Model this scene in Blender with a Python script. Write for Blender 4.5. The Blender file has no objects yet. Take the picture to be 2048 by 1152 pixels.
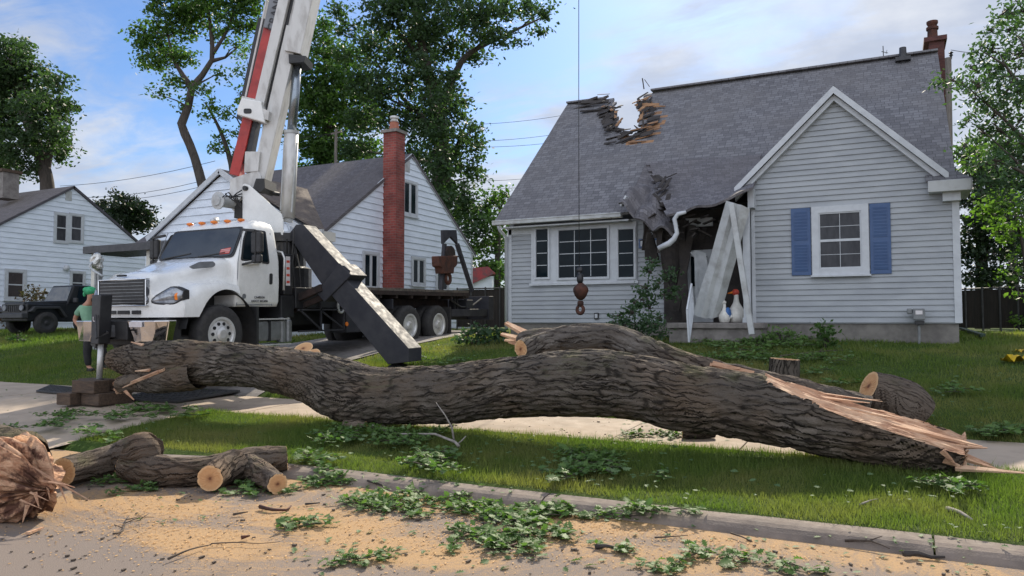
import bpy, bmesh, math, random
import numpy as np
from mathutils import Vector, Matrix, noise
R = math.radians
random.seed(7); rng = np.random.default_rng(7)
scene = bpy.context.scene
COL = scene.collection
# ------------------------------------------------------------------ camera
CAM = Vector((0, 0, 1.65)); YAW = R(26.7); PITCH = math.atan(69 / 1500.0)
cd = bpy.data.cameras.new("camera"); cd.sensor_width = 36; cd.lens = 36 * 1500 / 2048.0
cd.clip_start = 0.05; cd.clip_end = 3000
cam = bpy.data.objects.new("camera", cd); COL.objects.link(cam)
cam.location = CAM; cam.rotation_euler = (math.pi / 2 + PITCH, 0, YAW)
scene.camera = cam
# ------------------------------------------------------------------ view and light
scene.view_settings.view_transform = 'Standard'; scene.view_settings.look = 'None'
scene.view_settings.gamma = 1; scene.view_settings.use_curve_mapping = False
scene.view_settings.exposure = EXPOSURE = 0.46
SUN_EL = R(35.5); SUN_DIR = Vector((-0.17 * math.cos(SUN_EL), 0.985 * math.cos(SUN_EL), math.sin(SUN_EL))).normalized()
sd = bpy.data.lights.new("sun", 'SUN'); sd.energy = 5.0; sd.angle = R(0.6); sd.color = (1.0, 0.90, 0.74)
sun = bpy.data.objects.new("sun", sd); COL.objects.link(sun)
sun.rotation_euler = SUN_DIR.to_track_quat('Z', 'Y').to_euler(); sun.location = (0, 30, 40)
world = bpy.data.worlds.new("World"); scene.world = world; world.use_nodes = True
scene.cycles.use_denoising = True
scene.cycles.max_bounces = 8; scene.cycles.transparent_max_bounces = 12

class N:
    """small node-tree writer"""
    def __init__(s, tree):
        s.t = tree; tree.nodes.clear()
    def n(s, kind, **k):
        nd = s.t.nodes.new(kind)
        for a, b in k.items():
            setattr(nd, a, b)
        return nd
    def put(s, sock, v):
        if isinstance(v, bpy.types.NodeSocket):
            s.t.links.new(v, sock)
        elif v is not None:
            if hasattr(sock.default_value, '__len__') and hasattr(v, '__len__') and len(v) == 3 and len(sock.default_value) == 4:
                v = (*v, 1)
            sock.default_value = v
    def math(s, op, a, b=None, c=None, clamp=False):
        nd = s.n('ShaderNodeMath', operation=op, use_clamp=clamp)
        for i, v in enumerate((a, b, c)):
            if v is not None: s.put(nd.inputs[i], v)
        return nd.outputs[0]
    def mix(s, f, a, b, mode='MIX'):
        nd = s.n('ShaderNodeMix', data_type='RGBA', blend_type=mode)
        s.put(nd.inputs[0], f); s.put(nd.inputs[6], a); s.put(nd.inputs[7], b)
        return nd.outputs[2]
    def noise(s, vec, scale, detail=4, rough=.55, dist=0, out=0):
        nd = s.n('ShaderNodeTexNoise'); s.put(nd.inputs['Vector'], vec)
        nd.inputs['Scale'].default_value = scale; nd.inputs['Detail'].default_value = detail
        nd.inputs['Roughness'].default_value = rough; nd.inputs['Distortion'].default_value = dist
        return nd.outputs[out]
    def ramp(s, f, lo, hi, a=0.0, b=1.0):
        nd = s.n('ShaderNodeMapRange', interpolation_type='SMOOTHSTEP'); s.put(nd.inputs[0], f)
        for i, v in zip((1, 2, 3, 4), (lo, hi, a, b)): s.put(nd.inputs[i], v)
        return nd.outputs[0]
    def xyz(s, vec):
        nd = s.n('ShaderNodeSeparateXYZ'); s.put(nd.inputs[0], vec); return nd.outputs
    def vec(s, x, y, z=0.0):
        nd = s.n('ShaderNodeCombineXYZ')
        for i, v in enumerate((x, y, z)): s.put(nd.inputs[i], v)
        return nd.outputs[0]
    def scale(s, vec, xyz):
        nd = s.n('ShaderNodeMapping'); s.put(nd.inputs['Vector'], vec); nd.inputs['Scale'].default_value = xyz
        return nd.outputs[0]
    def bump(s, h, strength=.3, dist=.02):
        nd = s.n('ShaderNodeBump'); nd.inputs['Strength'].default_value = strength
        nd.inputs['Distance'].default_value = dist; s.put(nd.inputs['Height'], h); return nd.outputs[0]
    def coord(s, which='Object'):
        return s.n('ShaderNodeTexCoord').outputs[which]

# ------------------------------------------------------------------ sky
w = N(world.node_tree)
sky = w.n('ShaderNodeTexSky', sky_type='NISHITA', sun_disc=False)
sky.sun_elevation = SUN_EL; sky.sun_rotation = math.atan2(SUN_DIR.x, SUN_DIR.y)
sky.air_density = 1.1; sky.dust_density = .6; sky.ozone_density = 1.5
dx, dy, dz = w.xyz(w.coord('Generated'))
zz = w.math('ADD', w.math('MAXIMUM', dz, 0.0), .16)
cp = w.vec(w.math('DIVIDE', dx, zz), w.math('DIVIDE', dy, zz), 0.0)
big = w.noise(w.scale(cp, (.55, .8, 1)), 1.15, 7, .58, .5)
wisp = w.noise(w.scale(cp, (1.3, 3.2, 1)), 1.4, 8, .62, .8)
low = w.ramp(dz, .42, .08, 0.0, .20)
right = w.ramp(dx, -.55, .25, -.055, .13)
cov = w.math('ADD', w.math('ADD', w.math('MULTIPLY', big, .68), w.math('MULTIPLY', wisp, .32)), w.math('ADD', low, right))
behind = w.ramp(dy, .15, -.6)  # unseen clouds behind the camera, added denser and brighter for fill light
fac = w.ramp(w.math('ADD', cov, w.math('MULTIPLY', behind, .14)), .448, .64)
shade = w.ramp(w.noise(cp, 2.1, 6, .6), .35, .7)
ccol = w.mix(shade, (4.2, 4.6, 5.5), (6.2, 6.4, 6.8))
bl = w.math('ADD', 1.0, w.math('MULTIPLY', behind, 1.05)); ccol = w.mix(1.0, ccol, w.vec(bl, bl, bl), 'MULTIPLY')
skyc = w.mix(1.0, sky.outputs[0], (.60, .78, 1.06), 'MULTIPLY')
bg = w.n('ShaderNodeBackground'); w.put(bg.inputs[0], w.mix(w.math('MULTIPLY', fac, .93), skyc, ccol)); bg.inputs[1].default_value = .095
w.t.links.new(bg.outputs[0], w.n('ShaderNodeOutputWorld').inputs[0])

# ------------------------------------------------------------------ materials
def mat(name, fn):
    m = bpy.data.materials.new(name); m.use_nodes = True
    n = N(m.node_tree); p = n.n('ShaderNodeBsdfPrincipled')
    o = n.n('ShaderNodeOutputMaterial'); n.t.links.new(p.outputs[0], o.inputs[0])
    n.P = p; n.O = o; fn(n, p); return m
def setp(n, p, col=None, rough=None, metal=None, normal=None, spec=None, coat=None):
    if col is not None: n.put(p.inputs['Base Color'], col)
    if rough is not None: n.put(p.inputs['Roughness'], rough)
    if metal is not None: n.put(p.inputs['Metallic'], metal)
    if normal is not None: n.put(p.inputs['Normal'], normal)
    if spec is not None: n.put(p.inputs['Specular IOR Level'], spec)
    if coat is not None: n.put(p.inputs['Coat Weight'], coat)
def plain(name, a, b=None, scale=3.0, rough=.7, metal=0, bumps=0, bscale=40, spec=.5, coat=None, stretch=(1, 1, 1), lo=.35, hi=.68):
    b = b or tuple(c * .72 for c in a)
    def fn(n, p):
        c = n.scale(n.coord(), stretch)
        f = n.ramp(n.noise(c, scale, 6, .62), lo, hi)
        setp(n, p, n.mix(f, a, b), n.ramp(n.noise(c, scale * 3, 4), .3, .7, max(.02, rough - .07), min(1, rough + .08)), metal, None, spec, coat)
        if bumps: setp(n, p, normal=n.bump(n.noise(c, bscale, 5), bumps, .01))
    return mat(name, fn)
M = {}
M['siding_grey'] = plain('siding_grey', (.335, .355, .372), (.275, .294, .314), 1.3, .55, stretch=(1, 1, 3))
M['siding_white'] = plain('siding_white', (.70, .76, .84), (.61, .665, .74), 1.6, .5, stretch=(1, 1, 3))
M['trim'] = plain('trim_white', (.50, .525, .55), (.43, .45, .475), 5, .5)
M['trim_dirty'] = plain('trim_dirty', (.44, .455, .455), (.29, .29, .28), 4, .6, lo=.4, hi=.75)
M['soffit'] = plain('soffit_cream', (.62, .60, .54), (.53, .51, .46), 3, .6)
M['fascia_dark'] = plain('fascia_dark', (.03, .03, .035), (.05, .05, .055), 5, .5)
M['foundation'] = plain('foundation', (.20, .185, .165), (.13, .12, .11), 3.5, .9, bumps=.4, bscale=30)
M['concrete'] = plain('concrete', (.42, .335, .255), (.31, .25, .19), 1.7, .9, bumps=.25, bscale=60)
M['concrete_old'] = plain('concrete_old', (.24, .22, .205), (.15, .135, .125), 5, .92, bumps=.5, bscale=45)
M['shutter'] = plain('shutter_blue', (.042, .090, .205), (.033, .075, .18), 3, .45)
M['glass'] = plain('window_glass', (.004, .009, .013), (.008, .015, .020), 2.5, .07, spec=.10)
M['glass_clear'] = plain('windscreen_glass', (.012, .017, .022), (.02, .027, .032), 1.5, .05, spec=1.0)
M['curtain'] = plain('curtain_grey', (.055, .056, .062), (.03, .031, .036), 2, .14, spec=.2, stretch=(3, 3, 1))
M['blind'] = plain('blind_brown', (.05, .038, .036), (.035, .028, .028), 2, .2, spec=.35)
M['paint_white'] = plain('truck_white', (.76, .76, .74), (.66, .66, .64), 2.2, .26, coat=.5)
M['paint_worn'] = plain('crane_white', (.60, .595, .58), (.40, .385, .365), 2.6, .42, stretch=(2, 2, .7), lo=.42, hi=.72)
M['paint_black'] = plain('black_paint', (.012, .012, .014), (.022, .022, .024), 4, .42)
M['steel_dark'] = plain('beam_black', (.036, .037, .044), (.052, .052, .058), 3, .60, spec=.14)
M['car_black'] = plain('car_black', (.008, .009, .010), (.014, .015, .016), 4, .35, spec=.25)
M['plastic_black'] = plain('plastic_black', (.018, .018, .019), (.026, .026, .027), 8, .55)
M['rubber'] = plain('rubber', (.026, .025, .026), (.042, .040, .038), 9, .85, bumps=.3, bscale=50)
M['cut_chip'] = plain('wood_chip', (.62, .40, .19), (.50, .29, .12), 30, .9)
M['fence_post'] = plain('fence_post', (.06, .06, .058), (.04, .04, .038), 6, .6)
M['chrome'] = plain('chrome', (.78, .78, .79), (.68, .68, .69), 4, .06, 1)
M['alu'] = plain('aluminium', (.62, .62, .61), (.50, .49, .47), 6, .34, .35)
M['tank'] = plain('tank_metal', (.24, .25, .255), (.17, .175, .18), 5, .4, .5)
M['rod'] = plain('rod_steel', (.30, .34, .38), (.22, .25, .28), 3, .25, .8)
M['red'] = plain('red_paint', (.42, .035, .028), (.27, .022, .02), 3, .4)
M['amber'] = plain('amber_lens', (.85, .24, .03), (.7, .17, .02), 6, .25)
M['grey_panel'] = plain('grey_panel', (.20, .21, .23), (.14, .15, .165), 4, .5)
M['rust'] = plain('rust', (.10, .036, .022), (.045, .022, .017), 6, .8, .2, bumps=.5, bscale=35)
M['rust_dark'] = plain('rust_dark', (.045, .028, .024), (.022, .017, .016), 6, .75, .3, bumps=.4, bscale=30)
M['timber'] = plain('timber_old', (.10, .066, .044), (.05, .034, .025), 5, .9, bumps=.5, bscale=22, stretch=(1, 6, 6))
M['deck'] = plain('deck_wood', (.13, .105, .085), (.06, .05, .043), 4, .85, bumps=.5, bscale=20, stretch=(6, 1, 3))
M['mat_black'] = plain('ground_mat', (.030, .030, .033), (.05, .048, .046), 7, .7, bumps=.7, bscale=16)
M['sheathing'] = plain('sheathing_wood', (.36, .20, .10), (.20, .11, .06), 3.5, .85, stretch=(1, 5, 5))
M['debris_shade'] = plain('dark_debris_shade', (.030, .026, .025), (.055, .047, .042), 4, .9, bumps=.6, bscale=18)
M['insul'] = plain('white_sheet', (.50, .52, .54), (.36, .38, .40), 3, .6)
M['terracotta'] = plain('terracotta', (.42, .16, .10), (.3, .11, .07), 5, .8)
M['statue'] = plain('statue_white', (.70, .68, .63), (.52, .50, .46), 7, .6)
M['statue_red'] = plain('statue_red', (.55, .07, .04), (.45, .05, .03), 7, .6)
M['statue_blue'] = plain('statue_blue', (.035, .13, .36), (.03, .10, .28), 7, .6)
M['yellow'] = plain('yellow_plastic', (.75, .50, .02), (.6, .38, .02), 7, .45)
M['green_pipe'] = plain('green_pipe', (.012, .035, .022), (.016, .045, .028), 5, .5)
M['meter'] = plain('meter_grey', (.20, .21, .21), (.14, .145, .15), 5, .5)
M['fence_dark'] = plain('fence_slats', (.022, .019, .016), (.038, .030, .024), 4, .85, stretch=(6, 6, .5))
M['galv'] = plain('galvanised', (.28, .29, .29), (.2, .2, .2), 6, .5, .6)
M['cable'] = plain('cable_dark', (.045, .045, .048), (.03, .03, .03), 5, .5, .4)
M['pole'] = plain('pole_wood', (.17, .15, .135), (.11, .095, .085), 4, .9, stretch=(6, 6, .6))
M['skin'] = plain('skin', (.40, .20, .13), (.33, .16, .10), 9, .55)
M['shirt'] = plain('shirt_green', (.20, .36, .24), (.14, .27, .18), 6, .9, bumps=.3, bscale=25)
M['bandana'] = plain('bandana_green', (.02, .26, .10), (.06, .38, .18), 14, .75)
M['trousers'] = plain('trousers_dark', (.018, .018, .021), (.03, .029, .03), 6, .9)
M['beard'] = plain('beard', (.03, .017, .011), (.045, .026, .017), 20, .9)
M['foil'] = plain('foil_wrap', (.62, .62, .60), (.42, .41, .38), 14, .25, .6, bumps=1, bscale=14)
M['ink'] = plain('ink_dark', (.03, .03, .035), (.04, .04, .045), 8, .6)
M['sticker'] = plain('sticker_white', (.65, .62, .62), (.55, .5, .5), 10, .5)
M['twig'] = plain('twig_bark', (.085, .065, .05), (.05, .038, .03), 14, .9)
M['twig_grey'] = plain('twig_grey', (.30, .27, .24), (.20, .175, .15), 14, .9)
M['tree_bark'] = plain('tree_bark', (.075, .062, .052), (.042, .035, .03), 5, .95, bumps=.6, bscale=14, stretch=(3, 3, .6))
M['shed_red'] = plain('shed_roof_red', (.33, .05, .055), (.12, .07, .075), 3, .8)
M['headlamp'] = plain('headlamp_lens', (.36, .38, .41), (.14, .15, .17), 9, .1, .4, spec=.8)

def shingle(name, axis, zk, a, b, c):
    def fn(n, p):
        x, y, z = n.xyz(n.coord())
        v = n.vec((x, y)[axis], n.math('MULTIPLY', z, zk), 0.0) if axis < 2 else n.coord('UV')
        if axis == 2: z = n.xyz(v)[1]
        br = n.n('ShaderNodeTexBrick', offset=.43, offset_frequency=2, squash=.8, squash_frequency=3); n.put(br.inputs['Vector'], v)
        br.inputs['Scale'].default_value = 1; br.inputs['Brick Width'].default_value = .20; br.inputs['Row Height'].default_value = .125
        br.inputs['Mortar Size'].default_value = .007; br.inputs['Mortar Smooth'].default_value = .15; br.inputs['Bias'].default_value = -.1
        n.put(br.inputs['Color1'], a); n.put(br.inputs['Color2'], b); n.put(br.inputs['Mortar'], tuple(q * .42 for q in a))
        big = n.ramp(n.noise(v, .55, 5, .6), .35, .7); grain = n.ramp(n.noise(v, 60, 2), .3, .7, .8, 1.18)
        row = n.math('FRACT', n.math('DIVIDE', n.math('MULTIPLY', z, zk), .125))
        col = n.mix(n.math('MULTIPLY', big, .5), br.outputs['Color'], c)
        col = n.mix(1.0, col, n.vec(grain, grain, grain), 'MULTIPLY')
        setp(n, p, col, .93, spec=.25, normal=n.bump(n.math('SUBTRACT', n.math('SUBTRACT', 1.0, row), n.math('MULTIPLY', br.outputs['Fac'], .6)), .55, .012))
    return mat(name, fn)
M['shingle_x'] = shingle('shingles_grey', 0, 1.51, (.205, .203, .215), (.122, .120, .130), (.165, .155, .153))
M['shingle_y'] = shingle('shingles_grey_side', 1, 1.43, (.155, .152, .170), (.098, .096, .110), (.125, .115, .115))
M['shingle_uv'] = shingle('shingles_torn', 2, 1.0, (.185, .178, .19), (.105, .10, .11), (.145, .132, .13))
M['shingle2_x'] = shingle('shingles_neighbour', 0, 1.75, (.135, .128, .138), (.095, .088, .095), (.11, .10, .10))
M['shingle2_y'] = shingle('shingles_brown', 1, 1.75, (.165, .138, .118), (.12, .10, .088), (.14, .115, .10))
M['shingle3_x'] = shingle('shingles_dark', 0, 1.75, (.105, .10, .115), (.072, .07, .08), (.085, .08, .085))
def brickfn(n, p):
    x, y, z = n.xyz(n.coord()); v = n.vec(n.math('ADD', x, y), z, 0.0)
    br = n.n('ShaderNodeTexBrick'); n.put(br.inputs['Vector'], v)
    br.inputs['Scale'].default_value = 1; br.inputs['Brick Width'].default_value = .21; br.inputs['Row Height'].default_value = .085
    br.inputs['Mortar Size'].default_value = .007; br.inputs['Bias'].default_value = -.2
    n.put(br.inputs['Color1'], (.27, .062, .048)); n.put(br.inputs['Color2'], (.17, .036, .032)); n.put(br.inputs['Mortar'], (.20, .13, .115))
    f = n.ramp(n.noise(v, 1.3, 5), .35, .7, .72, 1.15)
    setp(n, p, n.mix(1.0, br.outputs['Color'], n.vec(f, f, f), 'MULTIPLY'), .9, normal=n.bump(n.math('SUBTRACT', 1.0, br.outputs['Fac']), .6, .01))
M['brick_dark'] = plain('old_dark_brick', (.105, .042, .036), (.06, .027, .025), 7, .9, stretch=(1, 1, 4))
M['brick'] = mat('chimney_brick', brickfn)

def barkmat(name, dark, mid, lite, moss, k=1.0):
    def fn(n, p):
        uv = n.coord('UV'); o = n.coord()
        warp = n.mix(.14, n.vec(*n.xyz(uv)[:2], 0.0), n.noise(o, 3.2, 5, .65, out=1))
        s1 = n.scale(warp, (2.1 * k, 15 * k, 1)); s2 = n.scale(warp, (7 * k, 52 * k, 1))
        vo = n.n('ShaderNodeTexVoronoi', feature='DISTANCE_TO_EDGE'); n.put(vo.inputs['Vector'], s1); vo.inputs['Scale'].default_value = 1
        rid = n.math('MULTIPLY', n.ramp(vo.outputs[0], .0, .17), n.ramp(n.noise(n.scale(warp, (3 * k, 9 * k, 1)), 1, 4), .25, .6, .45, 1)); fine = n.noise(s2, 1, 6, .72)
        v2 = n.n('ShaderNodeTexVoronoi', feature='DISTANCE_TO_EDGE'); n.put(v2.inputs['Vector'], n.scale(warp, (1.0 * k, 7.5 * k, 1))); v2.inputs['Scale'].default_value = 1
        pk = n.ramp(n.noise(o, 1.1, 4, .6), .42, .6); rid = n.math('MULTIPLY', n.math('ADD', n.math('MULTIPLY', rid, n.math('SUBTRACT', 1.0, n.math('MULTIPLY', pk, .6))), n.math('MULTIPLY', n.ramp(v2.outputs[0], .0, .15), n.math('MULTIPLY', pk, .6))), 1.0)
        h = n.math('ADD', n.math('MULTIPLY', rid, .62), n.math('MULTIPLY', fine, .55))
        c = n.mix(n.ramp(h, .22, .62), dark, mid)
        c = n.mix(n.math('MULTIPLY', n.ramp(n.noise(o, 1.6, 5), .46, .72), n.ramp(h, .45, .85)), c, lite)
        c = n.mix(n.math('MULTIPLY', n.ramp(n.noise(o, .75, 5, .6), .45, .7), .55), c, n.mix(1.0, c, (1.35, 1.05, .78), 'MULTIPLY'))
        c = n.mix(n.math('MULTIPLY', n.ramp(n.noise(o, 4.5, 6, .7), .66, .72), .8), c, tuple(q * 1.5 for q in lite))
        up = n.xyz(n.n('ShaderNodeNewGeometry').outputs['Normal'])[2]
        mo = n.math('MULTIPLY', n.ramp(n.noise(o, 2.3, 5, .6), .50, .70), n.ramp(up, .15, .8))
        c = n.mix(n.math('MULTIPLY', mo, .65), c, moss)
        setp(n, p, c, .95, spec=.15, normal=n.bump(h, 1.0, .032))
    return mat(name, fn)
M['bark'] = barkmat('fallen_bark', (.020, .017, .0145), (.104, .088, .073), (.185, .160, .135), (.11, .105, .055), 1.35)
M['bark_limb'] = barkmat('limb_bark', (.035, .029, .026), (.11, .094, .080), (.20, .18, .16), (.09, .088, .045), 1.4)
M['bark_log'] = barkmat('log_bark', (.040, .031, .025), (.125, .100, .080), (.20, .17, .14), (.10, .10, .05), 1.5)
def cutfn(n, p):
    uv = n.coord('UV'); u, v, _ = n.xyz(uv)
    r = n.math('ADD', u, n.math('MULTIPLY', n.noise(n.coord(), 5, 3), .12))
    ring = n.math('SINE', n.math('MULTIPLY', r, 95.0))
    saw = n.noise(n.scale(n.coord(), (3, 30, 30)), 4, 4)
    base = n.mix(n.ramp(r, .10, .55), (.27, .115, .05), (.52, .285, .13))
    base = n.mix(n.ramp(r, .84, .98), base, (.62, .40, .21))
    base = n.mix(n.math('MULTIPLY', n.ramp(ring, -.4, 1), .22), base, (.34, .17, .075))
    base = n.mix(n.math('MULTIPLY', saw, .25), base, (.62, .38, .2))
    base = n.mix(n.ramp(n.math('ADD', u, n.math('MULTIPLY', n.noise(n.coord(), 9, 3), .16)), .26, .16), base, (.16, .065, .03))
    setp(n, p, base, .85, normal=n.bump(saw, .3, .01))
M['cut'] = mat('cut_end', cutfn)
def splitfn(n, p):
    o = n.coord()
    a = n.noise(n.scale(o, (1.2, 16, 16)), 2.2, 6, .7); b = n.noise(o, 3.0, 4)
    c = n.mix(n.ramp(a, .3, .7), (.60, .36, .22), (.34, .17, .10)); c = n.mix(n.ramp(b, .42, .7), c, (.68, .47, .31))
    setp(n, p, c, .85, normal=n.bump(a, .9, .03))
M['split'] = mat('split_wood', splitfn)
def rotfn(n, p):
    o = n.coord(); a = n.noise(n.scale(o, (2, 7, 7)), 2.0, 7, .72, .6); b = n.noise(o, 5.5, 5, .65)
    c = n.mix(n.ramp(a, .32, .66), (.76, .48, .30), (.44, .21, .115)); c = n.mix(n.ramp(b, .48, .62), c, (.11, .045, .026))
    c = n.mix(n.ramp(n.noise(o, 2.1, 3), .55, .72), c, (.62, .44, .27))
    setp(n, p, c, .9, normal=n.bump(a, 1, .05))
M['rootwood'] = mat('torn_wood', rotfn)

def leafmat(name, a, b, c, trans=.4, rough=.55, back=None, spec=.3):
    def fn(n, p):
        g = n.n('ShaderNodeNewGeometry'); r = g.outputs['Random Per Island']
        col = n.mix(r, a, b); col = n.mix(n.ramp(n.noise(n.coord(), .55, 3), .4, .65), col, c)
        pc = col
        if back: pc = n.mix(g.outputs['Backfacing'], col, back)
        setp(n, p, pc, rough, spec=spec)
        tr = n.n('ShaderNodeBsdfTranslucent'); n.put(tr.inputs[0], n.mix(1.0, col, (1.5, 1.9, .7), 'MULTIPLY'))
        mx = n.n('ShaderNodeMixShader'); mx.inputs[0].default_value = trans
        n.t.links.new(p.outputs[0], mx.inputs[1]); n.t.links.new(tr.outputs[0], mx.inputs[2]); n.t.links.new(mx.outputs[0], n.O.inputs[0])
    return mat(name, fn)
M['leaf_mid'] = leafmat('leaves_mid', (.050, .095, .030), (.090, .150, .045), (.060, .115, .035))
M['leaf_bright'] = leafmat('leaves_bright', (.075, .135, .030), (.13, .20, .05), (.10, .17, .035), .45)
M['leaf_dark'] = leafmat('leaves_dark', (.036, .066, .034), (.066, .106, .052), (.042, .074, .038), .36)
M['leaf_blue'] = leafmat('leaves_cool', (.045, .085, .045), (.085, .135, .075), (.055, .10, .05), .35)
M['leaf_red'] = leafmat('leaves_red', (.10, .045, .040), (.17, .09, .07), (.06, .055, .035), .3)
M['leaf_dense'] = leafmat('leaves_evergreen', (.012, .024, .012), (.026, .046, .020), (.018, .034, .016), .15)
M['leaf_cut'] = leafmat('leaves_fallen', (.060, .120, .030), (.125, .20, .055), (.085, .15, .040), .3, .62, (.15, .22, .10))
M['leaf_loose'] = leafmat('leaves_loose', (.06, .115, .035), (.12, .18, .08), (.09, .15, .055), .25, .65, (.15, .20, .11))
M['grass'] = leafmat('grass_blades', (.060, .100, .020), (.135, .180, .040), (.19, .18, .065), .40, .6)
def lawnfn(n, p):
    o = n.coord(); a = n.ramp(n.noise(o, 1.1, 6, .6), .35, .68); b = n.noise(o, 30, 3)
    c = n.mix(a, (.040, .080, .014), (.075, .105, .024)); c = n.mix(n.math('MULTIPLY', b, .35), c, (.07, .06, .028))
    setp(n, p, c, .95, spec=.1, normal=n.bump(b, .8, .04))
M['lawn'] = mat('lawn_soil', lawnfn)
def roadfn(n, p):
    o = n.coord(); x, y, z = n.xyz(o); q = n.vec(x, y, 0.0)
    def blob(cx, cy, rx, ry, k):
        d = n.math('ADD', n.math('POWER', n.math('DIVIDE', n.math('SUBTRACT', x, cx), rx), 2.0), n.math('POWER', n.math('DIVIDE', n.math('SUBTRACT', y, cy), ry), 2.0))
        return n.math('MULTIPLY', n.ramp(d, 1.7, .0), k)
    m = None
    for b in SAWDUST:
        e = blob(*b); m = e if m is None else n.math('MAXIMUM', m, e)
    rx = n.math('SUBTRACT', x, SWIRL[0]); ry = n.math('SUBTRACT', y, SWIRL[1])
    wob = n.noise(q, .9, 3)
    rad = n.math('ADD', n.math('SQRT', n.math('ADD', n.math('MULTIPLY', rx, rx), n.math('MULTIPLY', n.math('MULTIPLY', ry, ry), 2.2))), n.math('MULTIPLY', wob, .9))
    streak = n.noise(n.vec(n.math('MULTIPLY', rad, 9.0), n.math('MULTIPLY', n.math('ARCTAN2', ry, rx), 1.1), 0.0), 1.0, 5, .7)
    big = n.noise(q, 1.05, 5, .6)
    grain = n.noise(q, 95, 2, .5)
    f = n.math('ADD', n.math('ADD', m, n.math('MULTIPLY', n.math('SUBTRACT', streak, .5), 2.6)), n.math('MULTIPLY', n.math('SUBTRACT', big, .5), 1.1))
    bare = n.math('SUBTRACT', 1.0, n.ramp(n.math('ADD', n.math('ADD', n.math('POWER', n.math('DIVIDE', n.math('SUBTRACT', x, BARE[0]), 1.15), 2.0), n.math('POWER', n.math('DIVIDE', n.math('SUBTRACT', y, BARE[1]), .5), 2.0)), n.math('MULTIPLY', n.math('SUBTRACT', big, .5), 1.6)), 1.5, .5))
    f = n.math('MULTIPLY', n.ramp(f, -.35, 1.05, .24, .86), n.math('ADD', n.math('MULTIPLY', bare, .75), .25))
    g2 = n.noise(q, 34, 3, .6)
    f = n.ramp(n.math('ADD', f, n.math('ADD', n.math('MULTIPLY', n.math('SUBTRACT', grain, .5), 1.1), n.math('MULTIPLY', n.math('SUBTRACT', g2, .5), .9))), .18, .95)
    agg = n.ramp(n.noise(q, 160, 2), .3, .7); big2 = n.ramp(n.noise(q, .5, 4), .3, .7)
    asp = n.mix(agg, (.168, .136, .115), (.27, .222, .19)); asp = n.mix(n.math('MULTIPLY', big2, .4), asp, (.185, .156, .138))
    dust = n.mix(n.noise(q, 70, 3), (.48, .315, .165), (.36, .225, .115))
    setp(n, p, n.mix(f, asp, dust), .93, spec=.15, normal=n.bump(n.math('ADD', agg, n.math('MULTIPLY', f, 1.5)), .5, .006))
# ------------------------------------------------------------------ placing helpers (pixel of the 2048 x 1152 photograph -> point in the world)
_f = Vector((-math.sin(YAW) * math.cos(PITCH), math.cos(YAW) * math.cos(PITCH), math.sin(PITCH)))
_r = Vector((math.cos(YAW), math.sin(YAW), 0)); _u = _r.cross(_f)
def at(px, py, X=None, Y=None, Z=None, d=None):
    v = _f + _r * ((px - 1024) / 1500) + _u * ((576 - py) / 1500)
    t = (X - CAM.x) / v.x if X is not None else (Y - CAM.y) / v.y if Y is not None else (Z - CAM.z) / v.z if Z is not None else d
    return CAM + v * t
PROF = [(-400, 0), (6.12, 0), (6.13, .075), (6.35, .09), (8.5, .25), (10.1, .30), (10.55, .48), (12.3, .78), (14.5, 1.06), (16.6, 1.25), (18, 1.33), (24, 1.40), (60, 1.5), (3000, 1.5)]
def gz(x, y):
    for (a, za), (b, zb) in zip(PROF, PROF[1:]):
        if y <= b:
            return za + (zb - za) * (y - a) / (b - a)
    return PROF[-1][1]
def on_ground(px, py, lift=0.0):
    """the point of the ground seen at a pixel"""
    lo, hi = 2.0, 60.0
    for _ in range(50):
        m = (lo + hi) / 2; p = at(px, py, d=m)
        if p.z > gz(p.x, p.y): lo = m
        else: hi = m
    p = at(px, py, d=lo); p.z = gz(p.x, p.y) + lift; return p

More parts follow.
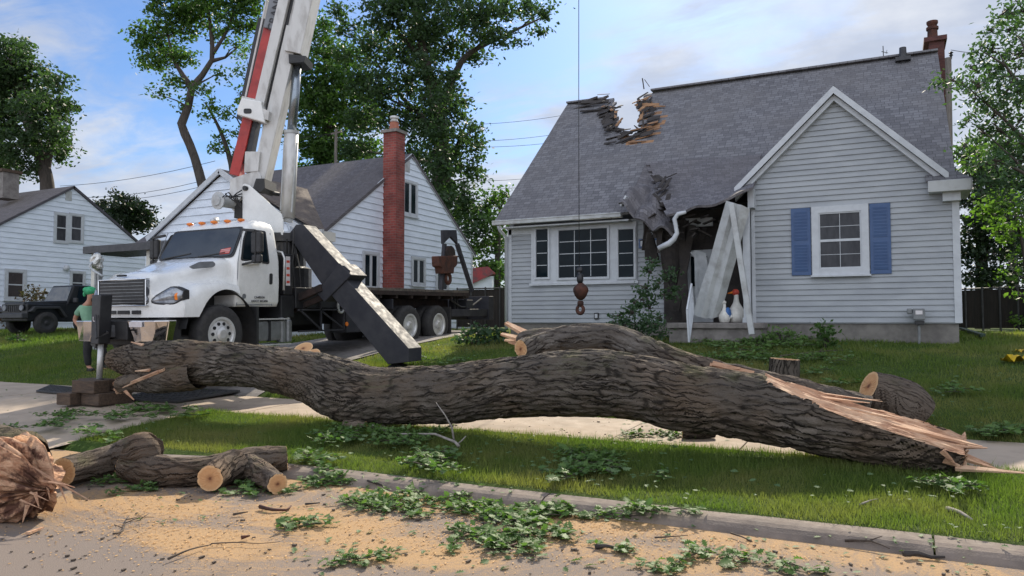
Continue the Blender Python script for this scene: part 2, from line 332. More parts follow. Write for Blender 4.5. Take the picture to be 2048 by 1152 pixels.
# ------------------------------------------------------------------ mesh helpers
def tag(o, label=None, cat=None, group=None, kind=None):
    if label: o['label'] = label
    if cat: o['category'] = cat
    if group: o['group'] = group
    if kind: o['kind'] = kind
    return o
def thing(name, label, cat, loc=(0, 0, 0), rot=(0, 0, 0), group=None):
    o = bpy.data.objects.new(name, None); o.empty_display_size = .2; COL.objects.link(o)
    o.location = loc; o.rotation_euler = rot
    return tag(o, label, cat, group)
def hang(o, parent):
    """parent an object whose mesh is written in world coordinates"""
    if parent is not None:
        o.parent = parent
        if parent.type == 'EMPTY' and not parent.get('_local'):
            o.matrix_parent_inverse = Matrix.Translation(-Vector(parent.location))
    return o
def jit(s): return Vector((random.uniform(-s, s), random.uniform(-s, s), random.uniform(-s, s)))
class MB:
    def __init__(s): s.v = []; s.f = []; s.uv = {}; s.mi = {}
    def add(s, vs, fs, uvs=None, mi=0):
        b = len(s.v); s.v += [tuple(v) for v in vs]
        for i, f in enumerate(fs):
            k = len(s.f); s.f.append(tuple(b + j for j in f))
            if uvs: s.uv[k] = uvs[i]
            if mi: s.mi[k] = mi
        return s
    def hexa(s, p):  # eight corners: bottom four, top four (counter-clockwise)
        return s.add(p, [(3, 2, 1, 0), (4, 5, 6, 7), (0, 1, 5, 4), (1, 2, 6, 5), (2, 3, 7, 6), (3, 0, 4, 7)])
    def box(s, x0, x1, y0, y1, z0, z1):
        return s.hexa([(x0, y0, z0), (x1, y0, z0), (x1, y1, z0), (x0, y1, z0), (x0, y0, z1), (x1, y0, z1), (x1, y1, z1), (x0, y1, z1)])
    def cbox(s, c, size, rot=None):
        c = Vector(c); h = Vector(size) / 2; q = rot or Matrix.Identity(3)
        return s.hexa([c + q @ Vector((a * h.x, b * h.y, z * h.z)) for z in (-1, 1) for a, b in ((-1, -1), (1, -1), (1, 1), (-1, 1))])
    def bar(s, a, b, w, h, side=None, w2=None, h2=None):
        """box from a to b; side = direction of its width"""
        a, b = Vector(a), Vector(b); d = (b - a).normalized()
        sd = Vector(side) if side is not None else (Vector((0, 0, 1)).cross(d) if abs(d.z) < .95 else Vector((1, 0, 0)))
        sd = (sd - d * sd.dot(d)).normalized(); up = d.cross(sd); w2 = w if w2 is None else w2; h2 = h if h2 is None else h2
        P = [a + sd * (i * w / 2) + up * (j * h / 2) for i, j in ((-1, -1), (1, -1), (1, 1), (-1, 1))]
        Q = [b + sd * (i * w2 / 2) + up * (j * h2 / 2) for i, j in ((-1, -1), (1, -1), (1, 1), (-1, 1))]
        return s.hexa(P + Q)
    def tube(s, pts, rad, n=10, cap=True, wob=0.0, mi=0):
        pts = [Vector(p) for p in pts]; rad = rad if hasattr(rad, '__len__') else [rad] * len(pts)
        b = len(s.v); up = Vector((0, 0, 1)); L = 0.0; prev = None; base = len(s.v)
        for i, p in enumerate(pts):
            d = (pts[min(i + 1, len(pts) - 1)] - pts[max(i - 1, 0)]).normalized()
            if prev is None:
                e = d.cross(up) if abs(d.z) < .95 else d.cross(Vector((1, 0, 0)))
            else:
                e = prev - d * prev.dot(d)
            e.normalize(); prev = e; g = d.cross(e)
            for k in range(n):
                t = 2 * math.pi * k / n; r = rad[i] * (1 + (random.uniform(-wob, wob) if wob else 0))
                s.v.append(tuple(p + e * (math.cos(t) * r) + g * (math.sin(t) * r)))
        for i in range(len(pts) - 1):
            l2 = L + (pts[i + 1] - pts[i]).length; c = 2 * math.pi * max(rad[i], .01)
            for k in range(n):
                q = len(s.f); k2 = (k + 1) % n
                s.f.append((base + i * n + k, base + i * n + k2, base + (i + 1) * n + k2, base + (i + 1) * n + k))
                s.uv[q] = ((L, c * k / n), (L, c * (k + 1) / n), (l2, c * (k + 1) / n), (l2, c * k / n))
                if mi: s.mi[q] = mi
            L = l2
        if cap:
            s.f.append(tuple(base + k for k in range(n))[::-1]); s.f.append(tuple(base + (len(pts) - 1) * n + k for k in range(n)))
        return s
    def lathe(s, c, prof, n=20, axis='z', arc=2 * math.pi, cap=True):
        """prof: (radius, height) pairs; axis z, x or y through c"""
        c = Vector(c); vs = []; fs = []
        for (r, h) in prof:
            for k in range(n):
                t = arc * k / n; a, b = r * math.cos(t), r * math.sin(t)
                vs.append(c + Vector((a, b, h) if axis == 'z' else (h, a, b) if axis == 'x' else (b, h, a)))
        for i in range(len(prof) - 1):
            for k in range(n):
                k2 = (k + 1) % n; fs.append((i * n + k, i * n + k2, (i + 1) * n + k2, (i + 1) * n + k))
        if cap: fs.append(tuple(range(n))[::-1]); fs.append(tuple((len(prof) - 1) * n + k for k in range(n)))
        return s.add(vs, fs)
    def prism(s, poly, off):
        """polygon extruded by the vector off"""
        n = len(poly); off = Vector(off); P = [Vector(p) for p in poly]
        return s.add(P + [p + off for p in P], [tuple(range(n))[::-1], tuple(range(n, 2 * n))] + [(i, (i + 1) % n, n + (i + 1) % n, n + i) for i in range(n)])
    def ball(s, c, r, n=12, sq=(1, 1, 1), m=8):
        c = Vector(c); prof = [(math.sin(math.pi * i / m), -math.cos(math.pi * i / m)) for i in range(m + 1)]
        vs = [c + Vector((max(q, 1e-4) * math.cos(2 * math.pi * k / n) * r * sq[0], max(q, 1e-4) * math.sin(2 * math.pi * k / n) * r * sq[1], h * r * sq[2])) for q, h in prof for k in range(n)]
        return s.add(vs, [(i * n + k, i * n + (k + 1) % n, (i + 1) * n + (k + 1) % n, (i + 1) * n + k) for i in range(m) for k in range(n)])
    def each(s, name, material, parent=None, **k):
        """one object per separate piece"""
        rep = list(range(len(s.v)))
        def find(a):
            while rep[a] != a: rep[a] = rep[rep[a]]; a = rep[a]
            return a
        for f in s.f:
            for b in f[1:]: rep[find(b)] = find(f[0])
        groups = {}
        for i, f in enumerate(s.f): groups.setdefault(find(f[0]), []).append(i)
        out = []
        for ids in groups.values():
            mb = MB(); mp = {}
            for i in ids:
                for q in s.f[i]:
                    if q not in mp: mp[q] = len(mb.v); mb.v.append(s.v[q])
                if i in s.uv: mb.uv[len(mb.f)] = s.uv[i]
                mb.f.append(tuple(mp[q] for q in s.f[i]))
            out.append(mb.build(name, material, parent, **k))
        return out
    def build(s, name, material, parent=None, smooth=False, bevel=0, sub=0, fix=True):
        me = bpy.data.meshes.new(name); me.from_pydata(s.v, [], s.f)
        if s.uv:
            lay = me.uv_layers.new(name='UVMap')
            for k, p in enumerate(me.polygons):
                u = s.uv.get(k)
                if u:
                    for li, c in zip(p.loop_indices, u): lay.data[li].uv = c
        mats = material if isinstance(material, (list, tuple)) else [material]
        for m in mats: me.materials.append(m)
        for k, m in s.mi.items(): me.polygons[k].material_index = m
        if fix:
            bm = bmesh.new(); bm.from_mesh(me); bmesh.ops.recalc_face_normals(bm, faces=bm.faces); bm.to_mesh(me); bm.free()
        if smooth:
            me.polygons.foreach_set('use_smooth', [True] * len(me.polygons))
        o = bpy.data.objects.new(name, me); COL.objects.link(o)
        if bevel:
            b = o.modifiers.new('bevel', 'BEVEL'); b.width = bevel; b.segments = 2; b.limit_method = 'ANGLE'; b.angle_limit = R(35)
            if not smooth: b.harden_normals = False
        if sub:
            q = o.modifiers.new('subdivision', 'SUBSURF'); q.levels = sub; q.render_levels = sub
        return hang(o, parent)
def np_mesh(name, verts, k, material, parent=None, smooth=False, uv=None):
    """many loose faces of k corners each from an array of shape (m*k, 3)"""
    verts = np.asarray(verts, dtype=np.float32).reshape(-1, 3); m = len(verts) // k
    me = bpy.data.meshes.new(name); me.vertices.add(m * k); me.vertices.foreach_set('co', verts.ravel())
    me.loops.add(m * k); me.loops.foreach_set('vertex_index', np.arange(m * k, dtype=np.int32))
    me.polygons.add(m); me.polygons.foreach_set('loop_start', np.arange(0, m * k, k, dtype=np.int32)); me.polygons.foreach_set('loop_total', np.full(m, k, dtype=np.int32))
    me.update(calc_edges=True); me.materials.append(material)
    o = bpy.data.objects.new(name, me); COL.objects.link(o)
    return hang(o, parent)
def copy_tree(o, parent=None):
    c = o.copy(); COL.objects.link(c)
    if parent is not None: c.parent = parent
    for ch in list(o.children): copy_tree(ch, c)
    return c
def text(name, body, size, loc, right, up, material, parent, extrude=.003):
    cu = bpy.data.curves.new(name, 'FONT'); cu.body = body; cu.size = size; cu.extrude = extrude; cu.align_x = 'CENTER'; cu.align_y = 'CENTER'
    cu.materials.append(material); o = bpy.data.objects.new(name, cu); COL.objects.link(o)
    dg = bpy.context.evaluated_depsgraph_get(); me = bpy.data.meshes.new_from_object(o.evaluated_get(dg)); bpy.data.objects.remove(o); me.name = name
    o = bpy.data.objects.new(name, me); COL.objects.link(o)
    if not me.materials: me.materials.append(material)
    r = Vector(right).normalized(); u = Vector(up).normalized(); nrm = r.cross(u)
    mm = Matrix((r, u, nrm)).transposed().to_4x4(); mm.translation = Vector(loc)
    o.matrix_basis = mm
    return hang(o, parent)
def leaf_quads(pts, size, up_bias=.3, aspect=.6, droop=None):
    """one folded-free quad per point, random tilt; returns (4m,3)"""
    m = len(pts); nrm = rng.normal(size=(m, 3)); nrm[:, 2] = np.abs(nrm[:, 2]) + up_bias
    nrm /= np.linalg.norm(nrm, axis=1, keepdims=True)
    a = rng.normal(size=(m, 3)); a -= (a * nrm).sum(1, keepdims=True) * nrm; a /= np.linalg.norm(a, axis=1, keepdims=True)
    b = np.cross(nrm, a); sz = size * rng.uniform(.6, 1.25, (m, 1))
    A = a * sz; B = b * sz * aspect
    return np.stack([pts - A * .5, pts - B * .5 + A * .05, pts + A * .5, pts + B * .5 + A * .05], axis=1).reshape(-1, 3)
# ------------------------------------------------------------------ ground, road, curb, pavement
_sw = [on_ground(*p) for p in ((330, 1010), (170, 1000), (420, 1085), (640, 1040), (900, 985), (1150, 1030), (1450, 1060), (800, 1100), (1250, 1110), (60, 910), (640, 960), (1700, 1110))]
SAWDUST = [(_sw[0].x, _sw[0].y, .75, .40, .85), (_sw[1].x, _sw[1].y, .40, .55, .85), (_sw[2].x, _sw[2].y, .85, .32, .95), (_sw[3].x, _sw[3].y, .95, .42, .85),
           (_sw[4].x, _sw[4].y, 1.3, .55, .95), (_sw[5].x, _sw[5].y, 1.2, .5, .85), (_sw[6].x, _sw[6].y, 1.5, .45, .72), (_sw[7].x, _sw[7].y, .9, .35, .9),
           (_sw[8].x, _sw[8].y, 1.0, .3, .55), (_sw[9].x, _sw[9].y, .8, .5, .8), (_sw[10].x, _sw[10].y, .9, .4, .6), (_sw[11].x, _sw[11].y, 1.2, .3, .6)]
_c = on_ground(470, 985); SWIRL = (_c.x, _c.y)
_b = on_ground(170, 1085); _b = on_ground(70, 1118); BARE = (_b.x, _b.y)
M['road'] = mat('road_asphalt', roadfn)
def strip(name, xs, ys, zf, material, kind='structure', dz=0.0):
    vs = [(x, y, zf(x, y) + dz) for y in ys for x in xs]; n = len(xs)
    fs = [(j * n + i, j * n + i + 1, (j + 1) * n + i + 1, (j + 1) * n + i) for j in range(len(ys) - 1) for i in range(n - 1)]
    o = MB().add(vs, fs).build(name, material, None, smooth=True, fix=False); return tag(o, kind=kind)
def lawnz(x, y):
    if y < 6.2: return -.06
    b = gz(x, y)
    if 8.5 < y < 10.1: return b - .03
    if x < -9.7 and y < 8.6: return b - .05
    k = min(1, max(0, (y - 10.1) / 2)) if y > 10 else .5
    if -14.2 < x < -10.1 and y > 10: return b - .02
    return b + .035 * k * noise.noise((x * .5, y * .5, 0)) + .012 * noise.noise((x * 2.3, y * 2.3, 5))
xs = [-1500, -300, -120, -60] + [-40 + .5 * i for i in range(121)] + [30, 60, 120, 300, 1500]
ys = [-60, 5.9, 6.19, 6.36, 6.5] + [6.75 + .25 * i for i in range(7)] + [8.49, 8.51, 9.3, 10.09, 10.11, 10.3] + [10.5 + .25 * i for i in range(60)] + [27, 30, 36, 45, 60, 100, 200, 500, 2500]
strip('lawn', xs, ys, lawnz, M['lawn'])
strip('road', [-300, -60, -20, -14, -12, -10, -8, -6, -4, -2, 0, 2, 4, 8, 20, 60, 300], [-30, -10, 0, 2, 4, 5, 6.14], lambda x, y: 0.0, M['road'])
# driveway apron, driveway, pavement
strip('driveway_apron', [-18 + .5 * i for i in range(17)] + [-9.72], [5.75, 6.14, 6.6, 7.2, 7.8, 8.494], lambda x, y: (gz(x, max(6.2, y)) + .006) * min(1, max(.06, (y - 5.7) / 1.2)), M['concrete'])
strip('driveway', [-13.95, -13, -12, -11, -10.25], [10.104 + .5 * i for i in range(24)], lambda x, y: gz(x, y) + .012, M['concrete_old'])
sb = MB(); x = -30.0
while x < 24:
    for ya, yb in ((8.5, 10.1),):
        za, zb = gz(x, ya) + .008, gz(x, yb) + .008; e = .006
        t = random.uniform(-.006, .006)
        sb.hexa([(x + e, ya, za - .1), (x + 1.5 - e, ya, za - .1), (x + 1.5 - e, yb, zb - .1), (x + e, yb, zb - .1), (x + e, ya, za + t), (x + 1.5 - e, ya, za), (x + 1.5 - e, yb, zb), (x + e, yb, zb + t)])
    x += 1.5
tag(sb.build('pavement', M['concrete'], bevel=.008), kind='structure')
cb = MB(); x = -8.9
def curbprof(x0, x1, h):
    pr = [(6.08, -.02), (6.10, .012 * h), (6.13, .04 * h), (6.17, .066 * h), (6.22, .083 * h), (6.28, .09 * h), (6.36, .092 * h), (6.40, .088 * h), (6.41, -.02)]
    return pr
first = True
while x < 26:
    x1 = x + 3.05; e = .008
    n = 8; pts = []
    for i in range(9):
        xx = x + e + (3.05 - 2 * e) * i / 8; h = 1.0
        if first: h = min(1, .18 + i * .16)
        pts.append([(xx, yy + .006 * noise.noise((xx * 2, yy, 1)), zz + .004 * noise.noise((xx * 3, yy * 9, 3))) for yy, zz in curbprof(0, 0, h)])
    k = len(pts[0]); vs = [p for row in pts for p in row]
    fs = [(i * k + j, i * k + (j + 1) % k, (i + 1) * k + (j + 1) % k, (i + 1) * k + j) for i in range(8) for j in range(k)] + [tuple(range(k)), tuple(8 * k + j for j in range(k))[::-1]]
    cb.add(vs, fs); x = x1; first = False
M['curb'] = plain('curb_concrete', (.215, .172, .140), (.14, .113, .095), 4, .93, bumps=.5, bscale=45)
tag(cb.build('curb', M['curb'], smooth=False), kind='structure')

# ------------------------------------------------------------------ grass blades
def blades(regions):
    out = []
    for x0, x1, y0, y1, dens, h, wd, keep in regions:
        m = int((x1 - x0) * (y1 - y0) * dens)
        X = rng.uniform(x0, x1, m); Y = rng.uniform(y0, y1, m)
        ok = keep(X, Y) if keep else np.ones(m, bool)
        ok &= np.array([noise.noise((a * 1.4, b * 1.4, 7)) + .35 * noise.noise((a * 5, b * 5, 3)) for a, b in zip(X, Y)]) > rng.uniform(-1.1, -.05, m)
        X, Y = X[ok], Y[ok]; m = len(X)
        Z = np.array([lawnz(a, b) for a, b in zip(X, Y)])
        pat = np.array([noise.noise((a * .8, b * .8, 2)) for a, b in zip(X, Y)])
        hh = h * rng.uniform(.4, 1.35, m) * (1 + .7 * pat) * np.where(rng.random(m) < .03, 1.8, 1); ang = rng.uniform(0, 2 * np.pi, m); lean = rng.uniform(.1, .75, m) * hh; la = rng.uniform(0, 2 * np.pi, m)
        wx, wy = np.cos(ang) * wd * .5, np.sin(ang) * wd * .5
        a = np.stack([X - wx, Y - wy, Z - .01], 1); b = np.stack([X + wx, Y + wy, Z - .01], 1)
        c = np.stack([X + np.cos(la) * lean, Y + np.sin(la) * lean, Z + hh], 1)
        out.append(np.stack([a, b, c], 1).reshape(-1, 3))
    return np.concatenate(out)
gv = blades([(-9.75, 3.2, 6.40, 8.58, 4400, .060, .0075, None),
             (-10.1, 3.6, 10.04, 12.6, 2500, .060, .010, None), (-10.1, 4.4, 12.6, 17.2, 800, .065, .016, None), (1.2, 6, 17.2, 22, 300, .08, .03, None),
             (-21, -13.95, 10.06, 14, 900, .065, .016, None), (-27, -13.95, 14, 19, 330, .08, .03, None), (-34, -21, 10.06, 14, 420, .075, .022, None), (-42, -27, 14, 20, 160, .09, .035, None), (-10.2, -8.9, 17.2, 25, 150, .08, .03, None)])
tag(np_mesh('grass', gv, 3, M['grass']), kind='stuff')
# ------------------------------------------------------------------ building helpers
V = Vector
def siding(mb, O, u, n, z0, z1, h, rng_of_z, out=.016):
    """lapped boards on the wall through O (horizontal direction u, outward normal n)"""
    u, n = V(u), V(n); z = z0
    while z < z1 - .005:
        t = min(z + h, z1); a0, a1 = rng_of_z(z); b0, b1 = rng_of_z(t)
        if a1 - a0 > .02:
            if b1 - b0 < .02: b0 = b1 = (b0 + b1) / 2
            p = lambda s, zz, o: V((O[0], O[1], 0)) + u * s + n * o + V((0, 0, zz))
            A, B, C, D = p(a0, z, out), p(a1, z, out), p(b1, t, .003), p(b0, t, .003); E, F = p(a0, z, .0), p(a1, z, .0)
            mb.add([A, B, C, D], [(0, 1, 2, 3)]); mb.add([E, F, B, A], [(0, 1, 2, 3)])
        z = t
def window(parent, O, u, n, W, H, fr=.09, cols=1, rows=1, glass='glass', meeting=False, sill=.0, depth=.05, bars=.018, trimmat='trim', name='window', lower=None):
    """frame standing proud of a wall with the pane inside; O = lower left corner on the wall"""
    O, u, n = V(O), V(u).normalized(), V(n).normalized(); z = V((0, 0, 1)); f = MB()
    def slab(a0, a1, c0, c1, o0, o1):
        f.hexa([O + u * a + z * c + n * o for o in (o0, o1) for a, c in ((a0, c0), (a1, c0), (a1, c1), (a0, c1))])
    slab(0, fr, 0, H, 0, depth); slab(W - fr, W, 0, H, 0, depth); slab(fr, W - fr, H - fr, H, 0, depth - .003); slab(fr, W - fr, 0, fr, 0, depth - .003)
    if sill: slab(-.03, W + .03, -.035, .0, 0, depth + sill)
    g0, g1, h0, h1 = fr, W - fr, fr, H - fr; e = .028   # inner sash ring
    slab(g0, g0 + e, h0, h1, 0, depth - .02); slab(g1 - e, g1, h0, h1, 0, depth - .02); slab(g0 + e, g1 - e, h0, h0 + e, 0, depth - .022); slab(g0 + e, g1 - e, h1 - e, h1, 0, depth - .022)
    wf = f.build(name, M[trimmat], parent)
    p = MB(); o = .018
    p.hexa([O + u * a + z * c + n * q for q in (.012, o) for a, c in ((g0 + .01, h0 + .01), (g1 - .01, h0 + .01), (g1 - .01, h1 - .01), (g0 + .01, h1 - .01))])
    p.build('pane', M[glass], wf)
    b = MB()
    def bar(a0, a1, c0, c1, o1): b.hexa([O + u * a + z * c + n * q for q in (o, o1) for a, c in ((a0, c0), (a1, c0), (a1, c1), (a0, c1))])
    iw, ih = g1 - g0, h1 - h0
    for i in range(1, cols): bar(g0 + iw * i / cols - bars / 2, g0 + iw * i / cols + bars / 2, h0 + e, h1 - e, o + .006)
    for j in range(1, rows):
        if not (meeting and abs(j / rows - .5) < .01): bar(g0 + e, g1 - e, h0 + ih * j / rows - bars / 2, h0 + ih * j / rows + bars / 2, o + .0065)
    if meeting: bar(g0 + e, g1 - e, h0 + ih * .5 - .025, h0 + ih * .5 + .025, o + .016)
    if b.v: b.build('muntins', M[trimmat], wf)
    return wf
def sheet(pts_grid, th=.03):
    """thick sheet from a grid of points (rows of Vectors)"""
    mb = MB(); r, c = len(pts_grid), len(pts_grid[0]); vs = [p for row in pts_grid for p in row]
    mb.add(vs, [(i * c + j, i * c + j + 1, (i + 1) * c + j + 1, (i + 1) * c + j) for i in range(r - 1) for j in range(c - 1)], [((i, j),) * 4 for i in range(r - 1) for j in range(c - 1)])
    return mb
def slab_roof(mb, a, b, c, d, th):
    """a b = eave ends, c d = ridge ends (b-c and a-d are rakes); thickness th downwards along the normal"""
    a, b, c, d = V(a), V(b), V(c), V(d); nrm = (b - a).cross(d - a).normalized()
    if nrm.z < 0: nrm = -nrm
    mb.hexa([a - nrm * th, b - nrm * th, c - nrm * th, d - nrm * th, a, b, c, d])

# ------------------------------------------------------------------ the damaged house
XL, XR, XG = -9.04, 1.22, -2.6; YM, YG = 17.8, 16.7; ZS = 1.65
EY, EZ, RY, RZ = 17.4, 4.33, 22.46, 8.79; SL = (RZ - EZ) / (RY - EY); CA = 1 / math.sqrt(1 + SL * SL); SA = SL * CA; RL = (RY - EY) / CA
H1 = thing('damaged_house', 'grey sided house with a hole torn in its roof ridge and a collapsed porch roof', 'house', ((XL + XR) / 2, 20, 1.3))
b = MB(); b.box(XL, XR, YM, 27.1, ZS - .02, 4.2)
for x in (XL, XR - .12):
    b.prism([(x, YM, 4.2), (x, 27.1, 4.2), (x, RY, RZ - .30)], (.12, 0, 0))
b.box(XG, XR - .003, YG, YM, ZS - .021, 4.3)
b.prism([(XG, YG, 4.3), (XR - .003, YG, 4.3), (-.93 + .08, YG, 6.2), (-.93 - .08, YG, 6.2)], (0, .12, 0))
wall1 = b.build('wall', M['siding_grey'], H1)
s = MB(); siding(s, (0, YM), (1, 0, 0), (0, -1, 0), ZS, 4.2, .1143, lambda z: (XL, XG), .028)
GA, GZ, GS = -.93, 6.47, .965
def gab(z):
    hw = (GZ - .10 - z) / GS
    return (max(XG, GA - hw), min(XR, GA + hw))
siding(s, (0, YG), (1, 0, 0), (0, -1, 0), ZS, 6.30, .1143, gab, .028)
s.build('siding', M['siding_grey'], H1)
f = MB(); f.box(XL + .03, XR - .03, YM + .03, 27, .8, ZS - .022); f.box(XG + .03, XR - .033, YG + .03, YM + .1, .8, ZS - .023)
f.build('foundation', M['foundation'], H1)
t = MB()
t.box(XL - .03, XL + .09, YM - .035, YM + .05, ZS - .01, 4.15); t.box(XR - .10, XR + .025, YG - .035, YG + .06, ZS - .01, 4.05)
t.box(XG - .02, XG + .055, YG - .03, YG + .03, ZS - .01, 4.1); t.box(XL, -5.6, EY + .03, YM - .04, 4.12, 4.155); t.box(XL, -5.55, YM - .035, YM - .003, 3.98, 4.12)
t.each('corner_trim', M['trim'], H1)
g = MB(); g.box(XL - .25, -5.75, EY - .12, EY + .02, 4.20, 4.30); g.box(XL - .25, -5.75, EY - .13, EY - .10, 4.28, 4.32)
g.build('gutter', M['trim_dirty'], H1, bevel=.02)
g = MB(); g.tube([(XL - .1, EY - .03, 4.2), (XL - .1, EY + .06, 4.08), (XL - .045, YM - .08, 3.92), (XL - .045, YM - .08, 1.45)], .045, 8); g.build('downspout', M['trim'], H1, smooth=True)

def roofhit(px, py):
    v = _f + _r * ((px - 1024) / 1500) + _u * ((576 - py) / 1500)
    tt = (EZ - SL * EY - CAM.z + SL * CAM.y) / (v.z - SL * v.y); p = CAM + v * tt
    return p
def roofuv(px, py):
    p = roofhit(px, py); return (p.x, (p.y - EY) / CA)
hole = [roofuv(*p) for p in ((1222, 200), (1226, 226), (1238, 238), (1233, 256), (1244, 270), (1266, 270), (1284, 260), (1276, 240), (1282, 224), (1275, 210), (1287, 196), (1297, 176))]
hole[0] = (hole[0][0], RL + .3); hole[-1] = (hole[-1][0], RL + .3)
def inside(p, poly):
    x, y = p; c = False
    for i in range(len(poly)):
        (x1, y1), (x2, y2) = poly[i], poly[i - 1]
        if (y1 > y) != (y2 > y) and x < (x2 - x1) * (y - y1) / (y2 - y1) + x1: c = not c
    return c
hc = V((sum(p[0] for p in hole) / len(hole), RL - .5))
bands = [roofuv(*p) for p in ((1262, 205), (1300, 205), (1335, 232), (1320, 262), (1300, 300), (1255, 292), (1235, 268))]
nu, nv = 92, 47
rows = []; RXL, RXR = XL - .22, XR + .06
def roofpt(i, j):
    x = RXL + (RXR - RXL) * i / nu; sgl = RL * j / nv
    d = math.hypot(x - hc.x, (sgl - hc.y) * .8); k = math.exp(-(d / 1.15) ** 2)
    o = .10 * k * noise.noise((x * 1.2, sgl * 4.2, 3)) + .16 * k * noise.noise((x * .8, sgl * .9, 8)) - .05 * k
    o += .012 * noise.noise((x * .7, sgl * .7, 1))
    xx = x + (.08 * k * noise.noise((x * 5, sgl * 5, 6)))
    return V((xx, EY + sgl * CA - o * SA, EZ + sgl * SA + o * CA))
grid = [[roofpt(i, j) for i in range(nu + 1)] for j in range(nv + 1)]
rm = MB(); vs = [p for row in grid for p in row]; fs = []; mi = []
for j in range(nv):
    for i in range(nu):
        x = RXL + (RXR - RXL) * (i + .5) / nu; sgl = RL * (j + .5) / nv
        q = (x + .09 * noise.noise((x * 6, sgl * 6, 2)), sgl + .07 * noise.noise((x * 6, sgl * 6, 9)))
        if inside(q, hole): continue
        fs.append((j * (nu + 1) + i, j * (nu + 1) + i + 1, (j + 1) * (nu + 1) + i + 1, (j + 1) * (nu + 1) + i))
        mi.append(1 if inside(q, bands) and noise.noise((x * 1.6, j * .95, 4)) > .12 else 0)
rm.v = [tuple(p) for p in vs]; rm.f = fs; rm.mi = {k: 1 for k, m in enumerate(mi) if m}
def solid(o, th, off=-1):
    m = o.modifiers.new('thickness', 'SOLIDIFY'); m.thickness = th; m.offset = off; return o
roof1 = solid(rm.build('roof', [M['shingle_x'], M['sheathing']], H1, fix=False), .07)
hx = [p[0] for p in hole if p[1] > RL - 1.2]; hx0, hx1 = min(hx) - .25, max(hx) + .3
k = MB()   # rear slope in three pieces round the hole
def rear(x0, x1, s0, s1): slab_roof(k, (x0, 2 * RY - EY - s0 * CA, EZ + s0 * SA), (x1, 2 * RY - EY - s0 * CA, EZ + s0 * SA), (x1, 2 * RY - EY - s1 * CA, EZ + s1 * SA), (x0, 2 * RY - EY - s1 * CA, EZ + s1 * SA), .07)
rear(RXL, hx0, 0, RL - .004); rear(hx1, RXR, 0, RL - .004); rear(hx0 + .002, hx1 - .002, 0, RL - 1.7)
k.build('rear_roof', M['shingle_x'], H1)
c = MB()
c.bar((hx1 - .12, RY, RZ + .035), (RXR, RY, RZ + .02), .30, .05); c.bar((RXL, RY, RZ + .02), (hx0 + .02, RY, RZ - .0), .26, .05); c.build('ridge_cap', M['shingle_x'], H1)
# torn boards and shingles round the hole
bb = MB(); bd = MB()
random.seed(11)
def splat(px, py, ang, L, wd, lift=.05, mbx=None, th=.025, out=.0):
    p = roofhit(px, py); nrm = V((0, -SA, CA)); e = V((1, 0, 0)); up = V((0, CA, SA))
    d = e * math.cos(R(ang)) + up * math.sin(R(ang)) + nrm * random.uniform(-.12, .22)
    mbx.bar(p - d * L * .5 + nrm * lift, p + d * L * .5 + nrm * (lift + out), wd, th, e * math.sin(R(ang)) - up * math.cos(R(ang)) + nrm * random.uniform(-.4, .4), wd * random.uniform(.2, .8), th)
for px, py, a, L, wd in ((1222, 222, -60, .5, .14), (1216, 216, -30, .5, .12), (1232, 232, -70, .4, .10), (1240, 250, 80, .35, .1), (1284, 205, 60, .5, .12), (1288, 215, 75, .5, .13), (1284, 235, 95, .5, .12),
                         (1285, 205, 10, .6, .14), (1300, 212, -5, .6, .14), (1283, 262, 15, .6, .12), (1300, 250, 10, .5, .1), (1290, 275, 12, .55, .12), (1310, 262, 8, .4, .1), (1275, 285, 8, .5, .1), (1320, 216, -12, .35, .13)):
    splat(px, py, a + random.uniform(-12, 12), L, wd, random.uniform(.02, .10), bb)
for i in range(30):
    t = random.random(); side = random.random() < .45
    px, py = (random.gauss(1226, 7), random.uniform(206, 266)) if side else (random.gauss(1288, 6), random.uniform(192, 262))
    splat(px, py, random.uniform(20, 150) if not side else random.uniform(-120, -20), random.uniform(.15, .42), random.uniform(.05, .14), random.uniform(-.03, .05), bd, .018, random.uniform(0, .15))
for i in range(22): splat(random.uniform(1215, 1300), random.gauss(272, 7), random.uniform(-30, 30), random.uniform(.25, .6), random.uniform(.06, .16), random.uniform(.0, .06), bd, .018, .04)
for i in range(26): splat(random.choice((random.gauss(1300, 9), random.gauss(1212, 8))), random.uniform(190, 262), random.uniform(-25, 25), random.uniform(.2, .45), random.uniform(.16, .28), random.uniform(.0, .05), bd, .014, random.uniform(0, .06))
for i in range(12): splat(random.uniform(1312, 1346), random.uniform(376, 432), random.uniform(40, 140), random.uniform(.3, .6), random.uniform(.06, .14), random.uniform(.3, .5), bd, .02, random.uniform(-.1, .1))
for px, py, a, L in ((1175, 213, -4, 1.3), (1195, 222, -2, 1.1), (1190, 206, -2, .9), (1170, 206, 3, .9)): splat(px, py, a, L, .16, .04, bd, .03)
p = roofhit(1288, 178); bd.bar(p, p + V((-.05, 0, .35)), .03, .03); bd.bar(p + V((.02, 0, .3)), p + V((.18, 0, .05)), .02, .02)
bd.bar(roofhit(1226, 216), roofhit(1242, 214), .04, .03)
bb.each('broken_board', M['sheathing'], H1); bd.each('torn_shingle', M['debris_shade'], H1)
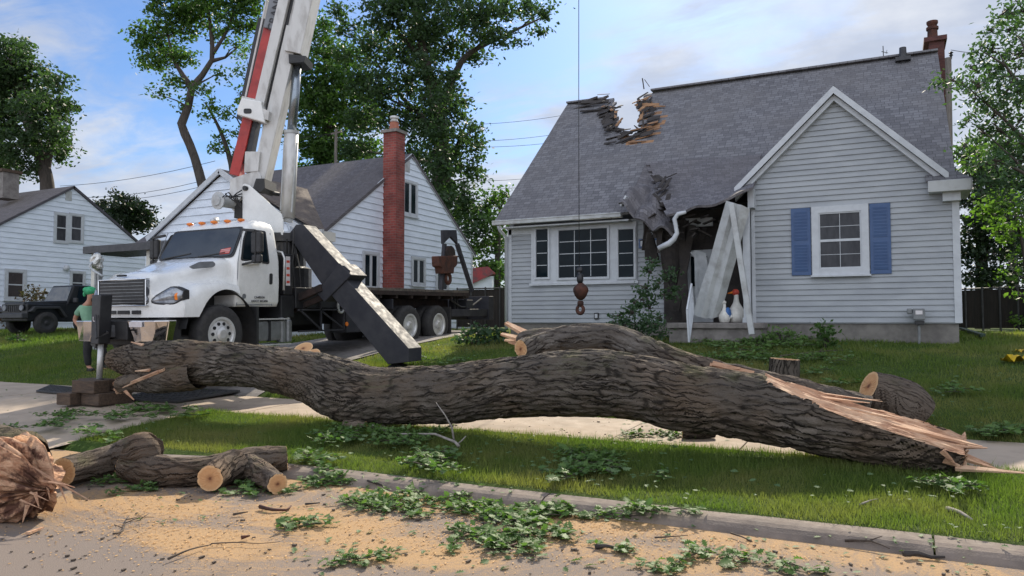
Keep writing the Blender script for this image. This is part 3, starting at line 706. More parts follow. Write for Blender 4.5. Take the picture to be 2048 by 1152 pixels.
# front gable roof with white rakes
gr = MB(); GY0, GY1 = YG - .22, 20.0
LX, LZ, GRX, GRZ = -2.93, 4.56, 1.07, 4.53
slab_roof(gr, (LX, GY0, LZ), (LX, GY1, LZ), (GA, GY1, GZ + .03), (GA, GY0, GZ + .03), .05); slab_roof(gr, (GRX, GY0, GRZ), (GRX, GY1, GRZ), (GA, GY1, GZ + .031), (GA, GY0, GZ + .031), .05)
gr.build('gable_roof', M['shingle_y'], H1)
rk = MB()
for (ex, ez, sg) in ((LX, LZ, -1), (GRX, GRZ, 1)):
    a, bq = V((ex, GY0 - .02, ez - .10)), V((GA, GY0 - .02, GZ - .075)); d = (bq - a).normalized(); nn = V((-d.z, 0, d.x)); nn = nn if nn.z < 0 else -nn
    vv = lambda q, h: q - V((0, 0, h))
    rk.prism([vv(a, -.09), vv(bq, -.09), vv(bq, .06), vv(a, .06)], (0, .04, 0)); rk.prism([vv(a + V((0, .10, 0)), .061), vv(bq + V((0, .10, 0)), .061), vv(bq + V((0, .10, 0)), .19), vv(a + V((0, .10, 0)), .19)], (0, .12, 0))
rk.build('rake_trim', M['trim'], H1)
# eave return on the right, box cornice on the left
e = MB(); a0 = at(1856, 385, Y=16.38); a1 = at(1943, 383, Y=16.38); zt = at(1880, 362, Y=16.38).z; zb = at(1880, 384, Y=16.38).z
e.box(a0.x + .02, a1.x - .06, 16.42, 17.6, zb + .01, zt - .01); e.box(a0.x + .25, XR + .04, 16.50, 16.7, zb - .16, zb + .008)
e.build('eave_return', M['trim'], H1)
e = MB(); e.box(a0.x, a1.x, 16.34, 16.42, zb, zt + .01); e.box(a1.x - .06, a1.x + .02, 16.36, 17.6, zb, zt + .01); e.build('gutter', M['trim_dirty'], H1, bevel=.015)
e = MB(); zz = at(1880, 346, Y=16.7).z
e.add([(a0.x - .03, 16.36, zt + .012), (a1.x + .03, 16.36, zt + .012), (XR - .05, 16.74, zz + .05), (a0.x - .03, 16.74, zz), (a1.x + .03, 17.7, zt + .012), (XR - .05, 17.7, zz + .05)], [(0, 1, 2, 3), (1, 4, 5, 2)])
solid(e.build('eave_roof', M['shingle_x'], H1), .03)
e = MB(); c0 = at(1474, 378, Y=16.42); c1 = at(1508, 415, Y=16.42)
e.box(c0.x + .22, c1.x, 16.40, 16.69, c1.z, c0.z - .02); e.build('box_cornice', M['trim'], H1)
# windows
def win_px(par, x0, x1, y0, y1, Y, **k):
    a = at(x0, (y0 + y1) / 2, Y=Y); bq = at(x1, (y0 + y1) / 2, Y=Y); xm = (x0 + x1) / 2; z1 = at(xm, y0, Y=Y).z; z0 = at(xm, y1, Y=Y).z
    return window(par, (a.x, Y, z0), (1, 0, 0), (0, -1, 0), bq.x - a.x, z1 - z0, **k)
sr = MB(); a = at(1064, 506, Y=YM); bq = at(1275, 506, Y=YM); z1 = at(1170, 449, Y=YM).z; z0 = at(1170, 566, Y=YM).z
sr.box(a.x, bq.x, YM - .06, YM - .004, z0, z1); sr.box(a.x - .04, bq.x + .04, YM - .09, YM - .06, z0 - .045, z0 + .02)
sr.build('window_surround', M['trim'], H1, bevel=.006)
for x0, x1, cc, rr in ((1069, 1100, 1, 4), (1114, 1219, 3, 4), (1233, 1272, 1, 4)):
    win_px(H1, x0, x1, 454, 559, YM - .06, fr=.05, cols=cc, rows=rr, depth=.035, bars=.016)
gw = win_px(H1, 1624, 1738, 411, 550, YG - .012, fr=.135, cols=2, rows=4, meeting=True, glass='curtain', sill=.05, depth=.06, bars=.010)
for x0, x1 in ((1583, 1622), (1740, 1782)):
    sm = MB(); xm = (x0 + x1) / 2; dy = (x0 - 1583) * -.065
    p0 = at(x0, 480, Y=YG); p1 = at(x1, 480, Y=YG); z1 = at(xm, 417 + dy, Y=YG).z; z0 = at(xm, 551 + dy * .3, Y=YG).z; W = p1.x - p0.x
    sm.box(p0.x, p1.x, YG - .045, YG - .015, z0, z1)
    for q0, q1 in ((.06, .46), (.52, .95)):
        za, zb2 = z0 + (z1 - z0) * q0, z0 + (z1 - z0) * q1; sm.box(p0.x + .055, p1.x - .055, YG - .052, YG - .0445, za, zb2)
        nl = 9
        for q in range(nl):
            zc = za + (zb2 - za) * (q + .5) / nl; sm.add([(p0.x + .07, YG - .053, zc - .025), (p1.x - .07, YG - .053, zc - .025), (p1.x - .07, YG - .060, zc + .02), (p0.x + .07, YG - .060, zc + .02)], [(0, 1, 2, 3)])
    sm.build('shutter', M['shutter'], H1, bevel=.004, fix=False)
# chimney, vent pipe, outlet, house number plate
ch = MB(); c0 = at(1872, 95, Y=22.9); ch.box(XR - .12, XR + .24, 22.75, 23.5, 1.2, c0.z + .12); ch.box(XR - .24, XR + .30, 22.66, 23.58, c0.z + .121, c0.z + .24)
chm = ch.build('chimney', M['brick_dark'], H1)
q = MB(); q.lathe((XR - .02, 23.0, c0.z + .24), [(.13, 0), (.12, .28), (.15, .29), (.15, .36), (.10, .38), (.14, .46), (.14, .52), (.03, .56)], 14); q.build('chimney_pot', M['rust'], chm, smooth=False)
vp = MB(); p = roofhit(1806, 122); vp.lathe((p.x, p.y, p.z - .1), [(.10, 0), (.085, .45), (.085, .46)], 12); vp.cbox((p.x, p.y - .05, p.z + .02), (.36, .3, .1)); vp.build('vent_pipe', M['fascia_dark'], H1)
q = MB(); p = at(1194, 632, Y=YM); q.box(p.x - .06, p.x + .06, YM - .06, YM - .015, p.z - .08, p.z + .08); ol = q.build('power_outlet', M['plastic_black'], H1, bevel=.008)
q = MB(); q.box(p.x - .035, p.x + .035, YM - .066, YM - .061, p.z - .05, p.z + .05); q.build('socket_plate', M['trim'], ol)
q = MB(); p0 = at(1278, 497, Y=YM - .02); p1 = at(1328, 476, Y=YM - .02); q.box(p0.x, p1.x, YM - .05, YM - .02, p0.z, p1.z); hp = q.build('number_plate', M['shutter'], H1)
q = MB(); q.box(p0.x + .05, p1.x - .05, YM - .056, YM - .051, p0.z + .05, p1.z - .05); q.build('plate_face', M['trim'], hp)
# porch: slab, dark shade panel, torn roof
pf = MB(); p0 = on_ground(1336, 683); PX0 = at(1336, 650, Y=16.05).x
pf.box(PX0, XG + .25, 16.12, 17.78, .9, 1.52); pf.box(PX0 - .04, XG + .29, 16.05, 17.785, 1.521, 1.645); pf.build('porch_floor', M['concrete_old'], H1, bevel=.02)
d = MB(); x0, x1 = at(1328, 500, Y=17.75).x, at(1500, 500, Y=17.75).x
d.box(x0, x1, 17.70, 17.776, 1.65, 4.1); d.build('porch_shade_panel', M['debris_shade'], H1)  # flat dark panel over the wall, standing in for shade under the porch roof
d = MB(); q0, q1 = at(1372, 560, Y=17.6).x, at(1425, 560, Y=17.6).x; d.box(q0, q1, 17.62, 17.69, 1.66, 3.35); dr = d.build('front_door', M['insul'], H1)
d = MB(); d.box(q0 + .12, q1 - .12, 17.60, 17.62, 2.5, 3.2); d.build('pane', M['glass'], dr)
d = MB(); p0 = at(1372, 452, Y=17.3); p1 = at(1425, 437, Y=17.3); d.cbox((p0 + p1) / 2, (p1.x - p0.x, .1, .2)); d.build('lintel', M['trim_dirty'], H1)
def lerp(a, b, t): return a + (b - a) * t
def poly_at(lst, t):
    t = t * (len(lst) - 1); i = min(int(t), len(lst) - 2); return lerp(lst[i], lst[i + 1], t - i)
def patch(top, bot, nu, nv, sag=0.0, crum=0.0, seed=0):
    rowsg = []
    for j in range(nv + 1):
        b_ = j / nv; row = []
        for i in range(nu + 1):
            a_ = i / nu; p = lerp(poly_at(top, a_), poly_at(bot, a_), b_)
            k_ = math.sin(math.pi * b_)
            p = p + V((0, 0, -sag * k_)) + V((0, -1, 1)) * (crum * (b_ ** .6) * noise.noise((a_ * 4 + seed, b_ * 3, seed)))
            row.append(p)
        rowsg.append(row)
    return rowsg
def sheet_uv(g, name, materials, parent, th=.04, ragged=0.0, wscale=None):
    mb = MB(); r, c = len(g), len(g[0]); w0 = sum((g[0][i + 1] - g[0][i]).length for i in range(c - 1)); l0 = sum((g[j + 1][c // 2] - g[j][c // 2]).length for j in range(r - 1))
    fs, uv = [], []
    for j in range(r - 1):
        for i in range(c - 1):
            if ragged and random.random() < ragged and (i in (0, c - 2)): continue
            fs.append((j * c + i, j * c + i + 1, (j + 1) * c + i + 1, (j + 1) * c + i))
            uv.append(((w0 * i / (c - 1), -l0 * j / (r - 1)), (w0 * (i + 1) / (c - 1), -l0 * j / (r - 1)), (w0 * (i + 1) / (c - 1), -l0 * (j + 1) / (r - 1)), (w0 * i / (c - 1), -l0 * (j + 1) / (r - 1))))
    mb.add([p for row in g for p in row], fs, uv)
    return solid(mb.build(name, materials, parent, fix=False), th)
def up1(px, py, o=.035): p = roofhit(px, py); return p + V((0, -SA * o, CA * o))
top = [up1(1292, 330), up1(1340, 326), up1(1400, 322), up1(1460, 320), up1(1535, 314)]
bot = [at(1334, 434, Y=16.15), at(1372, 425, Y=16.05), at(1410, 415, Y=16.0), at(1455, 402, Y=16.0), at(1506, 379, Y=16.0)]
random.seed(5)
sheet_uv(patch(top, bot, 26, 18, .10, .07, 2), 'porch_roof', M['shingle_uv'], H1, .05, .35)
top2 = [up1(1288, 336), up1(1300, 345), up1(1316, 366), up1(1332, 392, .0)]
top2 = [up1(1276, 372), up1(1296, 376), up1(1318, 384), up1(1338, 396)]
bot2 = [at(1240, 409, Y=16.75), at(1268, 436, Y=16.45), at(1306, 452, Y=16.3), at(1348, 478, Y=16.4)]
sheet_uv(patch(top2, bot2, 22, 18, -.08, .26, 7), 'folded_roof_flap', M['shingle_uv'], H1, .05, .3)
midt = [up1(1292, 331, .02), up1(1310, 331, .02), up1(1345, 329, .02)]; midb = [up1(1272, 378, .05), up1(1300, 384, .04), up1(1338, 398, .03)]
sheet_uv(patch(midt, midb, 10, 8, .0, .05, 3), 'porch_roof', M['shingle_uv'], H1, .04)
db = MB()
for i in range(15):
    a = at(random.uniform(1290, 1345), random.uniform(405, 470), Y=random.uniform(16.5, 17.2)); db.bar(a, a + V((random.uniform(-.5, .4), random.uniform(-.2, .2), random.uniform(-.6, .1))), random.uniform(.08, .2), .03, None, .06, .02)
for i in range(18):
    a = at(random.uniform(1330, 1440), random.uniform(432, 470), Y=random.uniform(16.4, 17.3)); db.bar(a, a + V((random.uniform(-.3, .5), random.uniform(-.2, .2), random.uniform(-.3, .1))), random.uniform(.08, .25), .03)
for px, py, qx, qy in ((1293, 430, 1297, 520), (1297, 440, 1290, 500), (1300, 470, 1312, 520), (1385, 450, 1352, 620), (1350, 450, 1345, 560), (1362, 440, 1372, 640)):
    db.bar(at(px, py, Y=17.1), at(qx, qy, Y=17.4), .16, .05)
g = patch([at(1312, 440, Y=16.9), at(1352, 446, Y=17), at(1378, 440, Y=17.2)], [at(1326, 545, Y=17.2), at(1352, 568, Y=17.3), at(1372, 560, Y=17.5)], 8, 8, 0, .25, 4)
for row in g: pass
r, c_ = len(g), len(g[0]); db.add([p for row in g for p in row], [(j * c_ + i, j * c_ + i + 1, (j + 1) * c_ + i + 1, (j + 1) * c_ + i) for j in range(r - 1) for i in range(c_ - 1)])
g = patch([at(1300, 418, Y=16.8), at(1420, 420, Y=16.7), at(1495, 404, Y=16.7)], [at(1310, 450, Y=17.4), at(1420, 447, Y=17.7), at(1495, 430, Y=17.7)], 8, 3, 0, .08, 6)
r, c_ = len(g), len(g[0]); db.add([p for row in g for p in row], [(j * c_ + i, j * c_ + i + 1, (j + 1) * c_ + i + 1, (j + 1) * c_ + i) for j in range(r - 1) for i in range(c_ - 1)])
db.each('splintered_framing', M['debris_shade'], H1, fix=False)
ins = MB()
for top3, bot3 in (([(1388, 500), (1412, 506)], [(1392, 625), (1425, 620)]), ([(1380, 505), (1400, 500)], [(1425, 560), (1440, 545)])):
    g = patch([at(x, y, Y=17.0) for x, y in top3], [at(x, y, Y=17.3) for x, y in bot3], 6, 8, 0, .12, 5); r, c_ = len(g), len(g[0])
    ins.add([p for row in g for p in row], [(j * c_ + i, j * c_ + i + 1, (j + 1) * c_ + i + 1, (j + 1) * c_ + i) for j in range(r - 1) for i in range(c_ - 1)])
ins.each('torn_insulation', M['insul'], H1, fix=False)
wf = MB(); a = at(1243, 412, Y=16.75); wf.bar(a, a + V((.14, -.02, .22)), .12, .05); wf.build('flap_edge', M['trim'], H1)
# fallen porch pieces: things of their own
q = MB()
g = patch([at(1454, 402, Y=15.95), at(1466, 405, Y=15.88), at(1474, 408, Y=15.93), at(1484, 410, Y=15.88), at(1499, 418, Y=15.95)], [at(1388, 628, Y=16.3), at(1402, 634, Y=16.18), at(1413, 637, Y=16.25), at(1424, 637, Y=16.18), at(1437, 632, Y=16.3)], 8, 14, .04, .05, 9)
o = sheet_uv(g, 'soffit_panel', M['trim_dirty'], None, .03); tag(o, 'wide white soffit panel torn loose and leaning on the porch floor', 'soffit panel')
q = MB(); q.bar(at(1463, 408, Y=15.85), at(1504, 669, Y=15.75), .11, .11); o = q.build('porch_post', M['trim_dirty'], bevel=.008); tag(o, 'thin white porch post knocked askew with its foot off the slab', 'post')
q = MB(); xa = at(1492, 415, Y=16.2).x; q.box(xa - .07, xa + .07, 16.14, 16.28, 1.645, at(1492, 416, Y=16.2).z); q.box(xa - .09, xa + .09, 16.12, 16.30, 1.645, 1.75); o = q.build('porch_post', M['trim'], bevel=.008); tag(o, 'upright white porch post standing against the gable wall', 'post')
q = MB(); pts = [at(x, y, Y=15.9) for x, y in ((1372, 424), (1356, 428), (1349, 438), (1352, 455), (1354, 466), (1348, 478), (1338, 487), (1317, 497))]
q.tube(pts, [.035, .05, .05, .045, .05, .06, .065, .06], 8); o = q.build('hanging_gutter', M['trim'], smooth=True); tag(o, 'bent white gutter end hanging from the torn porch roof', 'gutter')
rl = thing('porch_railing', 'white metal stair railing panel seen nearly edge on at the porch steps', 'railing', on_ground(1380, 684))
A = [at(1383, 568, Y=15.9), at(1387, 620, Y=15.9), at(1378, 684, Y=15.35), at(1374, 620, Y=15.35)]
q = MB()
for i in range(4): q.bar(A[i], A[(i + 1) % 4], .035, .035)
q.build('frame', M['trim'], rl)
for i in range(1, 7):
    q = MB(); t = i / 7; q.bar(lerp(A[0], A[1], t), lerp(A[3], A[2], t), .016, .016); q.build('baluster', M['trim'], rl)
# ------------------------------------------------------------------ fallen trunk, cut logs, torn root
def resample(pts, rad, step):
    """smooth (Catmull-Rom) resampling of a centre line with radii"""
    P = [V(p) for p in pts]; out, ro = [], []
    for i in range(len(P) - 1):
        p0, p1, p2, p3 = P[max(i - 1, 0)], P[i], P[i + 1], P[min(i + 2, len(P) - 1)]; r0, r1, r2, r3 = rad[max(i - 1, 0)], rad[i], rad[i + 1], rad[min(i + 2, len(P) - 1)]
        k = max(1, int((p2 - p1).length / step))
        for j in range(k):
            t = j / k; h = lambda a, b, c, d: .5 * ((2 * b) + (c - a) * t + (2 * a - 5 * b + 4 * c - d) * t * t + (3 * b - a - 3 * c + d) * t ** 3)
            out.append(h(p0, p1, p2, p3)); ro.append(h(r0, r1, r2, r3))
    out.append(P[-1]); ro.append(rad[-1]); return out, ro
def barked(pts, rad, step=.03, n=96, amp=.045, seed=0, lump=.06, clip=None, su=2.6, sv=5.5, caps=(True, True), capin=.0):
    """bark covered tube with furrows in the mesh; clip(i, t, L, side_angle) -> limits the surface to a split plane"""
    pts, rad = resample(pts, rad, step); bark = MB(); wood = MB(); vs = []; L = 0; Ls = [0]
    for i in range(1, len(pts)): Ls.append(Ls[-1] + (pts[i] - pts[i - 1]).length)
    prev = None; clipped = []; frames = []
    for i, p in enumerate(pts):
        d = (pts[min(i + 1, len(pts) - 1)] - pts[max(i - 1, 0)]).normalized()
        e = d.cross(V((0, 0, 1))) if prev is None and abs(d.z) < .95 else (prev - d * prev.dot(d) if prev else d.cross(V((1, 0, 0))))
        e.normalize(); prev = e; g = e.cross(d); frames.append((p, d, e, g)); r = rad[i]
        for k in range(n):
            t = 2 * math.pi * k / n; ce, cg = math.cos(t), math.sin(t); dirn = e * ce + g * cg
            q = p + dirn * r; c2 = t * r * 0
            a, b = Ls[i] * su, t * max(r, .12) * sv * 2
            wv = noise.noise(q * 1.7 + V((seed, 0, 0)))
            # furrows run along the trunk and cross one another
            m1 = abs(noise.noise((a + wv, ce * max(r, .15) * sv * 2, cg * max(r, .15) * sv * 2 + seed * 3)))
            m2 = abs(noise.noise((a * 2.4 + 5, ce * max(r, .15) * sv * 5, cg * max(r, .15) * sv * 5 + seed)))
            h = min(1, m1 * 3.2) * .65 + min(1, m2 * 2.6) * .35
            fe = min(1, .35 + .65 * min(Ls[i], Ls[-1] - Ls[i]) / .10); off = fe * amp * (h - .6) + lump * r * noise.noise(q * 1.3 + V((0, seed, 0))) * 2
            q = p + dirn * (r + off); cl = False
            if clip:
                lim = clip(Ls[i], Ls[-1], q, r)
                if lim is not None and (q - p).dot(g) > lim - .15 * (q - p).dot(e) * CLIPSIDE:
                    hh = lim - .15 * (q - p).dot(e) * CLIPSIDE
                    hh += .035 * noise.noise((Ls[i] * 1.2, ce * 9, seed)) + .02 * noise.noise((Ls[i] * 5, ce * 24, seed))
                    q = q + g * (hh - (q - p).dot(g)); cl = True
            vs.append(q); clipped.append(cl)
    bark.v = [tuple(v) for v in vs]; wood.v = [tuple(v) for v in vs]
    for i in range(len(pts) - 1):
        for k in range(n):
            k2 = (k + 1) % n; f = (i * n + k, i * n + k2, (i + 1) * n + k2, (i + 1) * n + k); c = 2 * math.pi * max(rad[i], .03)
            tgt = wood if sum(clipped[j] for j in f) >= 3 else bark
            tgt.uv[len(tgt.f)] = ((Ls[i], c * k / n), (Ls[i], c * (k + 1) / n), (Ls[i + 1], c * (k + 1) / n), (Ls[i + 1], c * k / n)); tgt.f.append(f)
    return bark, wood, frames, [vs[:n], vs[-n:]], rad
def endcap(ring, name, material, parent, push=0.0, d=None, rings=5, rough=.004):
    """sawn face with growth-ring coordinates"""
    c = sum((V(p) for p in ring), V()) / len(ring); mb = MB(); n = len(ring); vs = [c]; fs = []; uv = []
    off = (d or V()) * push
    for j in range(1, rings + 1):
        for p in ring: vs.append(c + (V(p) - c) * (j / rings) * (.995 if j == rings else 1) + V((random.uniform(-rough, rough),) * 3))
    for k in range(n): fs.append((0, 1 + k, 1 + (k + 1) % n)); uv.append(((0, 0), (1 / rings, 0), (1 / rings, 0)))
    for j in range(1, rings):
        for k in range(n):
            a = 1 + (j - 1) * n; b_ = 1 + j * n; k2 = (k + 1) % n; fs.append((a + k, b_ + k, b_ + k2, a + k2)); uv.append(((j / rings, 0), ((j + 1) / rings, 0), ((j + 1) / rings, 0), (j / rings, 0)))
    mb.add([v + off for v in vs], fs, uv); return mb.build(name, material, parent, fix=False)
CLIPSIDE = 1.0
def px_line(lst, Y):
    P, Rr = [], []
    for (x, y0, y1, *yy) in lst:
        Yp = yy[0] if yy else Y
        a, b_ = at(x, y0, Y=Yp), at(x, y1, Y=Yp); P.append((a + b_) / 2); Rr.append((a - b_).length / 2)
    return P, Rr
TR = thing('fallen_tree', 'huge dark barked tree trunk lying across the pavement with a splintered end', 'fallen tree', (-5.5, 8.4, .3))
TL = [(227, 699, 737), (262, 689, 752), (300, 683, 764), (349, 681, 770), (400, 683, 771), (446, 684, 770), (508, 692, 774), (560, 697, 786), (595, 701, 795), (639, 706, 814), (680, 716, 835), (727, 733, 848), (771, 740, 850), (837, 735, 848), (912, 728, 845), (969, 721, 838), (1035, 713, 831), (1102, 707, 829), (1205, 702, 833),
      (1287, 712, 842), (1358, 728, 862), (1460, 743, 874), (1563, 756, 893), (1640, 769, 910), (1768, 790, 932), (1860, 812, 943), (1926, 830, 948)]
P, Rr = px_line(TL, 8.35)
cutline = [(1500, 9), (1530, .98), (1580, .78), (1640, .60), (1700, .44), (1768, .32), (1840, .17), (1900, .04), (1960, -.1)]
def tclip(L, LT, q, r):
    v = q - CAM; dd = v.dot(_f); px = 1024 + 1500 * v.dot(_r) / dd
    if px < 1500: return None
    for (a, ca), (b_, cb_) in zip(cutline, cutline[1:]):
        if px <= b_: return r * (ca + (cb_ - ca) * (px - a) / (b_ - a))
    return r * cutline[-1][1]
CLIPSIDE = 1.0
bark, wood, fr, rings, rr = barked(P, Rr, .03, 130, .042, 3, .045, tclip, 2.2, 7.5)
bark.build('bark', M['bark'], TR, smooth=True, fix=False); wood.build('split_wood', M['split'], TR, smooth=False, fix=False)
random.seed(21)
endcap(rings[0], 'cut_end', M['cut'], TR); 
endcap(rings[1], 'torn_end', M['split'], TR, rough=.05)
sp = MB()
def shard(mb, a, b_, w, h, tip=.15, side=None): mb.bar(a, b_, w, h, side, w * tip, h * tip)
for px, py, qx, qy, Y0, w in ((1545, 768, 1765, 803, 8.55, .06), (1600, 785, 1740, 806, 8.45, .09), (1640, 800, 1800, 838, 8.4, .10), (1700, 818, 1850, 862, 8.4, .09), (1720, 835, 1905, 880, 8.3, .10), (1760, 838, 1965, 893, 8.3, .15),
                              (1660, 797, 1790, 828, 8.6, .07), (1750, 850, 1890, 885, 8.2, .06), (1800, 860, 1950, 893, 8.4, .12), (1850, 880, 1965, 896, 8.25, .09), (1690, 830, 1780, 850, 8.2, .05), (1780, 845, 1900, 868, 8.6, .08),
                              (1615, 783, 1760, 800, 8.6, .04), (1560, 775, 1640, 800, 8.3, .06)):
    a, b_ = at(px, py, Y=Y0), at(qx, qy, Y=Y0 + random.uniform(-.06, .06)); shard(sp, a - V((0, 0, .03)), b_, w * 1.0, w * .35, .12, (0, 1, .2))
for px, py, qx, qy, Y0, w in ((1895, 905, 2000, 940, 8.3, .13), (1910, 935, 2075, 948, 8.1, .09), (1885, 900, 1935, 912, 8.2, .2), (1890, 915, 1925, 935, 8.1, .16), (1890, 930, 1940, 942, 8.3, .14), (1900, 900, 1985, 930, 8.5, .1), (1885, 900, 1912, 930, 8.05, .12), (1870, 890, 1975, 896, 8.35, .12)):
    a, b_ = at(px, py, Y=Y0), at(qx, qy, Y=Y0); shard(sp, a, b_, w * .8, w * .35, .12, (0, 1, .5))
sp.each('splinter', M['split'], TR)
# broken lower fork at the far left, pale bark scars
P, Rr = px_line([(243, 752, 786), (275, 742, 784), (310, 735, 786), (350, 725, 783), (400, 715, 776)], 8.2)
bark, wood, fr, rings, rr = barked(P, Rr, .035, 48, .035, 9, .06); fk = bark.build('broken_fork', M['bark'], TR, smooth=True, fix=False)
endcap(rings[0], 'torn_end', M['split'], fk, rough=.03)
sp = MB()
for px, py, qx, qy, w in ((330, 738, 246, 775, .09), (320, 742, 262, 764, .10), (300, 740, 270, 742, .06), (250, 782, 268, 800, .05), (286, 690, 262, 684, .05)):
    shard(sp, at(px, py, Y=8.0), at(qx, qy, Y=8.0), w, w * .4, .3, (0, 1, .6))
sp.each('splinter', M['split'], fk)
for (px, py, Y0, L, rad_) in ((608, 702, 8.55, .20, .17), (628, 712, 8.4, .1, .12)):
    p = at(px, py, Y=Y0); q = MB(); ring = [p + V((math.cos(t) * rad_, math.sin(t) * rad_ * .5, math.sin(t) * rad_ * .5)) for t in [2 * math.pi * k / 20 for k in range(20)]]
    endcap(ring, 'branch_scar', M['cut'], TR, .05, V((.15, -.5, .8)))
# upper limb lying along the trunk
LB = [(1043, 666, 713), (1066, 660, 714), (1110, 655, 708), (1153, 651, 704), (1220, 650, 702), (1281, 670, 724), (1358, 701, 752), (1435, 721, 772), (1512, 739, 786), (1600, 759, 806), (1665, 774, 822), (1740, 792, 845)]
P, Rr = px_line(LB, 9.0)
bark, wood, fr, rings, rr = barked(P, Rr, .03, 60, .040, 14, .07); lb = bark.build('limb', M['bark_limb'], TR, smooth=True, fix=False)
endcap(rings[0], 'cut_end', M['cut'], lb, .004, V((-1, -.3, 0)))
bk, wd, fr2, rg, _ = barked([at(1105, 684, Y=8.95), at(1072, 692, Y=8.75), at(1042, 698, Y=8.52)], [.15, .135, .115], .02, 40, .02, 19, .05, None, 3.5, 9); st_ = bk.build('branch_stub', M['bark_limb'], lb, smooth=True, fix=False); endcap(rg[1], 'cut_end', M['cut'], st_, .004, fr2[-1][1])
sp = MB()
for px, py, qx, qy, w in ((1060, 672, 1012, 646, .12), (1050, 680, 1003, 668, .10), (1045, 690, 1018, 684, .07), (1052, 684, 1010, 680, .08)): shard(sp, at(px, py, Y=9.1), at(qx, qy, Y=9.15), w, w * .5, .5, (0, 1, .5))
for px, py, qx, qy, w in ((1425, 727, 1508, 746, .06), (1432, 733, 1498, 750, .05), (1440, 738, 1505, 754, .05), (1420, 729, 1480, 737, .04), (1350, 737, 1385, 745, .04)): shard(sp, at(px, py, Y=8.86), at(qx, qy, Y=8.84), w, w * .4, .7, (0, .6, 1))
sp.each('splinter', M['split'], lb)
tw = MB()
pts = [on_ground(1010, 852, .02), on_ground(960, 880, .03) + V((0, 0, .02)), at(908, 868, Y=7.9), at(880, 820, Y=7.85), at(868, 800, Y=7.9)]
pts = [at(x, y, Y=yy) for x, y, yy in ((745, 850, 7.9), (800, 868, 7.75), (870, 868, 7.65), (910, 884, 7.5), (918, 893, 7.45))]
tw.tube(pts, [.008, .012, .014, .016, .02], 6); tw.tube([at(x, y, Y=7.6) for x, y in ((908, 882), (904, 855), (890, 830), (872, 805))], [.014, .011, .008, .005], 6); tw.tube([at(x, y, Y=7.5) for x, y in ((914, 890), (925, 880), (932, 872))], [.01, .008, .005], 5)
tag(tw.build('bare_twig', M['twig_grey'], smooth=True), 'pale bare forked twig lying in front of the fallen trunk', 'twig')

def log(name, label, cat, line, Y, seed, n=48, mname='bark_log', stubs=(), amp=.028, group=None, ends=(True, True), lift=True):
    P, Rr = px_line(line, Y); root = thing(name, label, cat, P[len(P) // 2], group=group)
    bark, wood, fr, rings, rr = barked(P, Rr, .022, n, amp, seed, .06, None, 3.5, 9); bark.build('bark', M[mname], root, smooth=True, fix=False)
    for e in (0, 1):
        if ends[e]: endcap(rings[e], 'cut_end', M['cut'], root, .003, (fr[0][1] * -1 if e == 0 else fr[-1][1]))
    for st in stubs:
        P2, R2 = st; bk, wd, fr2, rg, _ = barked(P2, R2, .022, 36, amp * .8, seed + 3, .05, None, 3.5, 9); s_ = bk.build('branch_stub', M[mname], root, smooth=True, fix=False)
        endcap(rg[1], 'cut_end', M['cut'], s_, .003, fr2[-1][1])
    return root
# logs at the edge of the road
def G(px, py, z): return at(px, py, Z=z)
A0, A1 = G(127, 944, .16), G(300, 903, .20)
LA = thing('cut_log', 'short cut log with a dark heartwood face, nearest the torn root on the road', 'log', (A0 + A1) / 2, group='cut logs at the road edge')
def make_log(root, P, Rr, seed, ends=(True, True), n=56, amp=.020, mname='bark_log'):
    bark, wood, fr, rings, rr = barked(P, Rr, .02, n, amp, seed, .06, None, 3.5, 9); bo = bark.build('bark', M[mname], root, smooth=True, fix=False)
    for e in (0, 1):
        if ends[e]: endcap(rings[e], 'cut_end', M['cut'], root, .003, (fr[0][1] * -1 if e == 0 else fr[-1][1]))
    return bo
make_log(LA, [A0, G(165, 934, .165), G(205, 924, .18), G(240, 915, .20), G(268, 909, .26), G(288, 904, .31), G(302, 901, .33), G(309, 899, .335)], [.150, .155, .158, .165, .20, .21, .185, .12], 31, (True, False)); LA_end = [tuple(G(309, 899, .335) + V((.0, .12 * math.cos(a), .12 * math.sin(a)))) for a in [2 * math.pi * i / 24 for i in range(24)]]; endcap(LA_end, 'weathered_end', M['bark_log'], LA, .0)
B0 = [G(250, 932, .17), G(300, 940, .15), G(360, 945, .14), G(430, 938, .15), G(500, 925, .17), G(572, 916, .19)]
LBt = thing('cut_log', 'long curved log with two sawn branch stubs on the road', 'log', B0[2], group='cut logs at the road edge')
make_log(LBt, B0, [.13, .165, .15, .145, .15, .125], 41)
for PP, RR in (([G(470, 930, .19), G(440, 944, .165), G(420, 957, .150)], [.16, .14, .125]), ([G(490, 930, .15), G(525, 950, .12), G(555, 968, .10)], [.13, .115, .095])):
    bk, wd, fr2, rg, _ = barked(PP, RR, .02, 40, .022, 47, .05, None, 3.5, 9); s_ = bk.build('branch_stub', M['bark_log'], LBt, smooth=True, fix=False); endcap(rg[1], 'cut_end', M['cut'], s_, .004, fr2[-1][1])
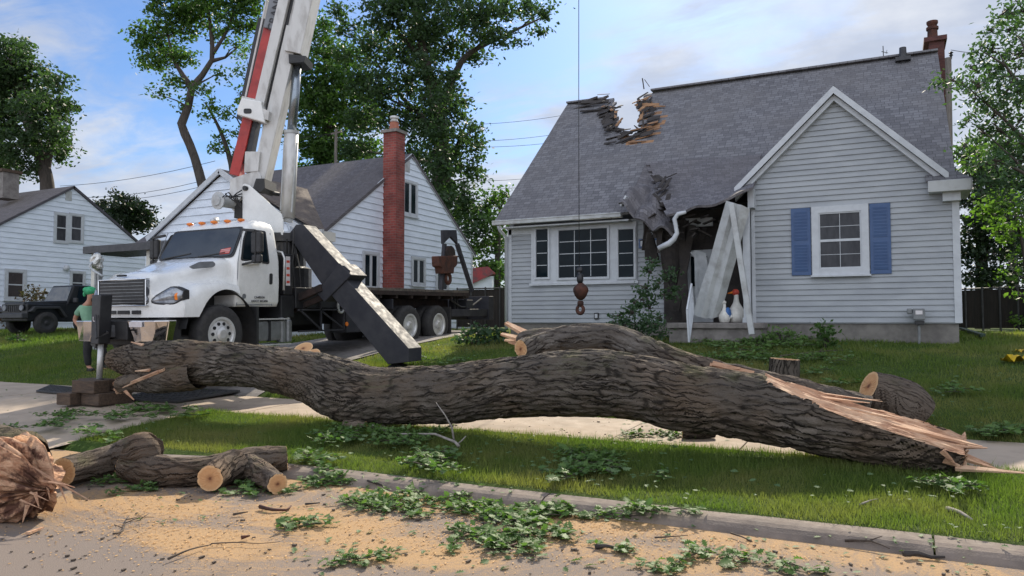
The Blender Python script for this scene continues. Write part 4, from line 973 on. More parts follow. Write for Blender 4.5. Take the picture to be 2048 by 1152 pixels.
# log chunk behind the trunk and the low stump on the lawn
g0 = on_ground(1850, 842); g1 = on_ground(1745, 800)
CH = thing('log_chunk', 'thick cut log lying on the lawn behind the splintered end of the trunk', 'log', g0)
make_log(CH, [at(1738, 772, Y=10.1), at(1775, 788, Y=10.2), at(1815, 806, Y=10.25), at(1848, 828, Y=10.3)], [.19, .25, .27, .20], 51)
S0 = on_ground(1567, 757); ST = thing('tree_stump', 'low upright stump on the lawn behind the fallen trunk', 'stump', S0)
make_log(ST, [S0 + V((0, 0, -.05)), S0 + V((.01, 0, .15)), S0 + V((.02, 0, .30))], [.235, .22, .225], 55, (False, True), mname='bark')
C0 = on_ground(1366, 878); CS = thing('branch_stub', 'small round branch offcut on the pavement under the fallen trunk', 'offcut', C0)
make_log(CS, [C0 + V((0, 0, .075)), C0 + V((.16, .05, .075)), C0 + V((.34, .14, .08))], [.068, .07, .06], 58, mname='bark', n=28)
WB = on_ground(690, 862); WD = thing('wood_offcut', 'pale split wood block wedged under the fallen trunk', 'wood block', WB)
make_log(WD, [WB + V((-.02, 0, .06)), WB + V((.12, .05, .06)), WB + V((.26, .1, .06))], [.085, .085, .08], 61, n=24)
# torn root at the left edge of the road
random.seed(31)
RT0 = on_ground(28, 1048); RT = thing('torn_root', 'huge torn orange root end with long splinters at the left edge of the road', 'root', RT0)
rc = RT0 + V((-.08, .12, .27)); mb = MB(); NA, NT = 170, 90; vs = []; uvs = []
def tornprof(t): return sm_(t, ((0, .27), (.25, .30), (.55, .33), (.8, .25), (.93, .14), (1, .02)))
def sm_(t, tab):
    for (a, va), (b_, vb) in zip(tab, tab[1:]):
        if t <= b_: return va + (vb - va) * (t - a) / (b_ - a)
    return tab[-1][1]
for i in range(NT + 1):
    t = i / NT
    for k in range(NA):
        a = 2 * math.pi * k / NA; ca, sa_ = math.cos(a), math.sin(a)
        fib = abs(noise.noise((ca * 7, sa_ * 7, t * 1.1))); fine = abs(noise.noise((ca * 19, sa_ * 19, t * 2.2 + 4))); lob = noise.noise((ca * 1.5 + 3, sa_ * 1.5, t * 1.4)); rag = noise.noise((ca * 3.2, sa_ * 3.2, 9)) + .6 * noise.noise((ca * 9, sa_ * 9, 2))
        f3 = abs(noise.noise((ca * 42, sa_ * 42, t * 5))); r = tornprof(t) * (1 + .36 * lob - .26 * fib - .30 * fine - .16 * f3 + .2); x = -.72 + .95 * t + .26 * rag * t ** 2 + .05 * noise.noise((ca * 16, sa_ * 16, t * 3)) * t
        q = rc + V((x, ca * r, sa_ * r + .05 * math.sin(t * 3))); q.z = max(q.z, RT0.z + .004); vs.append(q)
mb.add(vs, [(i * NA + k, i * NA + (k + 1) % NA, (i + 1) * NA + (k + 1) % NA, (i + 1) * NA + k) for i in range(NT) for k in range(NA)])
mb.build('torn_wood', M['rootwood'], RT, smooth=True)
bk = MB(); make = barked([rc + V((-1.6, .30, .10)), rc + V((-.8, .22, .12)), rc + V((-.40, .16, .15)), rc + V((-.16, .13, .20))], [.30, .30, .28, .18], .025, 60, .035, 77, .08)[0]
make.build('bark', M['bark'], RT, smooth=True, fix=False)
sp = MB(); dR = (RT0 - CAM).dot(_f)
for px, py, qx, qy, w, tp, dd in ((60, 935, 186, 1004, .06, .1, .0), (70, 950, 150, 975, .05, .4, .05), (85, 962, 135, 970, .04, .5, -.05), (118, 968, 134, 1008, .035, .25, -.02), (40, 930, 110, 965, .05, .3, .1), (60, 985, 98, 1002, .03, .2, -.1), (40, 1000, 84, 1018, .03, .2, -.12), 
                              (55, 1010, 45, 1045, .05, .3, -.2), (70, 985, 78, 1015, .05, .3, -.1), (95, 975, 100, 1000, .03, .3, 0)):
    shard(sp, at(px, py, d=dR + dd), at(qx, qy, d=dR + dd - .05), w * .62, w * .3, tp * .5, (.2, 1, .5))
sp.each('splinter', M['split'], RT)
ws = MB(); p0, p1 = on_ground(55, 1072, .02), on_ground(86, 1060, .02); ws.bar(p0, p1, .035, .02, None, .02, .01); tag(ws.build('wood_splinter', M['split']), 'single flat orange splinter on the road below the torn root', 'splinter')
# ------------------------------------------------------------------ trees
def tree(name, label, trunk, blobs, leafm, leaf=.22, dens=1.0, limbs=(), barkm='tree_bark', cat='tree', group=None, seed=0, clump=.42, per=26, trad=None, up=.3, asp=.6, link=True):
    """trunk: list of (point, radius); blobs: list of (centre, radius) filled with leafy clumps fed by limbs"""
    global rng
    rng = np.random.default_rng(seed + 100); random.seed(seed)
    dens *= DENS; leaf *= 1.15
    b0 = V(trunk[0][0]); zg = gz(b0.x, b0.y)
    if b0.z > zg + .15: trunk = [(V((b0.x, b0.y, zg - .1)), trunk[0][1] * 1.15)] + list(trunk)
    base = trunk[0][0]; root = thing(name, label, cat, base, group=group); mb = MB()
    p, r = resample([t[0] for t in trunk], [t[1] for t in trunk], .5); mb.tube(p, r, 12, wob=.05)
    allp = list(zip(p, r)); out = []
    for lb in limbs:
        q, rr_ = resample([t[0] for t in lb], [t[1] for t in lb], .4); mb.tube(q, rr_, 8, wob=.05); allp += list(zip(q, rr_))
    for c, R_ in blobs:
        c = V(c)
        if link:
            cand = [(a, ra) for a, ra in allp if a.z < c.z + R_ * .3] or allp
            s, sr_ = min(cand, key=lambda t: (t[0] - c).length + .35 * max(0, t[0].z - c.z + R_)); L = (c - s).length
            if L > .3:
                mid = (s + c) / 2 + jit(L * .10) + V((0, 0, L * .05)); r0 = min(sr_ * .65, .02 + L * .022)
                q, rr_ = resample([s, mid, c], [r0, r0 * .65, r0 * .25], max(.25, L / 8)); mb.tube(q, rr_, 7); allp += list(zip(q[2:], rr_[2:]))
            for _ in range(4):
                e = c + jit(R_ * .8); mb.tube([c + (e - c) * -.3, c + jit(R_ * .15), e], [.022, .016, .006], 5)
        m = max(3, int(dens * 5.5 * R_ ** 2 / (clump ** 1.3)))
        dirs = rng.normal(size=(m, 3)); dirs /= np.linalg.norm(dirs, axis=1, keepdims=True); rad_ = R_ * rng.uniform(.30, 1.03, (m, 1)) ** .55
        cc = np.array(c) + dirs * rad_ * np.array([1, 1, .82])
        k = per; sz = clump * rng.uniform(.5, 1.6, (m, 1, 1))
        pts = cc[:, None, :] + rng.normal(size=(m, k, 3)) * sz * np.array([.55, .55, .34])
        out.append(pts.reshape(-1, 3))
    mb.build('trunk', M[barkm], root, smooth=True)
    pts = np.concatenate(out)
    np_mesh('crown', leaf_quads(pts, leaf, up, asp), 4, M[leafm], root)
    return root
DENS = 2.6
def B(px, py, rpx, d, j=.0):
    dd = d + random.uniform(-j, j); return (at(px, py, d=dd), rpx * dd / 1500)
random.seed(3)
# left tree
d = 40
tree('broadleaf_tree', 'dark broadleaf tree at the far left rising behind the white house', [(at(100, 470, d=d), .42), (at(92, 350, d=d), .33), (at(75, 300, d=d), .29), (at(45, 200, d=d), .3), (at(25, 110, d=d), .12)],
     [B(x, y, r, d, 2.2) for x, y, r in ((20, 120, 48), (62, 150, 42), (-30, 150, 60), (30, 200, 50), (-20, 240, 55), (70, 220, 40), (115, 165, 24), (118, 225, 28), (85, 275, 36), (20, 290, 45), (-30, 310, 45), (128, 210, 16), (108, 300, 26), (60, 335, 26), (15, 340, 28), (122, 265, 22), (-60, 210, 60), (40, 95, 22), (95, 190, 30), (132, 300, 14), (140, 218, 12))],
     'leaf_dark', .20, 1.0, [[(at(90, 340, d=d), .25), (at(110, 260, d=d), .14), (at(120, 190, d=d), .05)], [(at(80, 310, d=d), .25), (at(40, 260, d=d + 1), .15), (at(-20, 200, d=d + 1), .06)]], seed=1)
# crooked tree
d = 34
tree('crooked_tree', 'thin tree with a crooked bare trunk behind the neighbour house', [(at(415, 440, d=d), .24), (at(398, 345, d=d), .21), (at(380, 290, d=d), .19), (at(363, 248, d=d), .19), (at(376, 215, d=d), .17), (at(384, 175, d=d), .16), (at(405, 150, d=d), .13), (at(424, 120, d=d), .11), (at(422, 60, d=d), .09), (at(415, 10, d=d), .05)],
     [B(x, y, r, d, 1.2) for x, y, r in ((330, 20, 36), (375, 15, 36), (290, 65, 26), (325, 75, 34), (365, 60, 34), (410, 30, 32), (455, 25, 34), (495, 20, 26), (300, 110, 24), (335, 125, 28), (370, 110, 22), (345, 165, 20), (320, 190, 12), (290, 130, 14), (435, 70, 20), (480, 60, 22), (470, 95, 12), (505, 50, 16), (395, -20, 50), (460, -20, 40), (340, -25, 40), (275, 85, 14), (440, 145, 9), (395, 185, 12), (365, 215, 10), (405, 178, 8), (510, -10, 25))],
     'leaf_mid', .17, .85, [[(at(384, 178, d=d), .17), (at(365, 150, d=d), .11), (at(345, 110, d=d), .07), (at(330, 40, d=d), .03)], [(at(424, 122, d=d), .10), (at(450, 115, d=d), .06), (at(480, 90, d=d), .03)], [(at(424, 110, d=d), .10), (at(455, 60, d=d), .06), (at(470, 10, d=d), .03)]], seed=2, clump=.36)
d = 38
tree('sparse_tree', 'sparse young tree with see-through foliage left of the crane boom', [(at(470, 430, d=d), .16), (at(462, 330, d=d), .13), (at(440, 260, d=d), .09), (at(410, 205, d=d), .04)],
     [B(x, y, r, d, 1) for x, y, r in ((425, 205, 20), (455, 225, 22), (480, 190, 22), (500, 140, 26), (505, 95, 22), (440, 285, 18), (470, 310, 16), (490, 250, 22), (410, 230, 13), (500, 210, 24), (430, 300, 14), (465, 265, 15), (490, 110, 18))], 'leaf_bright', .17, .38, [[(at(462, 330, d=d), .1), (at(490, 240, d=d), .07), (at(500, 130, d=d), .03)]], seed=3, clump=.36)
# big tree in the middle
d = 41
tree('great_oak', 'tallest dark oak behind the chimney with a long branch reaching right', [(at(872, 560, d=d), .62), (at(880, 420, d=d), .52), (at(884, 330, d=d), .46), (at(876, 230, d=d), .38), (at(850, 120, d=d), .28), (at(830, 20, d=d), .18)],
     [B(x, y, r, d, 3) for x, y, r in ((760, 30, 45), (810, 20, 45), (860, 30, 42), (910, 20, 40), (960, 15, 36), (1010, 25, 28), (1055, 20, 26), (1090, 25, 18), (1080, 60, 16), (990, 70, 26), (1030, 75, 16), (950, 60, 30), (760, 100, 45), (820, 100, 45), (880, 90, 40), (930, 105, 28), (970, 110, 12), (740, 170, 42), (800, 170, 45), (860, 170, 40), (905, 165, 26), (730, 240, 38), (790, 240, 42), (850, 240, 36), (900, 230, 28), (925, 205, 16),
                                    (720, 300, 34), (820, 300, 34), (870, 300, 30), (860, 250, 30), (905, 285, 36), (935, 270, 28), (950, 300, 18), (890, 335, 36), (935, 330, 26), (955, 355, 16), (895, 385, 32), (930, 390, 26), (880, 370, 26), (900, 430, 30), (935, 425, 26), (960, 420, 18), (910, 470, 30), (950, 460, 26), (880, 470, 24), (930, 520, 26), (890, 200, 34), (850, 330, 24), (700, 60, 24), (690, 110, 22), (680, 20, 20), (800, -30, 60), (900, -30, 50), (1000, -20, 36))] + [B(x, y, r, d - 3, .6) for x, y, r in ((885, 330, 26), (888, 395, 26), (878, 255, 26), (880, 450, 24), (862, 195, 28), (850, 120, 26), (838, 60, 26), (895, 500, 24))],
     'leaf_dark', .22, .9, [[(at(876, 230, d=d), .3), (at(905, 160, d=d), .2), (at(935, 110, d=d), .16), (at(1010, 70, d=d), .1), (at(1085, 35, d=d), .04)], [(at(880, 300, d=d), .25), (at(850, 240, d=d + 1), .16), (at(800, 190, d=d + 2), .1), (at(750, 120, d=d + 2), .05)], [(at(884, 350, d=d), .2), (at(915, 290, d=d), .12), (at(935, 240, d=d), .05)], [(at(850, 120, d=d), .2), (at(790, 60, d=d), .1)]], seed=4, clump=.50)
d = 47
tree('broadleaf_tree', 'brighter green bushy tree between the boom and the dark oak', [(at(660, 500, d=d), .45), (at(655, 300, d=d), .35), (at(650, 150, d=d), .2)],
     [B(x, y, r, d, 2) for x, y, r in ((640, 90, 36), (675, 110, 36), (620, 150, 42), (665, 170, 44), (705, 160, 40), (620, 220, 44), (670, 240, 44), (715, 230, 40), (640, 290, 36), (690, 300, 36), (740, 300, 30), (600, 280, 34), (640, 330, 36), (660, 340, 30), (700, 345, 30), (655, 300, 34), (650, 200, 36), (715, 120, 26), (745, 190, 30), (650, 50, 20), (600, 190, 36))], 'leaf_mid', .24, .8, seed=5, clump=.52)
# low trees beyond the houses
d = 46
tree('round_tree', 'low dark rounded tree between the two white houses', [(at(255, 520, d=d), .3), (at(255, 430, d=d), .2)],
     [B(x, y, r, d, 1.5) for x, y, r in ((215, 425, 26), (250, 412, 26), (285, 425, 26), (265, 440, 32), (230, 450, 30), (300, 450, 18), (205, 455, 20), (240, 395, 12), (195, 415, 14))], 'leaf_dense', .2, 1.0, seed=6, clump=.4)
d = 40
for i, (lab, lst, lm, sd_) in enumerate((('leafy green tree filling the gap left of the damaged house', ((985, 400, 24), (1010, 390, 16), (965, 440, 26), (1000, 440, 26), (1030, 430, 16), (970, 490, 28), (1005, 490, 28), (975, 540, 28), (1008, 545, 28), (995, 590, 26), (1020, 590, 20)), 'leaf_mid', 7),)):
    tree('broadleaf_tree', lab, [(at(995, 640, d=d), .22), (at(995, 520, d=d), .16), (at(1000, 420, d=d), .07)], [B(x, y, r, d, 1.5) for x, y, r in lst], lm, .22, .75, seed=sd_, clump=.45)
# right edge
d = 13.5
tree('young_tree', 'leafy young tree hanging into the right edge beside the damaged house', [(at(2110, 690, d=d), .10), (at(2095, 500, d=d), .085), (at(2070, 300, d=d), .06), (at(2050, 100, d=d), .03)],
     [B(x, y, r, d, .7) for x, y, r in ((2020, 60, 34), (1985, 100, 30), (2040, 110, 40), (1975, 160, 34), (2025, 170, 40), (1945, 135, 20), (1950, 200, 26), (1995, 225, 36), (2040, 240, 36), (1935, 240, 14), (1965, 265, 28), (2015, 290, 38), (1925, 170, 13), (2045, 320, 36), (1990, 320, 26), (2010, 25, 22), (2050, 20, 36), (1905, 160, 9), (1980, 60, 12), (1880, 165, 8), (2060, 380, 40), (2020, 370, 26), (1960, 330, 22), (1985, 370, 26), (2000, 260, 30), (1955, 170, 20), (2005, 130, 26), (2035, 200, 30), (1930, 290, 14))], 'leaf_blue', .085, 1.25,
     [[(at(2070, 300, d=d), .04), (at(2010, 240, d=d), .025), (at(1930, 170, d=d), .01)], [(at(2060, 200, d=d), .04), (at(2010, 130, d=d), .02), (at(1960, 100, d=d), .008)], [(at(2080, 380, d=d), .04), (at(2030, 320, d=d), .02), (at(1970, 265, d=d), .008)]], seed=8, clump=.20, per=22, asp=.5)
d = 21
tree('bright_bush', 'sunlit green bush overhanging the dark fence at the right', [(at(2060, 640, d=d), .08), (at(2050, 520, d=d), .05), (at(2030, 420, d=d), .03)],
     [B(x, y, r, d, .8) for x, y, r in ((1985, 400, 24), (2020, 395, 30), (2045, 430, 30), (1965, 430, 16), (2025, 465, 30), (2045, 510, 26), (2000, 460, 18), (2030, 545, 20), (2045, 590, 16), (1990, 430, 18), (2040, 640, 8), (1950, 300, 20), (1930, 330, 16))], 'leaf_bright', .13, .8, seed=9, clump=.28, per=22)
d = 27
tree('evergreen_tree', 'dark evergreen mass directly behind the right corner of the damaged house', [(at(1965, 660, d=d), .25), (at(1962, 450, d=d), .15), (at(1958, 330, d=d), .05)],
     [B(x, y, r, d, 1) for x, y, r in ((1935, 320, 22), (1960, 350, 30), (1990, 345, 26), (1940, 400, 34), (1985, 400, 36), (1950, 450, 36), (1995, 460, 38), (1940, 500, 32), (1980, 510, 36), (2020, 500, 30), (1945, 550, 30), (1985, 560, 32), (2025, 560, 24), (1925, 360, 20), (2010, 420, 34), (2045, 470, 34), (2050, 540, 24))], 'leaf_dense', .15, 1.2, seed=10, clump=.36)
d = 44
tree('broadleaf_tree', 'pale distant tree showing through the right hand foliage', [(at(2030, 650, d=d), .3), (at(2025, 450, d=d), .2)],
     [B(x, y, r, d, 2) for x, y, r in ((1945, 300, 26), (1985, 300, 30), (2030, 290, 34), (1960, 340, 30), (2010, 350, 36), (2050, 370, 40), (1990, 620, 26), (2040, 600, 30))], 'leaf_mid', .2, .6, seed=11, clump=.5)
# shrubs
def shrub(name, label, px, py, blobs, d, lm, leaf, clump=.14, dens=1.0, seed=0, cat='shrub', group=None):
    p = on_ground(px, py); d = d or (p - CAM).dot(_f)
    return tree(name, label, [(p + V((0, 0, -.05)), .03), (p + V((0, 0, .25)), .02)], [B(x, y, r, d, .2) for x, y, r in blobs], lm, leaf, dens, cat=cat, group=group, seed=seed, clump=clump, per=20)
shrub('young_shrub', 'tall loose shrub under the torn porch roof beside the picture window', 1300, 672, ((1300, 545, 15), (1290, 575, 17), (1315, 570, 13), (1285, 600, 16), (1335, 560, 12), (1345, 545, 8), (1325, 590, 14), (1345, 590, 9), (1270, 605, 11), (1300, 615, 14), (1350, 575, 7), (1305, 525, 8)), 16.3, 'leaf_blue', .085, .13, .8, 21)
shrub('spreading_shrub', 'low spreading shrub in front of the porch left of the steps', 1270, 684, ((1235, 632, 14), (1265, 625, 18), (1290, 640, 20), (1250, 650, 20), (1310, 655, 18), (1280, 665, 18), (1225, 648, 10), (1320, 635, 12), (1325, 668, 12)), 15.6, 'leaf_blue', .075, .12, 1.0, 22)
shrub('fallen_branches', 'dark green cut branches heaped between the truck and the damaged house', 955, 690, ((935, 670, 14), (960, 662, 15), (985, 660, 12), (945, 682, 12), (970, 680, 14), (995, 675, 10), (920, 678, 9), (1005, 668, 8)), 17.5, 'leaf_blue', .10, .14, 1.1, 23, cat='branches')
shrub('red_shrub', 'reddish brown spiky shrub beneath the left house window', 70, 650, ((62, 600, 16), (85, 595, 14), (45, 615, 14), (75, 620, 18), (95, 610, 12), (30, 630, 12), (68, 580, 8)), 31.0, 'leaf_red', .13, .24, .8, 24)
shrub('red_shrub', 'smaller reddish shrub cut off by the left edge of the picture', 8, 660, ((5, 620, 12), (-10, 630, 18), (12, 635, 10), (20, 650, 9)), 31.0, 'leaf_red', .13, .24, .8, 25)
shrub('garden_plant', 'low weeds growing in front of the black car', 35, 684, ((25, 678, 6), (38, 676, 7), (48, 680, 6)), None, 'leaf_mid', .08, .12, 1, 26, cat='plant')
shrub('fallen_branch', 'leafy broken branch standing on the lawn below the gable window', 1650, 700, ((1645, 655, 7), (1660, 660, 8), (1640, 668, 7), (1655, 680, 7), (1665, 685, 6), (1648, 695, 8)), None, 'leaf_mid', .085, .12, .9, 27, cat='branch')
shrub('fallen_branch', 'green leafy branch heap along the foundation beside the porch steps', 1560, 690, ((1530, 672, 7), (1555, 665, 9), (1575, 670, 8), (1600, 676, 6), (1540, 682, 8), (1500, 688, 7), (1565, 682, 8)), None, 'leaf_cut', .08, .12, .9, 28, cat='branch')
# ------------------------------------------------------------------ crane truck (x to its left side, y backwards, z up from the tyre contact)
TK = thing('crane_truck', 'white cab boom crane truck with its outrigger down beside the neighbour house', 'crane truck', (-12.15, 9.92, .92), (R(1.2), 0, 0)); TK['_local'] = 1
TM = Matrix.Translation((-12.15, 9.92, .92)) @ Matrix.Rotation(R(1.2), 4, 'X'); TI = TM.inverted()
def Lw(px, py, **k): return TI @ at(px, py, **k)
def sm(t, tab):
    for (a, va), (b_, vb) in zip(tab, tab[1:]):
        if t <= b_:
            u_ = (t - a) / (b_ - a); u_ = u_ * u_ * (3 - 2 * u_); return va + (vb - va) * u_
    return tab[-1][1]
def sweep(x): return .30 * (abs(x) / 1.2) ** 2.4
YN, YC = -1.12, .44
def section(t):
    y = YN + (YC - YN) * t; zc = sm(t, ((0, 1.54), (.14, 1.66), (1, 1.98))); hw = sm(t, ((0, .64), (1, .97))); zf = sm(t, ((0, 1.20), (.12, 1.30), (.42, 1.45), (.72, 1.50), (1, 1.44)))
    fx = sm(t, ((0, .98), (.4, 1.08), (1, 1.10))); zb = .84; dy = y - .04
    if abs(dy) < .82:
        arch = .52 + math.sqrt(max(0, .82 ** 2 - dy * dy)); zb = max(zb, arch) if dy < 0 or y < .5 else arch
    if dy > 0 and abs(dy) >= .78: zb = .84
    zb = min(zb, zf - .14)
    return y, [(0, zc), (hw * .5, zc - .006), (hw * .82, zc - .03), (hw * .95, zc - .075), (hw, zc - .15), (hw + .03, max(zf + .05, zc - .30)), (hw + .08, zf + .012), (max(fx - .04, hw + .10), zf), (fx + .07, zf - .025), (1.19, zf - .085), (1.215, zf - .14), (1.22, zb)]
hood = MB(); ts = [0, .03, .07, .12, .18, .24, .3, .36, .42, .48, .54, .6, .66, .72, .78, .84, .9, .95, 1]
rowsH = []
for t in ts:
    y, pr = section(t); row = []
    for sgn in (-1, 1):
        pp = [(sgn * x, y + sweep(x) * (1 - t), z) for x, z in pr]; row += pp[::-1][:-1] if sgn < 0 else pp
    rowsH.append(row)
k = len(rowsH[0]); hood.add([p for r_ in rowsH for p in r_], [(i * k + j, i * k + j + 1, (i + 1) * k + j + 1, (i + 1) * k + j) for i in range(len(ts) - 1) for j in range(k - 1)])
hood.build('hood', M['paint_white'], TK, smooth=True, fix=False)
fr_ = MB(); row = rowsH[0]; low = [(x, y, .84) for x, y, z in row]; mid = [(x, y - .015, .84 + (z - .84) * .5) for x, y, z in row]
n_ = len(row); fr_.add(list(row) + mid + low, [(i, i + 1, n_ + i + 1, n_ + i) for i in range(n_ - 1)] + [(n_ + i, n_ + i + 1, 2 * n_ + i + 1, 2 * n_ + i) for i in range(n_ - 1)])
fr_.build('front_panel', M['paint_white'], TK, smooth=True, fix=False)
g = MB(); g.box(-.62, .62, YN - .018, YN + .05, 1.06, 1.50); gr_ = g.build('grille', M['plastic_black'], TK, bevel=.03)
g = MB()
for i in range(7): z = 1.10 + i * .058; g.box(-.585, .585, YN - .028, YN - .017, z, z + .009)
g.build('grille_bars', M['tank'], gr_)
g = MB()
for a, b_, c, d_ in ((-.64, .64, 1.505, 1.525), (-.64, .64, 1.04, 1.055)): g.box(a, b_, YN - .026, YN + .06, c, d_)
g.box(-.64, -.622, YN - .026, YN + .06, 1.056, 1.504); g.box(.622, .64, YN - .026, YN + .06, 1.056, 1.504); g.build('grille_surround', M['chrome'], gr_, bevel=.01)
g = MB(); g.box(-.10, .10, YN - .05, YN + .02, 1.565, 1.60); g.build('nose_badge', M['plastic_black'], TK, bevel=.012)
g = MB()
for a, b_ in ((-.48, -.16), (-.12, .20), (.26, .46)): g.box(a, b_, YN - .03 + .02, YN + .05, .90, .965)
g.build('lower_vents', M['plastic_black'], TK)
for sgn in (-1, 1):
    def lens(x0, x1, zt, zb_, o, mb, n=10):
        vs = []
        for i in range(n + 1):
            x = x0 + (x1 - x0) * i / n; y = YN + sweep(x) - .02 - o
            q = i / n; top = zt(q); bo = zb_(q)
            vs += [(sgn * x, y, bo), (sgn * x, y - .012, (top + bo) / 2), (sgn * x, y + .015, top), (sgn * x, y + .12, top), (sgn * x, y + .12, bo)]
        fs = [(i * 5 + j, i * 5 + (j + 1) % 5, (i + 1) * 5 + (j + 1) % 5, (i + 1) * 5 + j) for i in range(n) for j in range(5)] + [(0, 1, 2, 3, 4), tuple(n * 5 + j for j in range(5))]
        mb.add(vs, fs)
    zt = lambda q: 1.17 + .19 * min(1, q * 1.6) - .07 * max(0, q - .75) * 4
    zb_ = lambda q: 1.10 - .025 * math.sin(q * 3.1) + .10 * max(0, q - .75) * 3
    g = MB(); lens(.68, 1.205, lambda q: zt(q) + .02, lambda q: zb_(q) - .02, -.01, g); hl = g.build('headlight_housing', M['plastic_black'], TK, smooth=False)
    g = MB(); lens(.71, 1.19, zt, zb_, .006, g); g.build('headlight', M['headlamp'], hl, smooth=True)
    g = MB(); lens(1.09, 1.13, lambda q: 1.29, lambda q: 1.14, .012, g, 3); g.build('turn_lamp', M['amber'], hl)
    # chrome bumper corner
    g = MB(); pl = [(.42, -1.34), (.75, -1.34), (1.05, -1.28), (1.2, -1.12), (1.2, -.95), (1.1, -.95), (.42, -1.15)]
    bot = [(.60, -1.32), (.78, -1.32), (1.0, -1.26), (1.12, -1.12), (1.12, -.97), (1.05, -.97), (.60, -1.15)]
    n7 = len(pl); g.add([(sgn * x, y, .79) for x, y in pl] + [(sgn * x, y, .42) for x, y in bot], [tuple(range(n7)), tuple(range(n7, 2 * n7))[::-1]] + [(i, n7 + i, n7 + (i + 1) % n7, (i + 1) % n7) for i in range(n7)])
    g.build('bumper_corner', M['chrome'], TK, bevel=.015)
g = MB(); g.box(-.42, .42, -1.33, -1.1, .46, .785); g.box(-1.0, 1.0, -1.0, -.7, .35, .82); g.build('bumper_center', M['plastic_black'], TK, bevel=.01)
g = MB(); g.box(.50, .82, -1.355, -1.343, .68, .77); g.build('number_plate', M['sticker'], TK)
# cab
def rring(z, y0, y1, hx, rad=.10, n=5):
    pts = []
    for cx, cy, a0 in ((hx - rad, y1 - rad, 0), (-hx + rad, y1 - rad, 90), (-hx + rad, y0 + rad, 180), (hx - rad, y0 + rad, 270)):
        for i in range(n + 1): a = R(a0 + 90 * i / n); pts.append((cx + rad * math.cos(a), cy + rad * math.sin(a), z))
    return pts
cab = MB(); levels = [(1.02, .40, 1.52, 1.10, .05), (1.12, .40, 1.54, 1.135, .06), (1.5, .40, 1.55, 1.155, .08), (1.93, .42, 1.55, 1.15, .09), (2.02, .47, 1.55, 1.14, .10), (2.55, .76, 1.55, 1.045, .13), (2.66, .84, 1.53, 1.00, .16), (2.73, .95, 1.46, .92, .18), (2.76, 1.08, 1.36, .78, .12)]
rings = [rring(z, a, b_, hx, rd) for z, a, b_, hx, rd in levels]; k = len(rings[0])
cab.add([p for r_ in rings for p in r_], [(i * k + j, i * k + (j + 1) % k, (i + 1) * k + (j + 1) % k, (i + 1) * k + j) for i in range(len(rings) - 1) for j in range(k)] + [tuple((len(rings) - 1) * k + j for j in range(k)), tuple(range(k))[::-1]])
cab.build('cab', M['paint_white'], TK, smooth=True)
def wsx(z): t = (z - 2.02) / .53; return 1.14 + (1.045 - 1.14) * t
def wsy(z): t = (z - 2.02) / .53; return .47 + .29 * t
def rpoly(pts, rad, n=4):
    """rounded corners of a flat polygon given as 2-D points"""
    out = []; m = len(pts)
    for i in range(m):
        p, a, b_ = V((*pts[i], 0)), V((*pts[i - 1], 0)), V((*pts[(i + 1) % m], 0)); u1 = (a - p).normalized() * rad; u2 = (b_ - p).normalized() * rad
        for j in range(n + 1):
            t = j / n; q = p + u1 * (1 - t) ** 2 + u2 * t ** 2; out.append((q.x, q.y))
    return out
for nm, pts, o, mm, par in (('windscreen_seal', [(-1.05, 1.96), (1.05, 1.96), (.97, 2.585), (-.97, 2.585)], .006, 'plastic_black', TK), ('windscreen', [(-1.0, 2.0), (1.0, 2.0), (.93, 2.55), (-.93, 2.55)], .016, 'glass_clear', None)):
    g = MB(); pp = rpoly(pts, .10)
    cv = lambda x: .0
    g.prism([(x, wsy(z) - o - .02, z) for x, z in pp], (0, .02, 0)); o_ = g.build(nm, M[mm], par or seal_o)
    if par: seal_o = o_
    else: wsc = o_
g = MB()
for x0, x1, z1 in ((-.85, -.15, 2.08), (.1, .80, 2.06)): g.bar((x0, wsy(2.0) - .045, 2.0), (x1, wsy(z1) - .04, z1), .02, .02)
g.build('wiper', M['plastic_black'], TK)
g = MB(); g.prism([(x, wsy(z) - .042, z) for x, z in ((.66, 2.03), (.92, 2.04), (.90, 2.16), (.65, 2.13))], (0, .004, 0)); fl = g.build('flag_sticker', M['statue_red'], wsc)
g = MB()
for i in range(3): z = 2.055 + i * .03; g.prism([(x, wsy(zz) - .0445, zz) for x, zz in ((.67, z), (.91, z + .01), (.91, z + .019), (.67, z + .009))], (0, .001, 0))
g.build('stripes', M['sticker'], fl)
